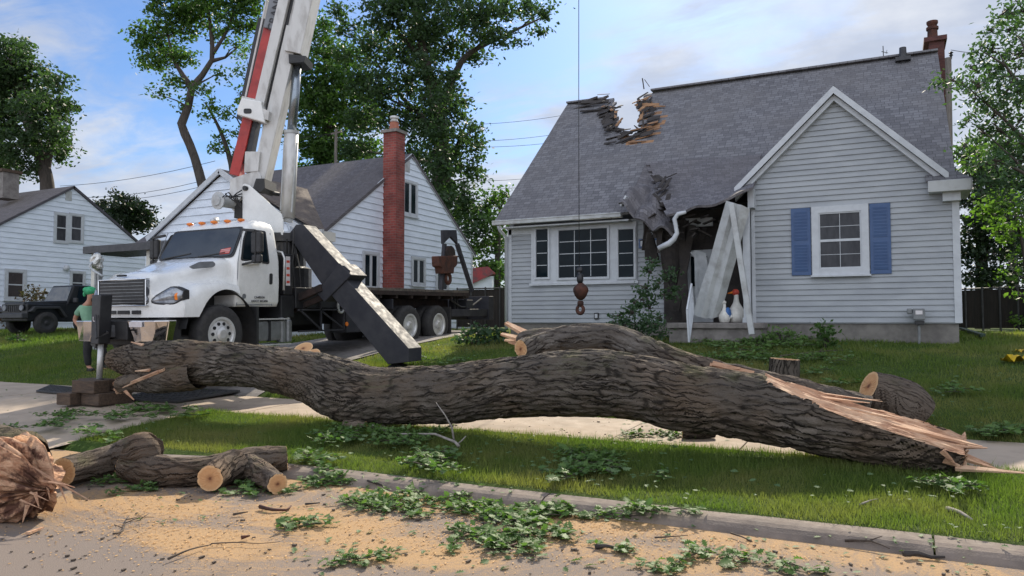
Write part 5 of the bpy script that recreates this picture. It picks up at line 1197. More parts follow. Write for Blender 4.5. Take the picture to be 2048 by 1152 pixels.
for sgn in (-1, 1):
    def sx(z): return (1.152 if z < 1.93 else wsx(max(z, 2.02)) + .004)
    g = MB(); pp = rpoly([(.50, 1.90), (1.24, 1.86), (1.24, 2.53), (.74, 2.53), (.62, 2.3)], .05); g.prism([(sgn * (1.15 + (1.045 - 1.15) * max(0, (z - 1.95) / .6) - .004), y, z) for y, z in pp], (sgn * .016, 0, 0)); sf = g.build('door_window', M['plastic_black'], TK)
    g = MB(); pp = rpoly([(.55, 1.93), (1.20, 1.90), (1.20, 2.50), (.76, 2.50), (.66, 2.3)], .04); g.prism([(sgn * (1.15 + (1.045 - 1.15) * max(0, (z - 1.95) / .6) + .008), y, z) for y, z in pp], (sgn * .008, 0, 0)); g.build('pane', M['glass'], sf)
    g = MB()
    for y0, z0, y1, z1 in ((.44, 1.04, .44, 1.86), (.44, 1.86, .66, 2.56), (1.34, 1.04, 1.36, 2.5), (.45, 1.06, 1.34, 1.06)):
        x0 = 1.15 + (1.045 - 1.15) * max(0, (z0 - 1.95) / .6) if z0 > 1.2 else 1.118; x1 = 1.15 + (1.045 - 1.15) * max(0, (z1 - 1.95) / .6) if z1 > 1.2 else 1.118
        g.bar((sgn * (x0 + .002), y0, z0), (sgn * (x1 + .002), y1, z1), .008, .012)
    g.build('door_seam', M['grey_panel'], TK)
    g = MB(); pp = rpoly([(1.235, 1.46), (1.315, 1.46), (1.325, 1.68), (1.245, 1.68)], .035); g.prism([(sgn * 1.150, y, z) for y, z in pp], (sgn * .016, 0, 0)); g.build('door_handle', M['plastic_black'], TK)
    # mirror on its arm
    g = MB(); xm = 1.43
    g.bar((sgn * 1.08, .62, 2.50), (sgn * xm, .60, 2.46), .05, .05); g.bar((sgn * xm, .60, 2.48), (sgn * xm, .60, 1.90), .025, .025); g.bar((sgn * 1.13, .55, 1.82), (sgn * xm, .60, 1.88), .04, .04); ma = g.build('mirror_arm', M['plastic_black'], TK, bevel=.008)
    g = MB(); g.box(sgn * xm - .13, sgn * xm + .13, .60, .70, 2.03, 2.44); g.build('mirror', M['plastic_black'], ma, bevel=.035)
    g = MB(); g.box(sgn * xm - .12, sgn * xm + .12, .60, .69, 1.84, 2.015); g.build('mirror', M['plastic_black'], ma, bevel=.04)
g = MB(); g.bar((1.17, .56, 1.845), (1.20, .98, 1.90), .06, .075); g.build('window_trim', M['paint_white'], TK, bevel=.01)
for x in (-.72, -.36, 0, .36, .72):
    g = MB(); g.ball((x, .90 + abs(x) * .04, 2.735), .065, 10, (1, 1.3, .55), 6); g.build('roof_lamp', M['amber'], TK, smooth=True)
g = MB(); g.tube([(-.9, 1.65, 1.2), (-.9, 1.65, 2.75), (-.9, 1.68, 2.88), (-.9, 1.78, 2.93)], [.08, .08, .075, .07], 12); g.build('exhaust_stack', M['alu'], TK, smooth=True)
g = MB(); g.tube([(1.19, 1.60, 1.35), (1.21, 1.60, 2.0), (1.16, 1.585, 2.12), (1.05, 1.57, 2.14)], .022, 8); g.build('grab_rail', M['alu'], TK, smooth=True)
for body_, z, sz in (('CA485736', 1.20, .062), ('USDOT 3053890', 1.125, .060)):
    text('door_lettering', body_, sz, (1.158, .98, z), (0, 1, .005), (0, 0, 1), M['ink'], TK)
g = MB(); g.lathe((1.135, .60, 1.22), [(.048, 0), (.048, .012)], 12, 'x'); g.build('door_emblem', M['tank'], TK)
g = MB(); pp = rpoly([(-.50, 1.74), (-.42, 1.70), (.02, 1.75), (.06, 1.80), (0, 1.855), (-.30, 1.83)], .03)
g.prism([(1.0 * .93 + .03 * (y + .5), y, z) for y, z in pp], (.05, 0, .01)); g.build('hood_vent', M['grey_panel'], TK, bevel=.006)
# wheels
def wheel(x, y, z, r, w, face, dish, mat_r, holes=0):
    wt = bpy.data.objects.new('wheel', None); COL.objects.link(wt); wt.parent = TK
    g = MB(); ri = r * .57
    g.lathe((x, y, z), [(ri, -w * .48), (r * .80, -w * .5), (r * .95, -w * .44), (r, -w * .30), (r, w * .30), (r * .95, w * .44), (r * .80, w * .5), (ri, w * .48)], 40, 'x', cap=False); ty = g.build('tyre', M['rubber'], wt, smooth=True)
    f = face * w * .5; g = MB()
    g.lathe((x + f, y, z), [(ri + .012, -face * .05), (ri + .012, face * .006), (ri - .03, face * .004), (ri - .05, -face * .02), (ri * .82, -face * dish), (ri * .42, -face * (dish - .03)), (ri * .40, face * (.03 - dish * .4)), (ri * .25, face * (.05 - dish * .3)), (.01, face * (.05 - dish * .3))], 32, 'x')
    rm_ = g.build('rim', M[mat_r], wt, smooth=False)
    g = MB()
    for i in range(holes):
        a = 2 * math.pi * i / holes; rr_ = ri * .63
        g.lathe((x + f - face * (dish - .012), y + rr_ * math.cos(a), z + rr_ * math.sin(a)), [(.033, -.012), (.033, .012)], 10, 'x')
    if holes: g.build('rim_holes', M['paint_black'], rm_)
    return wt
wheel(1.07, 0, .52, .53, .30, 1, .035, 'alu', 10); wheel(-1.07, 0, .52, .53, .30, -1, .035, 'alu', 10)
for y in (6.06, 7.43):
    wheel(1.08, y, .52, .52, .27, 1, .13, 'alu', 8); wheel(-1.08, y, .52, .52, .27, -1, .13, 'alu', 8); 
    g = MB()
    for s_ in (-1, 1): g.lathe((s_ * .76, y, .52), [(.2, -.14), (.5, -.135), (.52, -.08), (.52, .08), (.5, .135), (.2, .14)], 32, 'x')
    g.each('inner_tyre', M['rubber'], TK, smooth=True)
g = MB(); g.lathe((0, 0, .52), [(.07, -1.0), (.07, 1.0)], 12, 'x')
for y in (6.06, 7.43): g.lathe((0, y, .52), [(.11, -1.0), (.11, 1.0)], 12, 'x')
g.each('axle', M['paint_black'], TK)
g = MB()   # wheel arch lining
for s_ in (-1, 1):
    vs = []; fs = []
    for i in range(15): a = R(8 + 164 * i / 14); vs += [(s_ * 1.20, .04 + .815 * math.cos(a), .52 + .815 * math.sin(a)), (s_ * .55, .04 + .80 * math.cos(a), .52 + .80 * math.sin(a))]
    g.add(vs, [(2 * i, 2 * i + 2, 2 * i + 3, 2 * i + 1) for i in range(14)])
for s_ in (-1, 1): g.box(s_ * .55 - .02, s_ * .55 + .02, -.8, .9, .5, 1.4); g.box(min(s_ * .6, s_ * 1.22), max(s_ * .6, s_ * 1.22), .84, .90, .22, 1.02)
g.each('wheel_arch', M['plastic_black'], TK, fix=False)
# chassis, tanks, deck
g = MB()
for s_ in (-1, 1): g.box(s_ * .42 - .05, s_ * .42 + .05, -.95, 10.3, .62, .95)
for y in (1.2, 3, 5, 8.3, 10.1): g.box(-.369, .369, y, y + .12, .64, .93)
g.build('chassis', M['paint_black'], TK)
for s_ in (-1, 1):
    x0, x1 = sorted((s_ * .62, s_ * 1.15)); g = MB(); g.box(x0, x1, .93, 1.60, .34, .74); tk = g.build('fuel_tank', M['tank'], TK, bevel=.05)
    g = MB(); x0, x1 = sorted((s_ * .6, s_ * 1.2))
    g.box(x0, x1, .9, 1.75, .76, .785); g.box(x0, x1, .9, 1.8, .25, .275); g.each('step', M['alu'], tk)
    g = MB(); g.box(min(s_ * 1.1, s_ * 1.17), max(s_ * 1.1, s_ * 1.17), 1.22, 1.27, .33, .75); g.build('strap', M['paint_black'], tk)
    for y in (1.68, 1.86):
        g = MB(); g.lathe((s_ * 1.04, y, .30), [(.085, 0), (.09, .03), (.09, .42), (.06, .46), (.05, .50)], 14); g.build('air_tank', M['tank'], TK, smooth=False)
g = MB(); g.box(-1.1, 1.1, 1.62, 2.0, .80, 1.25); g.box(.5, 1.12, 2.02, 3.6, .98, 1.42); g.box(-1.12, -.5, 2.02, 3.6, .6, 1.42); g.box(.85, 1.1, 1.7, 1.95, 1.26, 2.1); g.box(-1.0, .5, 1.65, 1.98, 1.26, 2.2); g.each('equipment_box', M['paint_black'], TK, bevel=.015)
g = MB(); g.box(.72, 1.14, 3.62, 4.9, .42, 1.30); g.box(-1.14, -.72, 3.62, 4.9, .42, 1.30); g.each('tool_box', M['steel_dark'], TK, bevel=.02)
g = MB()
for a, b_ in (((1.16, 2.05, .95), (1.16, 3.5, .95)), ((1.16, 2.05, .50), (1.16, 3.5, .50)), ((1.16, 2.75, .50), (1.16, 2.75, .95)), ((1.16, 3.5, .50), (1.16, 3.5, .95)), ((1.16, 2.1, .95), (1.16, 2.75, .52)), ((1.16, 2.8, .9), (1.16, 3.45, .55)), ((1.16, 2.75, .95), (1.16, 2.75, 1.5))): g.bar(a, b_, .035, .035)
g.build('side_frame', M['steel_dark'], TK)
g = MB(); p = Lw(561, 500, X=-11.02); g.box(1.112, 1.118, 1.74, 1.86, 1.45, 2.05); wl = g.build('warning_label', M['sticker'], TK)
g = MB()
for i in range(4): z = 1.50 + i * .14; g.box(1.1185, 1.1205, 1.755, 1.845, z, z + .05)
g.build('label_bars', M['statue_red'], wl)
g = MB(); p = Lw(693, 648, X=-11.0); g.lathe((1.145, p.y, p.z), [(.05, 0), (.05, .02)], 12, 'x'); g.build('side_reflector', M['amber'], TK)
g = MB(); p = Lw(684, 612, X=-10.95); ring = [(1.17, p.y + .10 * math.cos(a), p.z + .15 * math.sin(a)) for a in [2 * math.pi * i / 20 for i in range(21)]]; g.tube(ring, .028, 8); g.build('rope_coil', M['trim_dirty'], TK, smooth=True)
g = MB()
n = 20
for i in range(n): y0 = 3.3 + 5.75 * i / n; g.box(-1.22, 1.22, y0 + .008, y0 + 5.75 / n - .008, 1.40, 1.465 + random.uniform(-.006, .006))
g.build('deck', M['deck'], TK)
g = MB(); g.box(-1.225, -1.19, 3.3, 9.05, 1.30, 1.396); g.box(1.19, 1.225, 3.3, 9.05, 1.30, 1.396); g.box(-1.1, 1.1, 9.06, 9.25, 1.25, 1.47)
for i in range(9): y0 = 3.5 + i * .66; g.box(-1.18, 1.18, y0, y0 + .10, 1.22, 1.394)
g.box(-.5, .5, 2.0, 9.05, .96, 1.215); g.build('deck_frame', M['rust_dark'], TK)
g = MB(); g.box(.62, 1.18, 8.08, 8.12, .22, 1.0); g.box(-1.18, -.62, 8.08, 8.12, .22, 1.0); g.each('mud_flap', M['rubber'], TK)
g = MB(); g.box(-1.2, 1.2, 5.3, 5.36, .95, 1.2)
g.box(.95, 1.15, 8.2, 10.3, .72, .93); g.box(-1.15, -.95, 8.2, 10.3, .72, .93); g.box(-1.2, 1.2, 10.31, 10.6, .60, 1.32); g.box(.5, 1.1, 9.1, 9.5, .94, 1.2); g.each('rear_frame', M['steel_dark'], TK, bevel=.012)
g = MB()
for y in (8.6, 8.75, 9.2): g.bar((1.0, y, .93), (1.0, y, 1.4), .04, .04)
g.tube([(1.05, 8.3, 1.2), (1.08, 8.8, 1.0), (1.05, 9.4, .98), (1.0, 10.2, 1.25)], .025, 6); g.build('hydraulic_hose', M['plastic_black'], TK)
g = MB(); XA = -11.1
c = [Lw(px, py, X=XA) for px, py in ((882, 582), (889, 488), (886, 460), (913, 460), (914, 488), (944, 582))]
g.bar(c[0], c[1], .10, .10); g.bar(c[5], c[4], .10, .10); g.prism([c[2], c[3], c[4] + V((0, .05, 0)), (c[4] + c[1]) / 2 + V((0, 0, .22)), c[1] - V((0, .05, 0))], (-.08, 0, 0)); g.bar(Lw(908, 513, X=XA), Lw(921, 513, X=XA), .04, .04); g.bar(Lw(908, 526, X=XA), Lw(925, 526, X=XA), .04, .04)
g.build('hook_rack', M['steel_dark'], TK)
# front stabiliser
ST0 = at(203, 640, Y=8.42); g = MB(); zt_ = at(200, 590, Y=8.42).z; zb2 = at(200, 688, Y=8.42).z
g.prism([TI @ V((ST0.x + dx_, 8.30, z)) for dx_, z in ((-.10, zb2), (.10, zb2), (.14, zt_), (-.10, zt_))], (0, .22, 0)); fs_ = g.build('front_stabiliser', M['paint_black'], TK, bevel=.012)
g = MB(); pr_ = TI @ V((ST0.x, 8.42, zb2)); g.tube([pr_, TI @ V((ST0.x - .02, 8.42, .66))], .048, 14); g.build('ram', M['alu'], fs_, smooth=True)
g = MB(); g.lathe(TI @ V((ST0.x - .02, 8.42, .60)), [(.11, -.02), (.11, .03), (.07, .08)], 14); g.build('foot_pad', M['paint_black'], fs_)
g = MB(); g.bar(TI @ V((ST0.x + .05, 8.5, zb2 + .22)), (-.2, -1.15, .58), .26, .22); g.bar(TI @ V((ST0.x, 8.44, zb2 + .05)), TI @ V((ST0.x - .22, 8.5, zb2 + .1)), .2, .25); g.build('stabiliser_arm', M['paint_black'], fs_, bevel=.01)
g = MB(); g.tube([TI @ V((ST0.x + .06, 8.27, zb2 + .5)), TI @ V((ST0.x + .20, 8.2, zb2 + .1)), TI @ V((ST0.x + .35, 8.3, zb2 + .2)), (-.2, -1.3, .62)], .018, 6); g.build('hydraulic_hose', M['plastic_black'], fs_)
text('stabiliser_mark', 'U', .12, TI @ V((ST0.x - .015, 8.297, (zt_ + zb2) / 2 + .0)), (1, 0, 0), (0, 0, 1), M['sticker'], TK)
# outrigger beam
YO = 12.15
def poly_px(pts, Y): return [TI @ at(x, y, Y=Y) for x, y in pts]
g = MB(); g.prism(poly_px([(576, 470), (592, 449), (606, 449), (694, 545), (654, 585)], YO), (0, .40, 0)); ob = g.build('outrigger_beam', M['steel_dark'], TK, bevel=.012)
g = MB(); g.prism(poly_px([(690, 556), (817, 697), (817, 724), (776, 729), (646, 570)], YO - .03), (0, .46, 0)); g.build('inner_beam', M['steel_dark'], ob, bevel=.012)
g = MB(); g.prism(poly_px([(678, 526), (702, 550), (648, 604), (632, 586)], YO - .07), (0, .54, 0))
for yy in (YO - .06, YO + .40): g.prism(poly_px([(676, 530), (688, 531), (698, 540), (698, 556), (690, 560)], yy), (0, .05, 0))
g.build('beam_collar', M['steel_dark'], ob, bevel=.015)
g = MB(); g.bar(TI @ at(540, 622, Y=12.0), TI @ at(645, 575, Y=YO - .05), .12, .14); g.bar(TI @ at(560, 632, Y=12.1), TI @ at(655, 590, Y=YO + .1), .08, .12); g.build('beam_brace', M['rust_dark'], ob)
gp = TI @ at(797, 728, Y=YO + .2); g = MB(); g.lathe(gp + V((0, 0, -.06)), [(.22, -.02), (.22, .02), (.1, .08)], 16); g.build('foot_pad', M['paint_black'], ob)
g = MB(); g.lathe((.25, 2.55, 1.3), [(.62, 0), (.62, .55), (.5, .6), (.5, 1.1), (.58, 1.12), (.58, 1.3)], 24); g.build('turret', M['paint_black'], TK)
g = MB()
for i in range(7):
    a = V((random.uniform(.6, 1.1), random.uniform(1.7, 2.4), random.uniform(1.3, 1.6))); b2 = V((random.uniform(.5, .95), random.uniform(2.0, 2.6), random.uniform(2.3, 2.75))); g.tube([a, (a + b2) / 2 + jit(.12), b2], .016, 6)
g.build('hydraulic_hose', M['plastic_black'], TK)
# boom and its base, in the upright plane that faces the road
DB = 16.4
def Dp(px, py, dd=0.0): return TI @ at(px, py, d=DB + dd)
RL_ = TI.to_3x3() @ _r; FL_ = TI.to_3x3() @ _f
def strip_px(name, pts, wpx, depth, dd, material, parent, bevel=.01):
    """bar through photographed points, wpx wide there, depth metres deep"""
    mb = MB(); a, b_ = Dp(*pts[0], dd), Dp(*pts[1], dd); s_ = (DB + dd) / 1500; mb.bar(a, b_, wpx[0] * s_, depth, RL_, wpx[1] * s_, depth); return mb.build(name, M[material], parent, bevel=bevel)
plate = lambda pts, dd, th: (MB().prism([Dp(x, y, dd) for x, y in pts], FL_ * th))
base = plate([(485, 369), (490, 367), (500, 371), (563, 428), (566, 440), (566, 470), (487, 470), (485, 436)], -.45, .06).build('boom_base', M['paint_white'], TK, bevel=.008)
plate([(485, 369), (490, 367), (500, 371), (563, 428), (566, 440), (566, 470), (487, 470), (485, 436)], .40, .06).build('base_plate', M['paint_white'], base, bevel=.008)
plate([(460, 358), (515, 340), (522, 352), (524, 378), (500, 378), (476, 402), (458, 398)], -.28, .56).build('boom_foot', M['paint_worn'], base, bevel=.008)
g = MB(); g.bar(Dp(500, 378, -.2), Dp(566, 438, -.2), .10, .06); g.bar(Dp(500, 376, .2), Dp(566, 436, .2), .10, .06); g.build('base_strut', M['paint_worn'], base)
g = MB(); g.prism([Dp(x, y, -.40) for x, y in ((512, 357), (529, 357), (530, 376), (520, 384), (506, 376))], FL_ * .8); g.lathe(Dp(488, 376, -.5), [(.05, 0), (.05, 1.0)], 12, 'y'); g.build('pivot', M['plastic_black'], base)
text('base_lettering', 'elliot', .13, Dp(526, 426, -.457), RL_ * 1 + V((0, 0, .28)), V((0, 0, 1)) - RL_ * .28, M['ink'], TK) if False else None
g = MB(); cw = Dp(456, 404, -.2); g.lathe(cw, [(.05, -.3), (.19, -.28), (.19, -.25), (.13, -.24), (.13, .24), (.19, .25), (.19, .28), (.05, .3)], 22, 'y'); g.lathe(cw + V((0, -.32, 0)), [(.11, 0), (.11, .05), (.04, .06)], 14, 'y'); wd_ = g.build('winch_drum', M['trim_dirty'], TK)
g = MB(); g.prism([Dp(x, y, -.15) for x, y in ((470, 396), (484, 388), (486, 436), (468, 436))], FL_ * .4)
for i in range(7): a = Dp(random.uniform(442, 470), random.uniform(388, 398), -.55); g.tube([a, a + V((.12, -.02, random.uniform(-.02, .06))), Dp(484, random.uniform(380, 420), -.5)], .014, 6)
g.build('winch_hose', M['plastic_black'], wd_)
bm_main = strip_px('boom', ((522, 366), (592, 60)), (26, 27), .46, 0, 'paint_worn', TK)
g = MB(); s_ = DB / 1500; tip = (1158, -2440)
g.bar(Dp(590, 62), Dp(*tip), 25 * s_, .36, RL_, 9 * s_, .16); g.build('boom_extension', M['paint_worn'], bm_main)
strip_px('boom_sleeve', ((592, 112), (645, -130)), (32, 32), .56, -.02, 'paint_worn', bm_main)
strip_px('boom_channel', ((517, 368), (578, 30)), (13, 14), .30, -.04, 'paint_black', bm_main, 0); strip_px('boom_channel', ((578, 30), (710, -560)), (15, 14), .30, -.04, 'paint_black', bm_main, 0)
strip_px('stowed_jib', ((521, 222), (574, -4)), (19, 20), .36, -.12, 'paint_worn', bm_main); strip_px('stowed_jib', ((574, -4), (690, -500)), (20, 18), .36, -.12, 'paint_worn', bm_main)
strip_px('red_boom', ((473, 352), (543, 55)), (20, 20), .30, -.05, 'red', bm_main)
strip_px('jib_tip', ((543, 62), (558, -8)), (23, 24), .34, -.10, 'grey_panel', bm_main)
strip_px('jib_tip', ((558, -8), (600, -190)), (23, 22), .34, -.10, 'grey_panel', bm_main)
strip_px('cable_guide', ((492, 205), (536, 2)), (4, 4), .2, .12, 'paint_worn', bm_main); strip_px('hose_track', ((483, 240), (527, 40)), (13, 13), .25, .16, 'paint_black', bm_main, 0)
strip_px('hose_track', ((496, 330), (520, 205)), (12, 12), .25, -.02, 'paint_black', bm_main, 0)
g = MB(); dj = (Dp(558, -8, -.28) - Dp(543, 62, -.28)).normalized(); 
tx = text('jib_lettering', 'CRANE', .24, Dp(550, 27, -.285), dj, -RL_ + dj * dj.dot(RL_), M['ink'], TK, .004)
tx = text('jib_lettering', 'RENT', .16, Dp(560, 22, -.285), dj, -RL_ + dj * dj.dot(RL_), M['red'], TK, .004)
plate([(490, 303), (520, 303), (516, 342), (488, 345)], -.30, .4).build('boom_bracket', M['paint_worn'], bm_main, bevel=.006)
# winch housing on the boom
g = MB(); g.prism([Dp(x, y, -.42) for x, y in ((483, 195), (522, 203), (530, 246), (474, 229), (474, 218))], FL_ * .5); wh = g.build('winch_housing', M['paint_white'], bm_main, bevel=.02)
g = MB(); g.prism([Dp(x, y, -.43) for x, y in rpoly([(487, 217), (503, 217), (503, 227), (487, 227)], 4.5)], FL_ * .03); g.build('winch_slot', M['plastic_black'], wh)
g = MB(); g.prism([Dp(x, y, -.40) for x, y in ((520, 214), (538, 222), (536, 240), (518, 236))], FL_ * .3); g.prism([Dp(x, y, -.39) for x, y in ((484, 192), (515, 199), (524, 204), (522, 208), (482, 199))], FL_ * .45); g.build('winch_plate', M['paint_worn'], wh)
# lift cylinder
g = MB(); a, b_ = Dp(575, 436, -.02), Dp(583, 268, -.02); g.tube([a, b_], [.155, .155], 20); lc = g.build('lift_cylinder', M['paint_worn'], TK, smooth=True)
g = MB(); g.tube([Dp(583, 268, -.02), Dp(583, 262, -.02)], .165, 20); g.tube([Dp(574, 444, -.02), Dp(575, 434, -.02)], .12, 14); g.build('cylinder_gland', M['trim_dirty'], lc)
g = MB(); g.tube([b_, Dp(596, 112, -.02)], [.10, .10], 18); g.build('piston_rod', M['rod'], lc, smooth=True)
g = MB(); g.tube([Dp(568, 290, -.2), Dp(561, 420, -.2)], .015, 6); g.tube([Dp(594, 285, -.2), Dp(583, 425, -.2)], .02, 6); g.build('cylinder_pipe', M['trim_dirty'], lc)
g = MB(); g.prism([Dp(x, y, -.3) for x, y in ((577, 108), (612, 112), (608, 124), (578, 126))], FL_ * .6); g.build('rod_mount', M['plastic_black'], lc)
# hook, line and hook block
HD = 16.4
hk = thing('crane_hook', 'rusty headache ball and hook hanging on the crane cable before the picture window', 'crane hook', at(1161, 585, d=HD))
g = MB(); c = at(1161.5, 582, d=HD); g.lathe(c, [(.03, -.20), (.08, -.17), (.13, -.10), (.17, .0), (.165, .05), (.13, .11), (.07, .16), (.05, .18)], 20); g.build('ball', M['rust'], hk, smooth=True)
g = MB(); p1 = at(1160, 557, d=HD); g.lathe(p1, [(.05, -.10), (.07, -.06), (.075, .0), (.07, .07), (.05, .10)], 12); g.lathe(at(1159, 548, d=HD), [(.04, -.06), (.04, .06)], 10); p2 = at(1159, 540, d=HD); g.ball(p2, .075, 12, (1, .6, 1)); g.build('swivel', M['paint_black'], hk, smooth=True)
g = MB(); g.lathe(at(1161, 607, d=HD), [(.04, -.06), (.07, -.03), (.07, .03), (.05, .06)], 12); c = at(1160.5, 619, d=HD); g.tube([c + V((.075 * math.sin(a) * 1.0, 0, .085 * math.cos(a))) for a in [R(x) for x in range(0, 331, 22)]], [.032 + .012 * math.sin(i / 15 * 3.1) for i in range(16)], 8); g.build('hook', M['rust'], hk, smooth=True)
g = MB(); top_ = TM @ Dp(*tip); g.tube([at(1158.5, 538, d=HD), at(1157.5, 270, d=HD), top_], .008, 6); tag(g.build('crane_cable', M['cable'], smooth=True), 'thin dark crane cable running straight up from the hook', 'cable')
hb = thing('hook_block', 'brown sheave block with a hook hanging in the rear rack of the truck', 'hook block', at(897, 530, X=-11.0))
g = MB(); c = [at(x, y, X=-10.95) for x, y in ((878, 512), (916, 511), (915, 530), (909, 536), (908, 547), (886, 547), (884, 535), (879, 532))]; g.prism(c, (-.25, 0, 0)); g.build('block', M['rust'], hb, bevel=.02)
g = MB(); cc_ = at(897, 508, X=-11.07); 
for dx_ in (-.06, .06): g.lathe(cc_ + V((dx_, 0, 0)), [(.06, -.03), (.23, -.03), (.20, 0), (.23, .03), (.06, .03)], 22, 'x')
g.build('sheave', M['rust_dark'], hb)
g = MB(); c = at(896, 557, X=-11.05); g.tube([c + V((0, .12 * math.sin(a), .14 * math.cos(a))) for a in [R(x) for x in range(-10, 331, 24)]], .05, 8); g.build('hook', M['rust'], hb, smooth=True)
# ------------------------------------------------------------------ neighbours' houses
H2 = thing('white_house', 'white clapboard house with a tall brick chimney behind the crane truck', 'house', (-18.5, 21, 1.3))
HX = -15.0; RY2, RZ2 = 21.9, 7.62; E2Z = 4.45
b = MB(); b.prism([(HX, 17.6, 1.0), (HX, 26.2, 1.0), (HX, 26.2, E2Z), (HX, RY2, RZ2 - .14), (HX, 17.6, E2Z)], (-8.2, 0, 0)); b.prism([(-21.1, 16.3, 1.0), (-15.35, 16.3, 1.0), (-15.35, 16.3, 4.42), (-18.1, 16.3, 6.15), (-21.1, 16.3, 4.38)], (0, 1.35, 0))
b.build('wall', M['siding_white'], H2)
s = MB(); sl2 = (RZ2 - E2Z) / (RY2 - 17.4)
def g2(z):
    if z <= E2Z: return (17.6, 26.2)
    hw = (RZ2 - .14 - z) / sl2; return (max(17.6, RY2 - hw), min(26.2, RY2 + hw))
siding(s, (HX, 0), (0, 1, 0), (1, 0, 0), 1.45, RZ2 - .2, .215, lambda z: g2(z), .034)
def gw2(z):
    if z <= 4.4: return (-21.1, -15.35)
    hw = (6.15 - z) / .63; return (max(-21.1, -18.1 - hw), min(-15.35, -18.1 + hw))
siding(s, (0, 16.3), (1, 0, 0), (0, -1, 0), 1.45, 6.1, .235, gw2, .036); s.build('siding', M['siding_white'], H2)
f = MB(); slab_roof(f, (-23.4, 17.3, 4.40), (HX + .06, 17.3, 4.40), (HX + .06, RY2, RZ2), (-23.4, RY2, RZ2), .10); f.build('front_roof', M['shingle2_x'], H2)
f = MB(); slab_roof(f, (-23.4, 26.5, 4.40), (HX + .06, 26.5, 4.40), (HX + .06, RY2, RZ2 + .001), (-23.4, RY2, RZ2 + .001), .10); f.build('rear_roof', M['shingle2_x'], H2)
f = MB(); slab_roof(f, (-21.35, 16.21, 4.36), (-21.35, 20.1, 4.36), (-18.1, 20.1, 6.32), (-18.1, 16.21, 6.32), .09); slab_roof(f, (-14.95, 16.95, 4.42), (-14.95, 17.38, 4.42), (-18.1, 20.1, 6.321), (-18.1, 16.21, 6.321), .06)
f.build('wing_roof', M['shingle2_y'], H2)
f = MB(); f.box(-16.3, -14.72, 16.95, 17.55, 4.05, 4.32); f.build('eave_box', M['soffit'], H2); f = MB(); f.box(-16.3, -14.65, 16.86, 16.96, 4.24, 4.36); f.build('gutter', M['trim_dirty'], H2)
f = MB()
for y0, y1, z0, z1 in ((17.35, RY2, 4.33, RZ2 - .06), (26.45, RY2, 4.33, RZ2 - .06)):
    f.bar((HX + .035, y0, z0), (HX + .035, y1, z1), .035, .13, (1, 0, 0))
for sx_ in (-1, 1): f.bar((-18.1 + sx_ * 3.2, 16.19, 4.32), (-18.1, 16.19, 6.25), .05, .16, (0, 1, 0))
f.box(HX - .02, HX + .035, 17.56, 17.68, 1.2, 4.4); f.box(HX - .02, HX + .035, 26.12, 26.23, 1.2, 4.4); f.build('rake_trim', M['trim'], H2)
def win_x(par, X, x0, x1, y0, y1, **k):
    ym = (y0 + y1) / 2; a, b_ = at(x0, ym, X=X), at(x1, ym, X=X); z1, z0 = at((x0 + x1) / 2, y0, X=X).z, at((x0 + x1) / 2, y1, X=X).z
    return window(par, (X, a.y, z0), (0, 1, 0), (1, 0, 0), b_.y - a.y, z1 - z0, **k)
for q in ((804, 834, 361, 433), (724, 757, 503, 580), (822, 850, 514, 572), (871, 896, 520, 585)): win_x(H2, HX + .024, *q, fr=.10, cols=2, rows=1, bars=.13, sill=.04, trimmat='trim')
a = at(808, 318, X=HX + .02); b_ = at(819, 345, X=HX + .02); f = MB(); f.box(HX, HX + .04, a.y, b_.y, b_.z, a.z); f.build('gable_vent', M['trim_dirty'], H2)
f = MB(); p0, p1 = at(789, 575, X=HX + .5), at(807, 575, X=HX + .5); zt2 = at(787, 264, X=HX + .4).z
f.box(HX + .003, HX + .52, p0.y, p1.y, 1.0, zt2); cm = f.build('chimney', M['brick'], H2)
f = MB(); f.box(HX - .06, HX + .58, p0.y - .07, p1.y + .07, zt2 + .001, zt2 + .10); f.build('chimney_cap', M['concrete_old'], cm); f = MB(); f.lathe((HX + .26, (p0.y + p1.y) / 2, zt2 + .10), [(.17, 0), (.15, .28), (.17, .29)], 14); f.build('chimney_pot', M['terracotta'], cm); f = MB(); f.lathe((HX + .26, (p0.y + p1.y) / 2, zt2 + .39), [(.12, 0), (.14, .05), (.10, .10), (.15, .14), (.15, .2), (.03, .24)], 14); f.build('chimney_cowl', M['alu'], cm)
f = MB(); p0, p1 = at(172, 495, Y=14.9), at(320, 495, Y=14.9); zc_ = at(240, 497, Y=14.9).z
f.box(p0.x, -17.2, 14.8, 16.27, zc_ - .10, zc_ + .12); f.prism([(p0.x + .05, 14.85, zc_ + .121), (p0.x + .05, 16.26, zc_ + .121), (p0.x + .05, 16.26, zc_ + .35)], (-17.2 - p0.x - .05, 0, 0)); f.build('porch_canopy', M['fascia_dark'], H2)
for px in (190, 300):
    f = MB(); x = at(px, 560, Y=15.1).x; f.box(x - .08, x + .08, 15.02, 15.18, 1.05, zc_ - .101); f.build('porch_post', M['soffit'], H2)
H3 = thing('white_house', 'white clapboard house with a dark roof at the far left behind the black car', 'house', (-37, 21.2, 1.3))
HX3 = -33.0; RY3, RZ3 = 21.25, 7.85; s3 = .66
b = MB(); b.prism([(HX3, 17.0, 1.0), (HX3, 25.5, 1.0), (HX3, 25.5, RZ3 - .12 - s3 * 4.25), (HX3, RY3, RZ3 - .12), (HX3, 17.0, RZ3 - .12 - s3 * 4.25)], (-10, 0, 0)); b.build('wall', M['siding_white'], H3)
def g3(z): hw = (RZ3 - .14 - z) / s3; return (max(17.0, RY3 - hw), min(25.5, RY3 + hw))
s = MB(); siding(s, (HX3, 0), (0, 1, 0), (1, 0, 0), 1.4, RZ3 - .2, .225, g3, .034); s.build('siding', M['siding_white'], H3)
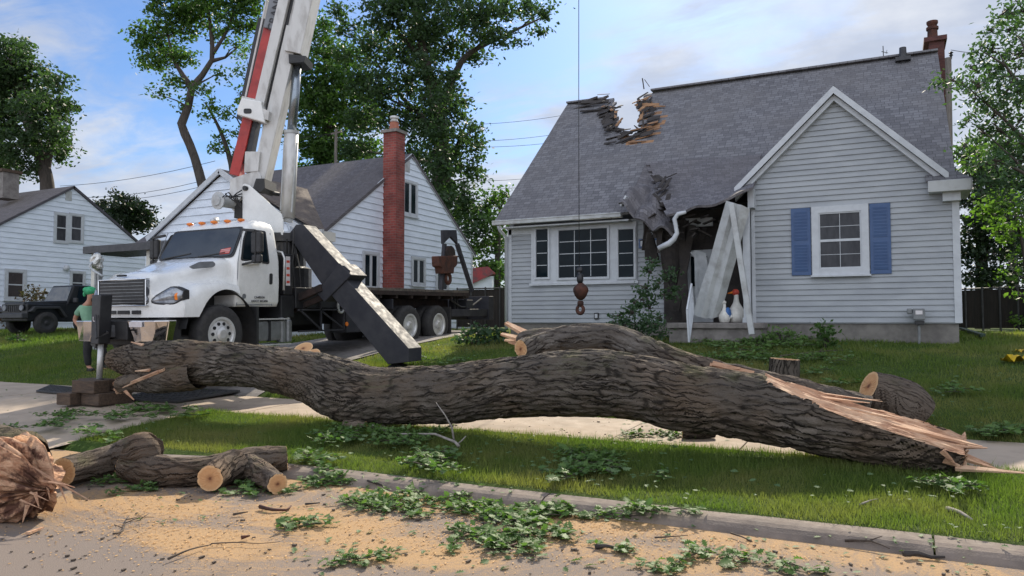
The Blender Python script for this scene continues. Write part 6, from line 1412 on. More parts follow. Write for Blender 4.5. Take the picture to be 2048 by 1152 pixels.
f = MB(); slab_roof(f, (-43.3, 16.7, RZ3 - s3 * 4.55), (HX3 + .1, 16.7, RZ3 - s3 * 4.55), (HX3 + .1, RY3, RZ3), (-43.3, RY3, RZ3), .10); slab_roof(f, (-43.3, 25.8, RZ3 - s3 * 4.55), (HX3 + .1, 25.8, RZ3 - s3 * 4.55), (HX3 + .1, RY3, RZ3 + .001), (-43.3, RY3, RZ3 + .001), .10); f.build('roof', M['shingle3_x'], H3)
for q in ((107, 137, 425, 487), (137, 167, 427, 487)): win_x(H3, HX3 + .026, *q, fr=.11, cols=1, rows=2, meeting=True, glass='curtain')
win_x(H3, HX3 + .026, 8, 52, 538, 601, fr=.13, cols=1, rows=2, meeting=True, glass='blind', sill=.05); win_x(H3, HX3 + .026, 139, 170, 542, 590, fr=.10, cols=1, rows=2, meeting=True, glass='curtain')
a = at(131, 381, X=HX3 + .02); b_ = at(143, 402, X=HX3 + .02); f = MB(); f.box(HX3, HX3 + .04, a.y, b_.y, b_.z, a.z); f.build('gable_vent', M['trim_dirty'], H3)
f = MB(); p = at(133, 536, X=HX3 + .1); f.ball(p, .14, 10); f.build('wall_lamp', M['trim'], H3, smooth=True)
f = MB(); a = at(-12, 372, d=34); b_ = at(30, 348, d=34); f.box(a.x, b_.x, a.y - .1, a.y + .6, a.z - .6, b_.z + .03); c3 = f.build('chimney', M['concrete_old'], H3); f = MB(); f.box(a.x - .08, b_.x + .08, a.y - .2, a.y + .7, b_.z + .031, b_.z + .16); f.build('chimney_cap', M['timber'], c3)
SH = thing('garden_shed', 'small pale shed with a red patched roof between the two houses', 'shed', (-12.5, 33, 1.4))
dS = 36; f = MB(); A = [at(x, y, d=dS) for x, y in ((925, 640), (985, 640), (985, 552), (955, 560), (925, 575))]; f.prism(A[:3] + [at(960, 556, d=dS), at(925, 572, d=dS)], _f * 3); f.build('wall', M['siding_white'], SH)
f = MB(); f.prism([at(x, y, d=dS - .2) for x, y in ((910, 584), (990, 546), (976, 533), (944, 536), (908, 560))], _f * 3.4); f.build('roof', M['shed_red'], SH)
# ------------------------------------------------------------------ black off-road car
CX, CY = -27.62, 16.4; cz = gz(CX, CY)
CR = thing('parked_car', 'black boxy off-road car parked on the drive of the left house', 'car', (CX, CY, cz))
def cpart(name, fn, m, bevel=.03, parent=None, smooth=False):
    mb = MB(); fn(mb); mb.v = [(x + CX, y + CY, z + cz) for x, y, z in mb.v]; return mb.build(name, M[m], parent or CR, bevel=bevel, smooth=smooth)
cpart('body', lambda m: (m.box(-.78, .78, -.62, 3.4, .45, 1.08), m.box(-.80, .80, .75, 3.4, .44, 1.12)), 'car_black', .04)
cpart('hood', lambda m: m.hexa([(-.62, -.66, 1.0), (.62, -.66, 1.0), (.76, .80, 1.08), (-.76, .80, 1.08), (-.58, -.64, 1.13), (.58, -.64, 1.13), (.72, .82, 1.22), (-.72, .82, 1.22)]), 'car_black', .04)
cpart('cabin', lambda m: m.hexa([(-.78, .78, 1.10), (.78, .78, 1.10), (.80, 3.4, 1.10), (-.80, 3.4, 1.10), (-.64, 1.12, 1.80), (.64, 1.12, 1.80), (.68, 3.35, 1.84), (-.68, 3.35, 1.84)]), 'car_black', .04)
cpart('windscreen', lambda m: m.hexa([(-.68, .83, 1.22), (.68, .83, 1.22), (.68, .86, 1.22), (-.68, .86, 1.22), (-.58, 1.06, 1.74), (.58, 1.06, 1.74), (.58, 1.10, 1.74), (-.58, 1.10, 1.74)]), 'glass_clear', 0)
for sg in (-1, 1):
    cpart('side_window', lambda m: m.hexa([(sg * .775, 1.12, 1.18), (sg * .79, 1.12, 1.18), (sg * .80, 2.1, 1.18), (sg * .785, 2.1, 1.18), (sg * .665, 1.30, 1.74), (sg * .68, 1.30, 1.74), (sg * .695, 2.1, 1.76), (sg * .68, 2.1, 1.76)]), 'glass', 0)
    cpart('fender', lambda m: m.prism([(sg * .74, y, z) for y, z in ((-.62, .80), (-.48, .98), (.42, 1.0), (.72, .62), (.62, .60), (.38, .91), (-.40, .89), (-.5, .76))], (sg * .22, 0, 0)), 'plastic_black', .02)
    cpart('headlight', lambda m: m.lathe((sg * .50, -.69, .93), [(.10, 0), (.10, .04), (.07, .05)], 16, 'y'), 'grey_panel', 0)
    cpart('mirror', lambda m: m.box(sg * .95 - .1, sg * .95 + .1, .95, 1.03, 1.15, 1.32), 'plastic_black', .02)
    for y in (0, 2.5):
        wb = bpy.data.objects.new('wheel', None); COL.objects.link(wb); wb.parent = CR; wb.matrix_parent_inverse = Matrix.Translation((-CX, -CY, -cz))
        cpart('tyre', lambda m: m.lathe((sg * .80, y, .40), [(.24, -.12), (.38, -.12), (.40, -.08), (.40, .08), (.38, .12), (.24, .12)], 28, 'x', cap=False), 'rubber', 0, wb, True)
        cpart('rim', lambda m: m.lathe((sg * (.80 + .115), y, .40), [(.25, -.03 * sg), (.24, .0), (.10, -.04 * sg), (.05, .0), (.01, .0)], 12, 'x'), 'plastic_black', 0, wb)
cpart('bumper', lambda m: m.hexa([(-.85, -.86, .56), (.85, -.86, .56), (.85, -.62, .56), (-.85, -.62, .56), (-.82, -.84, .74), (.82, -.84, .74), (.82, -.62, .74), (-.82, -.62, .74)]), 'plastic_black', .03)
cpart('grille', lambda m: [m.box(-.36 + i * .11, -.30 + i * .11, -.655, -.61, .80, 1.02) for i in range(7)], 'plastic_black', 0)
# ------------------------------------------------------------------ person behind the stabiliser
PF = on_ground(198, 741); pd = (PF - CAM).dot(_f); pd = pd * 1.0
PS = thing('person', 'person in green shirt and green headscarf standing behind the black stabiliser leg', 'person', PF)
def pp_(px, py, o=0.0): return at(px - 7, py, d=pd + o)
def skinmesh(name, joints, edges, m, parent, sub=2):
    me = bpy.data.meshes.new(name); me.from_pydata([tuple(j[0]) for j in joints], edges, []); o = bpy.data.objects.new(name, me); COL.objects.link(o)
    sk = o.modifiers.new('skin', 'SKIN'); sk.use_smooth_shade = True
    for i, j in enumerate(joints): me.skin_vertices[0].data[i].radius = (j[1], j[2] if len(j) > 2 else j[1])
    me.skin_vertices[0].data[0].use_root = True
    ss = o.modifiers.new('sub', 'SUBSURF'); ss.levels = ss.render_levels = sub; me.materials.append(M[m]); return hang(o, parent)
u_ = pd / 1500
J = [(pp_(192, 664), .15, .12), (pp_(186, 640), .15, .12), (pp_(182, 622), .18, .13), (pp_(183, 611), .11, .09), (pp_(187, 603), .065, .065), (pp_(190, 594), .085, .10), (pp_(189, 582), .09, .105),
     (pp_(168, 615, -.05), .062), (pp_(156, 640, -.02), .050), (pp_(168, 657, -.12), .040), (pp_(176, 661, -.18), .034),
     (pp_(196, 613, .28), .062), (pp_(205, 640, .25), .050), (pp_(216, 652, .1), .040), (pp_(222, 655, .05), .034),
     (pp_(184, 678, -.04), .095), (pp_(181, 706, -.05), .07), (pp_(184, 734, -.02), .048), (pp_(193, 741, -.10), .04),
     (pp_(203, 678, .14), .095), (pp_(214, 706, .16), .07), (pp_(214, 734, .22), .048), (pp_(224, 740, .14), .04)]
Ed = [(0, 1), (1, 2), (2, 3), (3, 4), (4, 5), (5, 6), (2, 7), (7, 8), (8, 9), (9, 10), (2, 11), (11, 12), (12, 13), (13, 14), (0, 15), (15, 16), (16, 17), (17, 18), (0, 19), (19, 20), (20, 21), (21, 22)]
skinmesh('body', J, Ed, 'skin', PS)
S = [(pp_(192, 668), .175, .145), (pp_(187, 645), .17, .14), (pp_(182, 624), .20, .15), (pp_(183, 612), .13, .11), (pp_(168, 616, -.05), .085), (pp_(160, 632, -.04), .078), (pp_(196, 614, .28), .085), (pp_(202, 630, .26), .078)]
skinmesh('shirt', S, [(0, 1), (1, 2), (2, 3), (2, 4), (4, 5), (2, 6), (6, 7)], 'shirt', PS)
T_ = [(pp_(193, 668), .165, .14), (pp_(184, 680, -.04), .12), (pp_(181, 706, -.05), .09), (pp_(184, 733, -.02), .075), (pp_(203, 680, .14), .12), (pp_(214, 706, .16), .09), (pp_(214, 733, .22), .075)]
skinmesh('trousers', T_, [(0, 1), (1, 2), (2, 3), (0, 4), (4, 5), (5, 6)], 'trousers', PS)
for a, b_ in (((184, 737, -.02), (194, 741, -.10)), ((214, 737, .22), (226, 741, .14))):
    g = MB(); q0, q1 = pp_(*a), pp_(*b_); q0.z = q1.z = gz(q0.x, q0.y) + .045; g.bar(q0, q1, .10, .09, None, .09, .06); g.build('boot', M['trousers'], PS, bevel=.02)
g = MB(); c = pp_(188, 582); g.ball(c, .125, 14, (1.0, 1.0, .85)); g.ball(pp_(181, 580, .02), .09, 10, (1, 1, .8)); g.ball(pp_(176, 588, .03), .05, 8, (.7, .7, 1.3)); g.build('headscarf', M['bandana'], PS, smooth=True)
g = MB(); g.ball(pp_(193, 598, .0), .075, 10, (1, .9, 1)); g.build('beard', M['beard'], PS, smooth=True)
g = MB(); g.bar(pp_(197, 590), pp_(200.5, 593), .03, .02, None, .03, .04); g.build('nose', M['skin'], PS, bevel=.008)
def hand(c, dirn, up):
    mb = MB(); d = V(dirn).normalized(); sd = d.cross(V(up)).normalized(); up = sd.cross(d); mb.bar(c, c + d * .09, .085, .03, sd)
    for i, L in enumerate((.075, .085, .08, .06)):
        o = c + d * .088 + sd * (-.032 + .021 * i); mb.tube([o, o + d * L * .55, o + d * L * .85 - up * .02, o + d * L * .9 - up * .05], [.010, .0095, .009, .007], 6)
    o = c + d * .03 + sd * -.045; mb.tube([o, o + d * .03 - sd * .02, o + d * .065 - sd * .025 - up * .015], [.012, .011, .008], 6); return mb.build('hand', M['skin'], PS, smooth=True)
hand(pp_(175, 660, -.18), _r, V((0, 0, 1))); hand(pp_(221, 654, .05), _r - V((0, 0, .3)), V((0, 0, 1)))
# ------------------------------------------------------------------ cribbing, mats
def block(name, label, px, py, size, z0, rot, m, group=None, Y=None):
    p = at(px, py, Y=Y); mb = MB(); mb.cbox((p.x, p.y, z0 + size[2] / 2), size, Matrix.Rotation(R(rot), 3, 'Z')); o = mb.build(name, M[m], bevel=.012); return tag(o, label, 'timber block', group)
zb = gz(-12.2, 8.5) + .012
p = at(190, 790, Y=8.35)
gA = 'timber cribbing under the stabiliser'
block('timber_block', 'left lower cribbing timber under the black stabiliser foot', 160, 788, (.33, .62, .20), zb, 4, 'timber', gA, 8.25)
block('timber_block', 'right lower cribbing timber, dark and half hidden beside the broken fork', 214, 786, (.50, .60, .20), zb, -3, 'timber', gA, 8.42)
block('timber_block', 'upper left cribbing timber carrying the black stabiliser foot', 182, 765, (.56, .30, .21), zb + .202, 2, 'timber', gA, 8.22)
block('timber_block', 'upper rear cribbing timber behind the stabiliser foot', 196, 765, (.72, .28, .20), zb + .202, -2, 'timber', gA, 8.56)
def gmat(label, a, b_, c, d_):
    P = [on_ground(*q, lift=.022) for q in (a, b_, c, d_)]; mb = MB(); mb.prism(P, (0, 0, .03)); root = thing('ground_mat', label, 'mat', P[0], group='black ground mats')
    mb.build('mat', M['mat_black'], root); mb = MB()
    for i in range(1, 12):
        for j in range(1, 8):
            u, v = i / 12, j / 8; q = lerp(lerp(P[0], P[1], u), lerp(P[3], P[2], u), v); mb.cbox(q + V((0, 0, .034)), (.07, .035, .012), Matrix.Rotation(R(45 if (i + j) % 2 else -45), 3, 'Z'))
    o = mb.build('tread', M['mat_black'], root); o['kind'] = 'stuff'
gmat('black treaded ground mat on the apron left of the cribbing', (72, 786), (140, 792), (160, 780), (100, 774))
gmat('black treaded ground mat on the pavement in front of the broken fork', (235, 803), (355, 808), (480, 786), (330, 778))
# ------------------------------------------------------------------ porch statues, meter, pipe, yellow plastic
def goose(label, px, py0, py1, Y, red):
    b_ = at(px, py1, Y=Y); b_.z = 1.647; h = at(px, py0, Y=Y).z - b_.z; r = thing('goose_statue', label, 'statue', b_); k = h / .62
    g = MB(); g.lathe(b_, [(.10 * k, 0), (.13 * k, .02 * k), (.155 * k, .12 * k), (.15 * k, .20 * k), (.10 * k, .29 * k), (.058 * k, .36 * k), (.042 * k, .44 * k), (.042 * k, .50 * k), (.03 * k, .52 * k)], 18); g.ball(b_ + V((.12 * k, .05 * k, .16 * k)), .10 * k, 10, (1.2, .7, .6)); g.build('body', M['statue'], r, smooth=True)
    g = MB(); hc_ = b_ + V((-.012 * k, 0, .55 * k)); g.ball(hc_, .062 * k, 12, (1.1, .9, 1)); g.build('head', M['statue_red' if red else 'statue'], r, smooth=True)
    g = MB(); g.tube([hc_ + V((-.05 * k, -.02 * k, 0)), hc_ + V((-.13 * k, -.05 * k, -.02 * k))], [.024 * k, .008 * k], 8); g.build('beak', M['amber'], r)
    if not red: g = MB(); g.ball(b_ + V((.09 * k, .03 * k, .24 * k)), .12 * k, 10, (.75, 1, 1.5)); g.build('cape', M['statue_blue'], r, smooth=True)
goose('small white goose statue with a blue back on the porch floor', 1449, 600, 639, 16.25, False); goose('taller white goose statue with a red head on the porch floor', 1473, 577, 639, 16.45, True)
g0 = at(1838, 655, Y=16.55); gm = thing('gas_meter', 'grey gas meter on its pipe below the right end of the gable wall', 'gas meter', g0)
def bpx(mb, x0, x1, y0, y1, Y, dep): a, b_ = at(x0, y1, Y=Y), at(x1, y0, Y=Y); mb.box(a.x, b_.x, Y, Y + dep, a.z, b_.z); return mb
bpx(MB(), 1826, 1850, 617, 640, 16.38, .2).build('meter_body', M['meter'], gm, bevel=.02); bpx(MB(), 1831, 1845, 621, 629, 16.372, .007).build('dial', M['sticker'], gm); bpx(MB(), 1814, 1825, 617, 628, 16.42, .16).build('regulator', M['meter'], gm, bevel=.02); bpx(MB(), 1830, 1849, 641, 650, 16.42, .14).build('meter_base', M['plastic_black'], gm, bevel=.01)
mb = MB(); a = at(1838, 650, Y=16.5); mb.tube([a, V((a.x, a.y, gz(a.x, 16.5) - .05))], .025, 8); mb.build('pipe', M['meter'], gm)
mb = MB(); a, b_ = on_ground(1922, 664, .06), on_ground(1966, 678, .05); mb.bar(a + V((0, 0, .03)), b_ + V((0, 0, .02)), .10, .07); tag(mb.build('drain_pipe', M['green_pipe'], bevel=.01), 'dark green downspout extension lying on the grass at the house corner', 'pipe')
mb = MB()
for cx, cy, L, s_ in ((2034, 728, .42, .06), (2046, 709, .3, .03)):
    c = on_ground(cx, cy, .03); rows_ = []
    for j in range(5):
        rows_.append([c + V((-L / 2 + L * i / 8 + .02 * math.sin(j * 2 + i), -.11 + .055 * j, s_ * (1 + math.sin(i * 1.7 + j)) * (.5 if i in (0, 8) else 1))) for i in range(9)])
    mb.add([p for r_ in rows_ for p in r_], [(j * 9 + i, j * 9 + i + 1, (j + 1) * 9 + i + 1, (j + 1) * 9 + i) for j in range(4) for i in range(8)])
tag(mb.build('yellow_sheet', M['yellow'], smooth=True, fix=False), 'crumpled yellow plastic on the lawn at the right edge', 'plastic sheet')
# post with wrapped top beyond the truck nose
b_ = on_ground(192, 672); dpw = 20.5; b_ = at(192, 690, d=dpw); b_.z = gz(b_.x, b_.y); wp = thing('yard_post', 'grey yard post with a foil wrapped top beside the truck grille', 'post', b_)
mb = MB(); t_ = at(192, 545, d=dpw); mb.bar(V((b_.x - .06, b_.y, b_.z)), V((b_.x - .06, b_.y, t_.z)), .07, .07, (1, 0, 0)); mb.bar(V((b_.x + .08, b_.y, b_.z)), V((b_.x + .08, b_.y, t_.z + .1)), .10, .10, (1, 0, 0)); mb.build('post', M['galv'], wp)
mb = MB(); c = at(194, 524, d=dpw); n0 = len(mb.v); mb.ball(c, .20, 16, (.8, .8, 1.25), 12); mb.v = [tuple(V(v) + (V(v) - c) * .35 * noise.noise(V(v) * 9)) for v in mb.v]; mb.build('wrapped_top', M['foil'], wp, smooth=False)
mb = MB(); mb.tube([at(x, y, d=dpw - .2) for x, y in ((184, 524), (179, 532), (186, 541), (198, 548), (206, 553))], .03, 8); mb.build('white_hose', M['trim'], wp, smooth=True)
# ------------------------------------------------------------------ fences, poles, wires, aerial
def fence(label, pts, hgt, posts, cat='fence'):
    P = [V(p) for p in pts]; r = thing('chain_link_fence', label, cat, P[0])
    for a, b_ in zip(P, P[1:]):
        mb = MB(); mb.prism([a + V((0, 0, .08)), b_ + V((0, 0, .08)), b_ + V((0, 0, hgt - .04)), a + V((0, 0, hgt - .04))], (0, .02, 0)); mb.build('privacy_slats', M['fence_dark'], r); mb = MB(); mb.tube([a + V((0, -.03, hgt)), b_ + V((0, -.03, hgt))], .025, 8); mb.build('top_rail', M['fence_post'], r)
        for i in range(posts + 1): q = lerp(a, b_, i / posts); mb = MB(); mb.tube([q + V((0, -.03, -.1)), q + V((0, -.03, hgt + .05))], .03, 8); mb.build('post', M['fence_post'], r)
def gp(px, d): q = at(px, 660, d=d); q.z = gz(q.x, q.y); return q
fence('dark slatted chain link fence beyond the right corner of the damaged house', [gp(1900, 23), gp(2075, 21)], 1.25, 5); fence('dark slatted chain link fence in the gap left of the damaged house', [gp(915, 28), gp(1030, 27)], 1.5, 4)
up_ = at(1893, 300, d=33); ub = V((up_.x, up_.y, gz(up_.x, up_.y))); pl = thing('utility_pole', 'grey wooden utility pole just behind the right roof edge', 'utility pole', ub)
mb = MB(); mb.tube([ub, at(1896, 116, d=33)], [.17, .13], 12); mb.build('pole', M['pole'], pl); mb = MB(); q = at(1902, 112, d=33); mb.lathe(q, [(.03, -.15), (.05, 0), (.09, .02), (.04, .10), (.10, .14), (.03, .2)], 10); mb.build('insulator', M['plastic_black'], pl)
wires = [((1902, 100, 33), (2080, 92, 30), 'power line from the utility pole to the right edge'), ((885, 250, 45), (1150, 226, 52), 'topmost power line left of the damaged house'), ((885, 283, 45), (1150, 262, 52), 'second power line from the top left of the damaged house'), ((885, 293, 45), (1150, 279, 52), 'third power line from the top left of the damaged house'), ((885, 360, 45), (1120, 348, 52), 'fourth power line from the top left of the damaged house'), ((885, 376, 45), (1110, 366, 52), 'lowest power line left of the damaged house'),
         ((120, 372, 42), (430, 322, 36), 'upper power line crossing the sky by the crooked tree'), ((170, 395, 42), (430, 355, 36), 'lower of the two wires above the dark rounded tree'), ((190, 402, 42), (430, 366, 36), 'lowest wire sagging over the dark rounded tree'), ((600, 275, 42), (770, 235, 42), 'thin wire passing in front of the green trees by the lift cylinder')]
for (x0, y0, d0), (x1, y1, d1), lab in wires:
    a, b_ = at(x0, y0, d=d0), at(x1, y1, d=d1); mb = MB(); mb.tube([a + (b_ - a) * (i / 8) - V((0, 0, .22 * 4 * (i / 8) * (1 - i / 8))) for i in range(9)], .013, 5); tag(mb.build('power_line', M['cable']), lab, 'power line', 'overhead wires')
ap = at(672, 330, d=38); an = thing('utility_pole', 'thin distant pole in front of the green trees behind the grey roof', 'utility pole', V((ap.x, ap.y, 1.4)))
mb = MB(); mb.tube([V((ap.x, ap.y, 1.4)), at(672, 258, d=38)], [.10, .07], 8); mb.build('pole', M['pole'], an); mb = MB(); mb.bar(at(662, 268, d=38), at(682, 264, d=38), .08, .08); mb.build('crossarm', M['pole'], an)
q = at(1768, 112, d=23.5); ae = thing('roof_aerial', 'small aerial standing behind the ridge left of the vent pipe', 'aerial', q); mb = MB(); mb.tube([q + V((0, 0, -1.0)), at(1766, 92, d=23.5)], .015, 6); mb.build('mast', M['plastic_black'], ae); mb = MB(); mb.bar(at(1763, 103, d=23.5), at(1776, 106, d=23.5), .015, .015); mb.bar(at(1772, 108, d=23.5), at(1774, 100, d=23.5), .012, .012); mb.build('crossbar', M['plastic_black'], ae)
# ------------------------------------------------------------------ fallen leaf clumps
def leafpoly(c, d, nrm, L, curl):
    """lobed leaf: outline of an oak or maple leaf"""
    s_ = d.cross(nrm).normalized(); out = []
    for a, b_ in ((0, .05), (.16, .10), (.22, .34), (.34, .16), (.46, .46), (.58, .17), (.70, .36), (.78, .13), (1.0, .0), (.78, -.13), (.70, -.36), (.58, -.17), (.46, -.46), (.34, -.16), (.22, -.34), (.16, -.10), (0, -.05)):
        out.append(c + d * (a * L) + s_ * (b_ * .8 * L) + nrm * (curl * L * (abs(b_) * 1.2 - (a - .4) ** 2)))
    return out
def clump_mesh(name, nl, span, hgt, seed, L0):
    random.seed(seed); lf = MB(); tw_ = MB(); stems = []
    for i in range(3):
        a = random.uniform(0, 6.28); e = V((math.cos(a), math.sin(a), 0)) * span * random.uniform(.5, 1); m_ = e * .5 + V((0, 0, hgt * random.uniform(.3, .9))) + jit(.03); m_.z = abs(m_.z)
        tw_.tube([V((0, 0, .015)), m_, e + V((0, 0, hgt * .25))], [.006, .005, .003], 5); stems.append((V((0, 0, .015)), m_, e + V((0, 0, hgt * .25))))
    for i in range(nl):
        s_ = random.choice(stems); t = random.random() ** .6; c = s_[0].lerp(s_[1], t * 2) if t < .5 else s_[1].lerp(s_[2], t * 2 - 1); c = c + jit(.04); c.z = max(c.z, .012)
        d_ = V((random.gauss(0, 1), random.gauss(0, 1), random.gauss(.0, .24))).normalized(); n_ = V((random.gauss(0, .42), random.gauss(0, .42), random.choice((1, 1, 1, 1, -1)))); n_ = (n_ - d_ * n_.dot(d_)).normalized(); L = L0 * random.uniform(.6, 1.3)
        pp = leafpoly(c, d_, n_, L, random.uniform(-.2, .35)); pp = [V((q.x, q.y, max(q.z, .006 + random.random() * .01))) for q in pp]; lf.add(pp, [tuple(range(17))])
    return lf, tw_
protos = []
for i, (nl, sp_, hg, L0) in enumerate(((44, .30, .055, .095), (58, .38, .06, .092), (32, .26, .04, .10), (74, .46, .07, .092), (14, .16, .035, .09))):
    lf, tw_ = clump_mesh('leafy_clump', nl, sp_, hg, 40 + i, L0); r = bpy.data.objects.new('leafy_clump', None); COL.objects.link(r); r['_local'] = 1
    o = lf.build('leaves', M['leaf_cut'], r, fix=False); o2 = tw_.build('twig', M['twig'], r); protos.append(r)
random.seed(99)
used = set()
def put_clump(px, py, s_, label, group, kind=None):
    k = random.choice((0, 1, 1, 2, 3, 3)) if kind is None else kind
    o = protos[k] if k not in used else copy_tree(protos[k]); used.add(k)
    p = on_ground(px, py, .012 if gz(0, on_ground(px, py).y) < .05 or on_ground(px, py).y > 6.4 else .02); 
    if p.y > 6.4 and not (8.5 < p.y < 10.1): p.z += .05; s_ *= 1.15
    o.location = p; o.rotation_euler = (0, 0, random.uniform(0, 6.28)); o.scale = (s_,) * 3; tag(o, label, 'leafy clump', group)
def region(x0, x1, y0, y1, n, s0, s1, label, group):
    for i in range(n):
        a, r_ = random.uniform(0, 6.28), math.sqrt(random.random()); put_clump((x0 + x1) / 2 + (x1 - x0) / 2 * r_ * math.cos(a), (y0 + y1) / 2 + (y1 - y0) / 2 * r_ * math.sin(a), random.uniform(s0, s1), label, group)
gR, gV, gL = 'leafy clumps on the road', 'leafy clumps on the grass verge', 'leafy clumps on the lawn'
lR = 'clump of cut green leaves in the leafy mass below the kerb'
for q in ((745, 905, 985, 1040, 10), (912, 1034, 998, 1042, 9), (1030, 1147, 1008, 1060, 8), (975, 1135, 1062, 1100, 7)): region(*q, .75, 1.05, lR, gR)
for q, lab in (((908, 963, 1072, 1102, 2), 'leafy clump on the sawdust left of the lowest leafy mass'), ((674, 752, 1108, 1138, 2), 'leafy clump lying alone on the sawdust at the bottom centre'), ((1198, 1270, 1102, 1128, 2), 'leafy clump beside a dark bark piece near the bottom edge'), ((1315, 1377, 1122, 1140, 2), 'leafy clump on the road at the bottom, right of centre'),
               ((1195, 1335, 1018, 1045, 5), 'leafy clump against the kerb right of the leafy mass'), ((600, 730, 948, 978, 6), 'leafy clump spilling over the kerb right of the curved log'), ((190, 325, 962, 990, 5), 'leafy clump on the road in front of the cut logs'), ((460, 495, 975, 995, 2), 'leafy clump between the two branch stubs of the curved log'), ((560, 600, 975, 992, 2), 'leafy clump at the right end of the curved log'), ((690, 765, 992, 1014, 3), 'thin leafy clump on the sawdust right of the cut logs'), ((555, 630, 1040, 1060, 2), 'pale leafy clump on the sawdust below the cut logs'), ((1440, 1500, 1118, 1140, 1), 'small leafy clump on the road at the lower right'), ((1540, 1640, 1130, 1146, 1), 'last small leafy clump on the road before the right corner')): region(*q, .6, .9, lab, gR)
for q, lab in (((650, 900, 858, 900, 20), 'leafy clump in the shade under the fallen trunk'), ((830, 905, 915, 952, 7), 'pale leafy clump on the shaded verge below the trunk'), ((1130, 1210, 900, 945, 9), 'leafy clump standing on the verge left of centre right'), ((1120, 1235, 948, 976, 6), 'leafy clump on the verge just above the kerb'), ((1290, 1350, 955, 972, 1), 'small leafy clump on the shaded verge right of the others'), ((0, 60, 862, 890, 5), 'leafy clump on the verge edge at the far left'), ((75, 240, 832, 868, 10), 'leafy clump in the row along the apron edge'), ((250, 415, 818, 845, 10), 'leafy clump at the lit tip of the grass verge'), ((1870, 1945, 975, 1008, 4), 'leafy clump on the verge at the right'), ((590, 720, 920, 945, 3), 'leafy clump on the verge behind the kerb beside the curved log'), ((150, 260, 868, 890, 2), 'leafy clump on the verge behind the first cut log')): region(*q, .6, .95, lab, gV)
for q, lab in (((1390, 1640, 678, 704, 34), 'leafy clump among the litter in front of the porch'), ((1380, 1560, 698, 732, 14), 'leafy clump on the lawn behind the limb'), ((385, 440, 786, 798, 2), 'leafy clump on the pavement beside the black mat'), ((790, 930, 716, 738, 6), 'leafy clump at the foot of the outrigger beam'), ((1180, 1330, 682, 706, 8), 'leafy clump behind the upper limb'), ((1600, 1780, 700, 800, 9), 'leafy clump on the lawn between stump and log chunk'), ((1880, 1960, 770, 800, 3), 'leafy clump on the lawn right of the log chunk'), ((1900, 2040, 868, 882, 5), 'leafy clump along the pavement edge at the far right'), ((1260, 1420, 858, 880, 3), 'leafy clump on the pavement under the trunk')): region(*q, .55, .9, lab, gL)
put_clump(1275, 700, .9, 'green leafy clump caught on top of the upper limb', gL, 4)
for i, o in enumerate(protos):
    if i not in used: put_clump(560 + i * 8, 1128, .5, 'tiny leafy clump lying by itself near the bottom left of centre', gR, i)
# loose single leaves and bark crumbs, too many to count
random.seed(17); ll = MB()
def loose(n, x0, x1, y0, y1, L):
    for i in range(n):
        p = on_ground(random.uniform(x0, x1), random.uniform(y0, y1), .012)
        if p.y > 6.4 and not (8.5 < p.y < 10.1): p.z += random.uniform(.04, .075)
        a = random.uniform(0, 6.28); d_ = V((math.cos(a), math.sin(a), random.uniform(-.1, .25))).normalized(); n_ = V((random.gauss(0, .3), random.gauss(0, .3), 1)); n_ = (n_ - d_ * n_.dot(d_)).normalized()
        ll.add(leafpoly(p, d_, n_, L * random.uniform(.5, 1.2), random.uniform(0, .3)), [tuple(range(17))])
for q in ((130, 580, 1400, 975, 1150, .075), (80, 1380, 2040, 1060, 1150, .06), (110, 600, 1400, 870, 980, .075), (34, 1400, 2040, 950, 1020, .075), (90, 1250, 1460, 835, 885, .08), (150, 1360, 1700, 675, 740, .10), (110, 1600, 2040, 740, 880, .085), (110, 0, 520, 780, 895, .07), (160, 640, 1350, 860, 985, .08), (120, 1340, 1760, 678, 735, .10), (60, 820, 1040, 690, 730, .11), (40, 200, 600, 985, 1060, .06), (40, 600, 1500, 690, 720, .1)): loose(*q)
tag(ll.build('loose_leaves', M['leaf_loose'], fix=False), kind='stuff')
cr_ = MB()
for i in range(520):
    p = on_ground(random.uniform(0, 2048), random.uniform(965, 1152), .004) if i < 430 else on_ground(random.uniform(900, 1500), random.uniform(835, 885), .012)
    if p.y > 5.95 and p.y < 8.5: continue
    s_ = random.choice((.005, .007, .010, .016)) * random.uniform(.6, 1.3); cr_.cbox(p + V((0, 0, s_ * .3)), (s_ * random.uniform(1, 2.5), s_, s_ * .6), Matrix.Rotation(random.uniform(0, 3), 3, 'Z'))
tag(cr_.build('bark_crumbs', M['twig']), kind='stuff')
wc = MB()
for i in range(5000):
    p = on_ground(random.choice((random.gauss(330, 130), random.gauss(900, 220), random.gauss(1150, 250), random.gauss(1500, 220))), random.choice((random.gauss(1030, 40), random.gauss(1060, 40))), .004)
    if p.y > 5.95: continue
    s_ = random.uniform(.004, .009); wc.cbox(p + V((0, 0, .003)), (s_ * random.uniform(1, 3), s_, .003), Matrix.Rotation(random.uniform(0, 3), 3, 'Z'))
tag(wc.build('wood_chips', M['cut_chip']), kind='stuff')
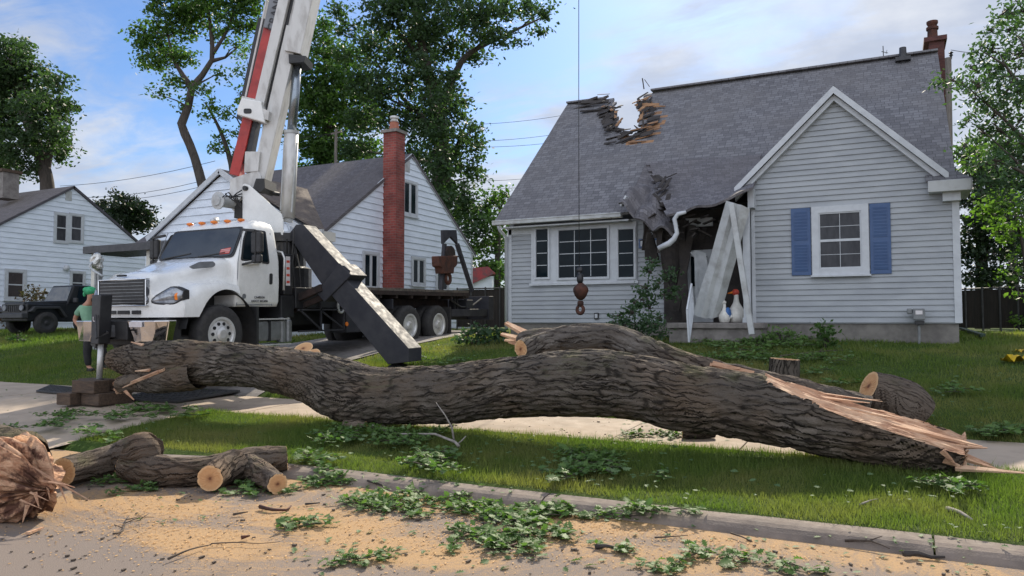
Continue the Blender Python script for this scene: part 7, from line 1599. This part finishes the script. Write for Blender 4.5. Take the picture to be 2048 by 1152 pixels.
# twigs and bark strips
def stick(name, label, pts, r0, m='twig', forks=(), cat='twig'):
    P_ = [on_ground(x, y, .015) + V((0, 0, random.uniform(0, .025))) for x, y in pts]; mb = MB(); q, rr_ = resample(P_, [r0 * (1 - .6 * i / (len(P_) - 1)) for i in range(len(P_))], .06); mb.tube(q, rr_, 6, wob=.15)
    for f_ in forks: fp = [on_ground(x, y, .015) + V((0, 0, random.uniform(.01, .05))) for x, y in f_]; mb.tube(fp, [r0 * .55 * (1 - .5 * i / (len(fp) - 1)) for i in range(len(fp))], 5)
    tag(mb.build(name, M[m], smooth=True), label, cat)
stick('dead_twig', 'forked bare twig on the sawdust below the cut logs', ((226, 1078), (245, 1068), (252, 1045), (258, 1035)), .008, forks=(((245, 1066), (228, 1066), (232, 1060)), ((250, 1058), (280, 1050), (308, 1048)), ((252, 1052), (270, 1042), (290, 1036)), ((280, 1050), (298, 1040))))
stick('dead_twig', 'long thin stick lying across the sawdust at the lower left', ((336, 1126), (380, 1110), (422, 1094)), .009)
stick('dead_twig', 'thin twig continuing right from the long stick', ((422, 1094), (470, 1092), (520, 1094), (560, 1090)), .005)
stick('bark_strip', 'curled brown bark strip right of the cut logs', ((520, 1020), (545, 1026), (572, 1024), (582, 1017)), .018, 'rust', cat='bark')
stick('bark_strip', 'short dark bark sliver on the sawdust', ((466, 1034), (496, 1032)), .012, cat='bark'); stick('bark_strip', 'small dark bark sliver above the long stick', ((482, 1082), (500, 1080)), .016, 'rust', cat='bark')
stick('bark_strip', 'reddish curved bark strip below the lowest leafy mass', ((978, 1092), (1000, 1094), (1018, 1098), (1034, 1094)), .020, 'rust', cat='bark'); stick('bark_strip', 'dark bark strip beside a leafy clump near the bottom', ((1192, 1098), (1212, 1102), (1236, 1104)), .020, 'debris_shade', cat='bark')
stick('bark_strip', 'longest dark bark strip on the road at the lower right', ((1808, 1118), (1835, 1116), (1862, 1120), (1890, 1122)), .024, 'debris_shade', cat='bark'); stick('dead_twig', 'thin forked twig on the road right of the leafy mass', ((1310, 1082), (1335, 1078), (1376, 1080)), .007, forks=(((1335, 1078), (1322, 1068)), ((1345, 1079), (1352, 1070))))
stick('dead_twig', 'thin curved twig on the road near the kerb', ((1462, 1074), (1485, 1082), (1505, 1088)), .008); stick('dead_twig', 'dark twig against the kerb at the lower right', ((1690, 1085), (1740, 1092), (1780, 1108)), .010, forks=(((1740, 1092), (1765, 1085)),))
stick('dead_branch', 'pale broken stick on the verge at the right', ((1894, 1022), (1920, 1032), (1944, 1046)), .022, 'twig_grey', cat='stick'); stick('dead_twig', 'thin pale grass-bound twig on the verge', ((1720, 1018), (1740, 1010), (1756, 1002)), .008, 'twig_grey')
stick('dead_twig', 'dark leafless twig under the curved log stubs', ((610, 1012), (640, 1010)), .012, 'debris_shade'); stick('dead_twig', 'short dark twig at the upper edge of the leafy mass', ((735, 968), (765, 976), (775, 982)), .014, 'debris_shade'); stick('dead_twig', 'dark stick poking from the leafy mass', ((962, 1042), (985, 1046), (1000, 1052)), .018, 'debris_shade'); stick('dead_twig', 'dark gnarled stick on the lower side of the leafy mass', ((1015, 1046), (1035, 1050), (1056, 1054)), .018, 'debris_shade')
stick('dead_branch', 'long thin branch lying on the lawn below the gable window', ((1560, 716), (1600, 710), (1650, 706), (1690, 704)), .018, forks=(((1640, 707), (1655, 695), (1660, 680)),), cat='branch')
stick('dead_twig', 'fine twig on the verge left of the curved log', ((1190, 905), (1205, 915)), .008, 'twig_grey')
for o in list(bpy.data.objects):
    if '_local' in o: del o['_local']
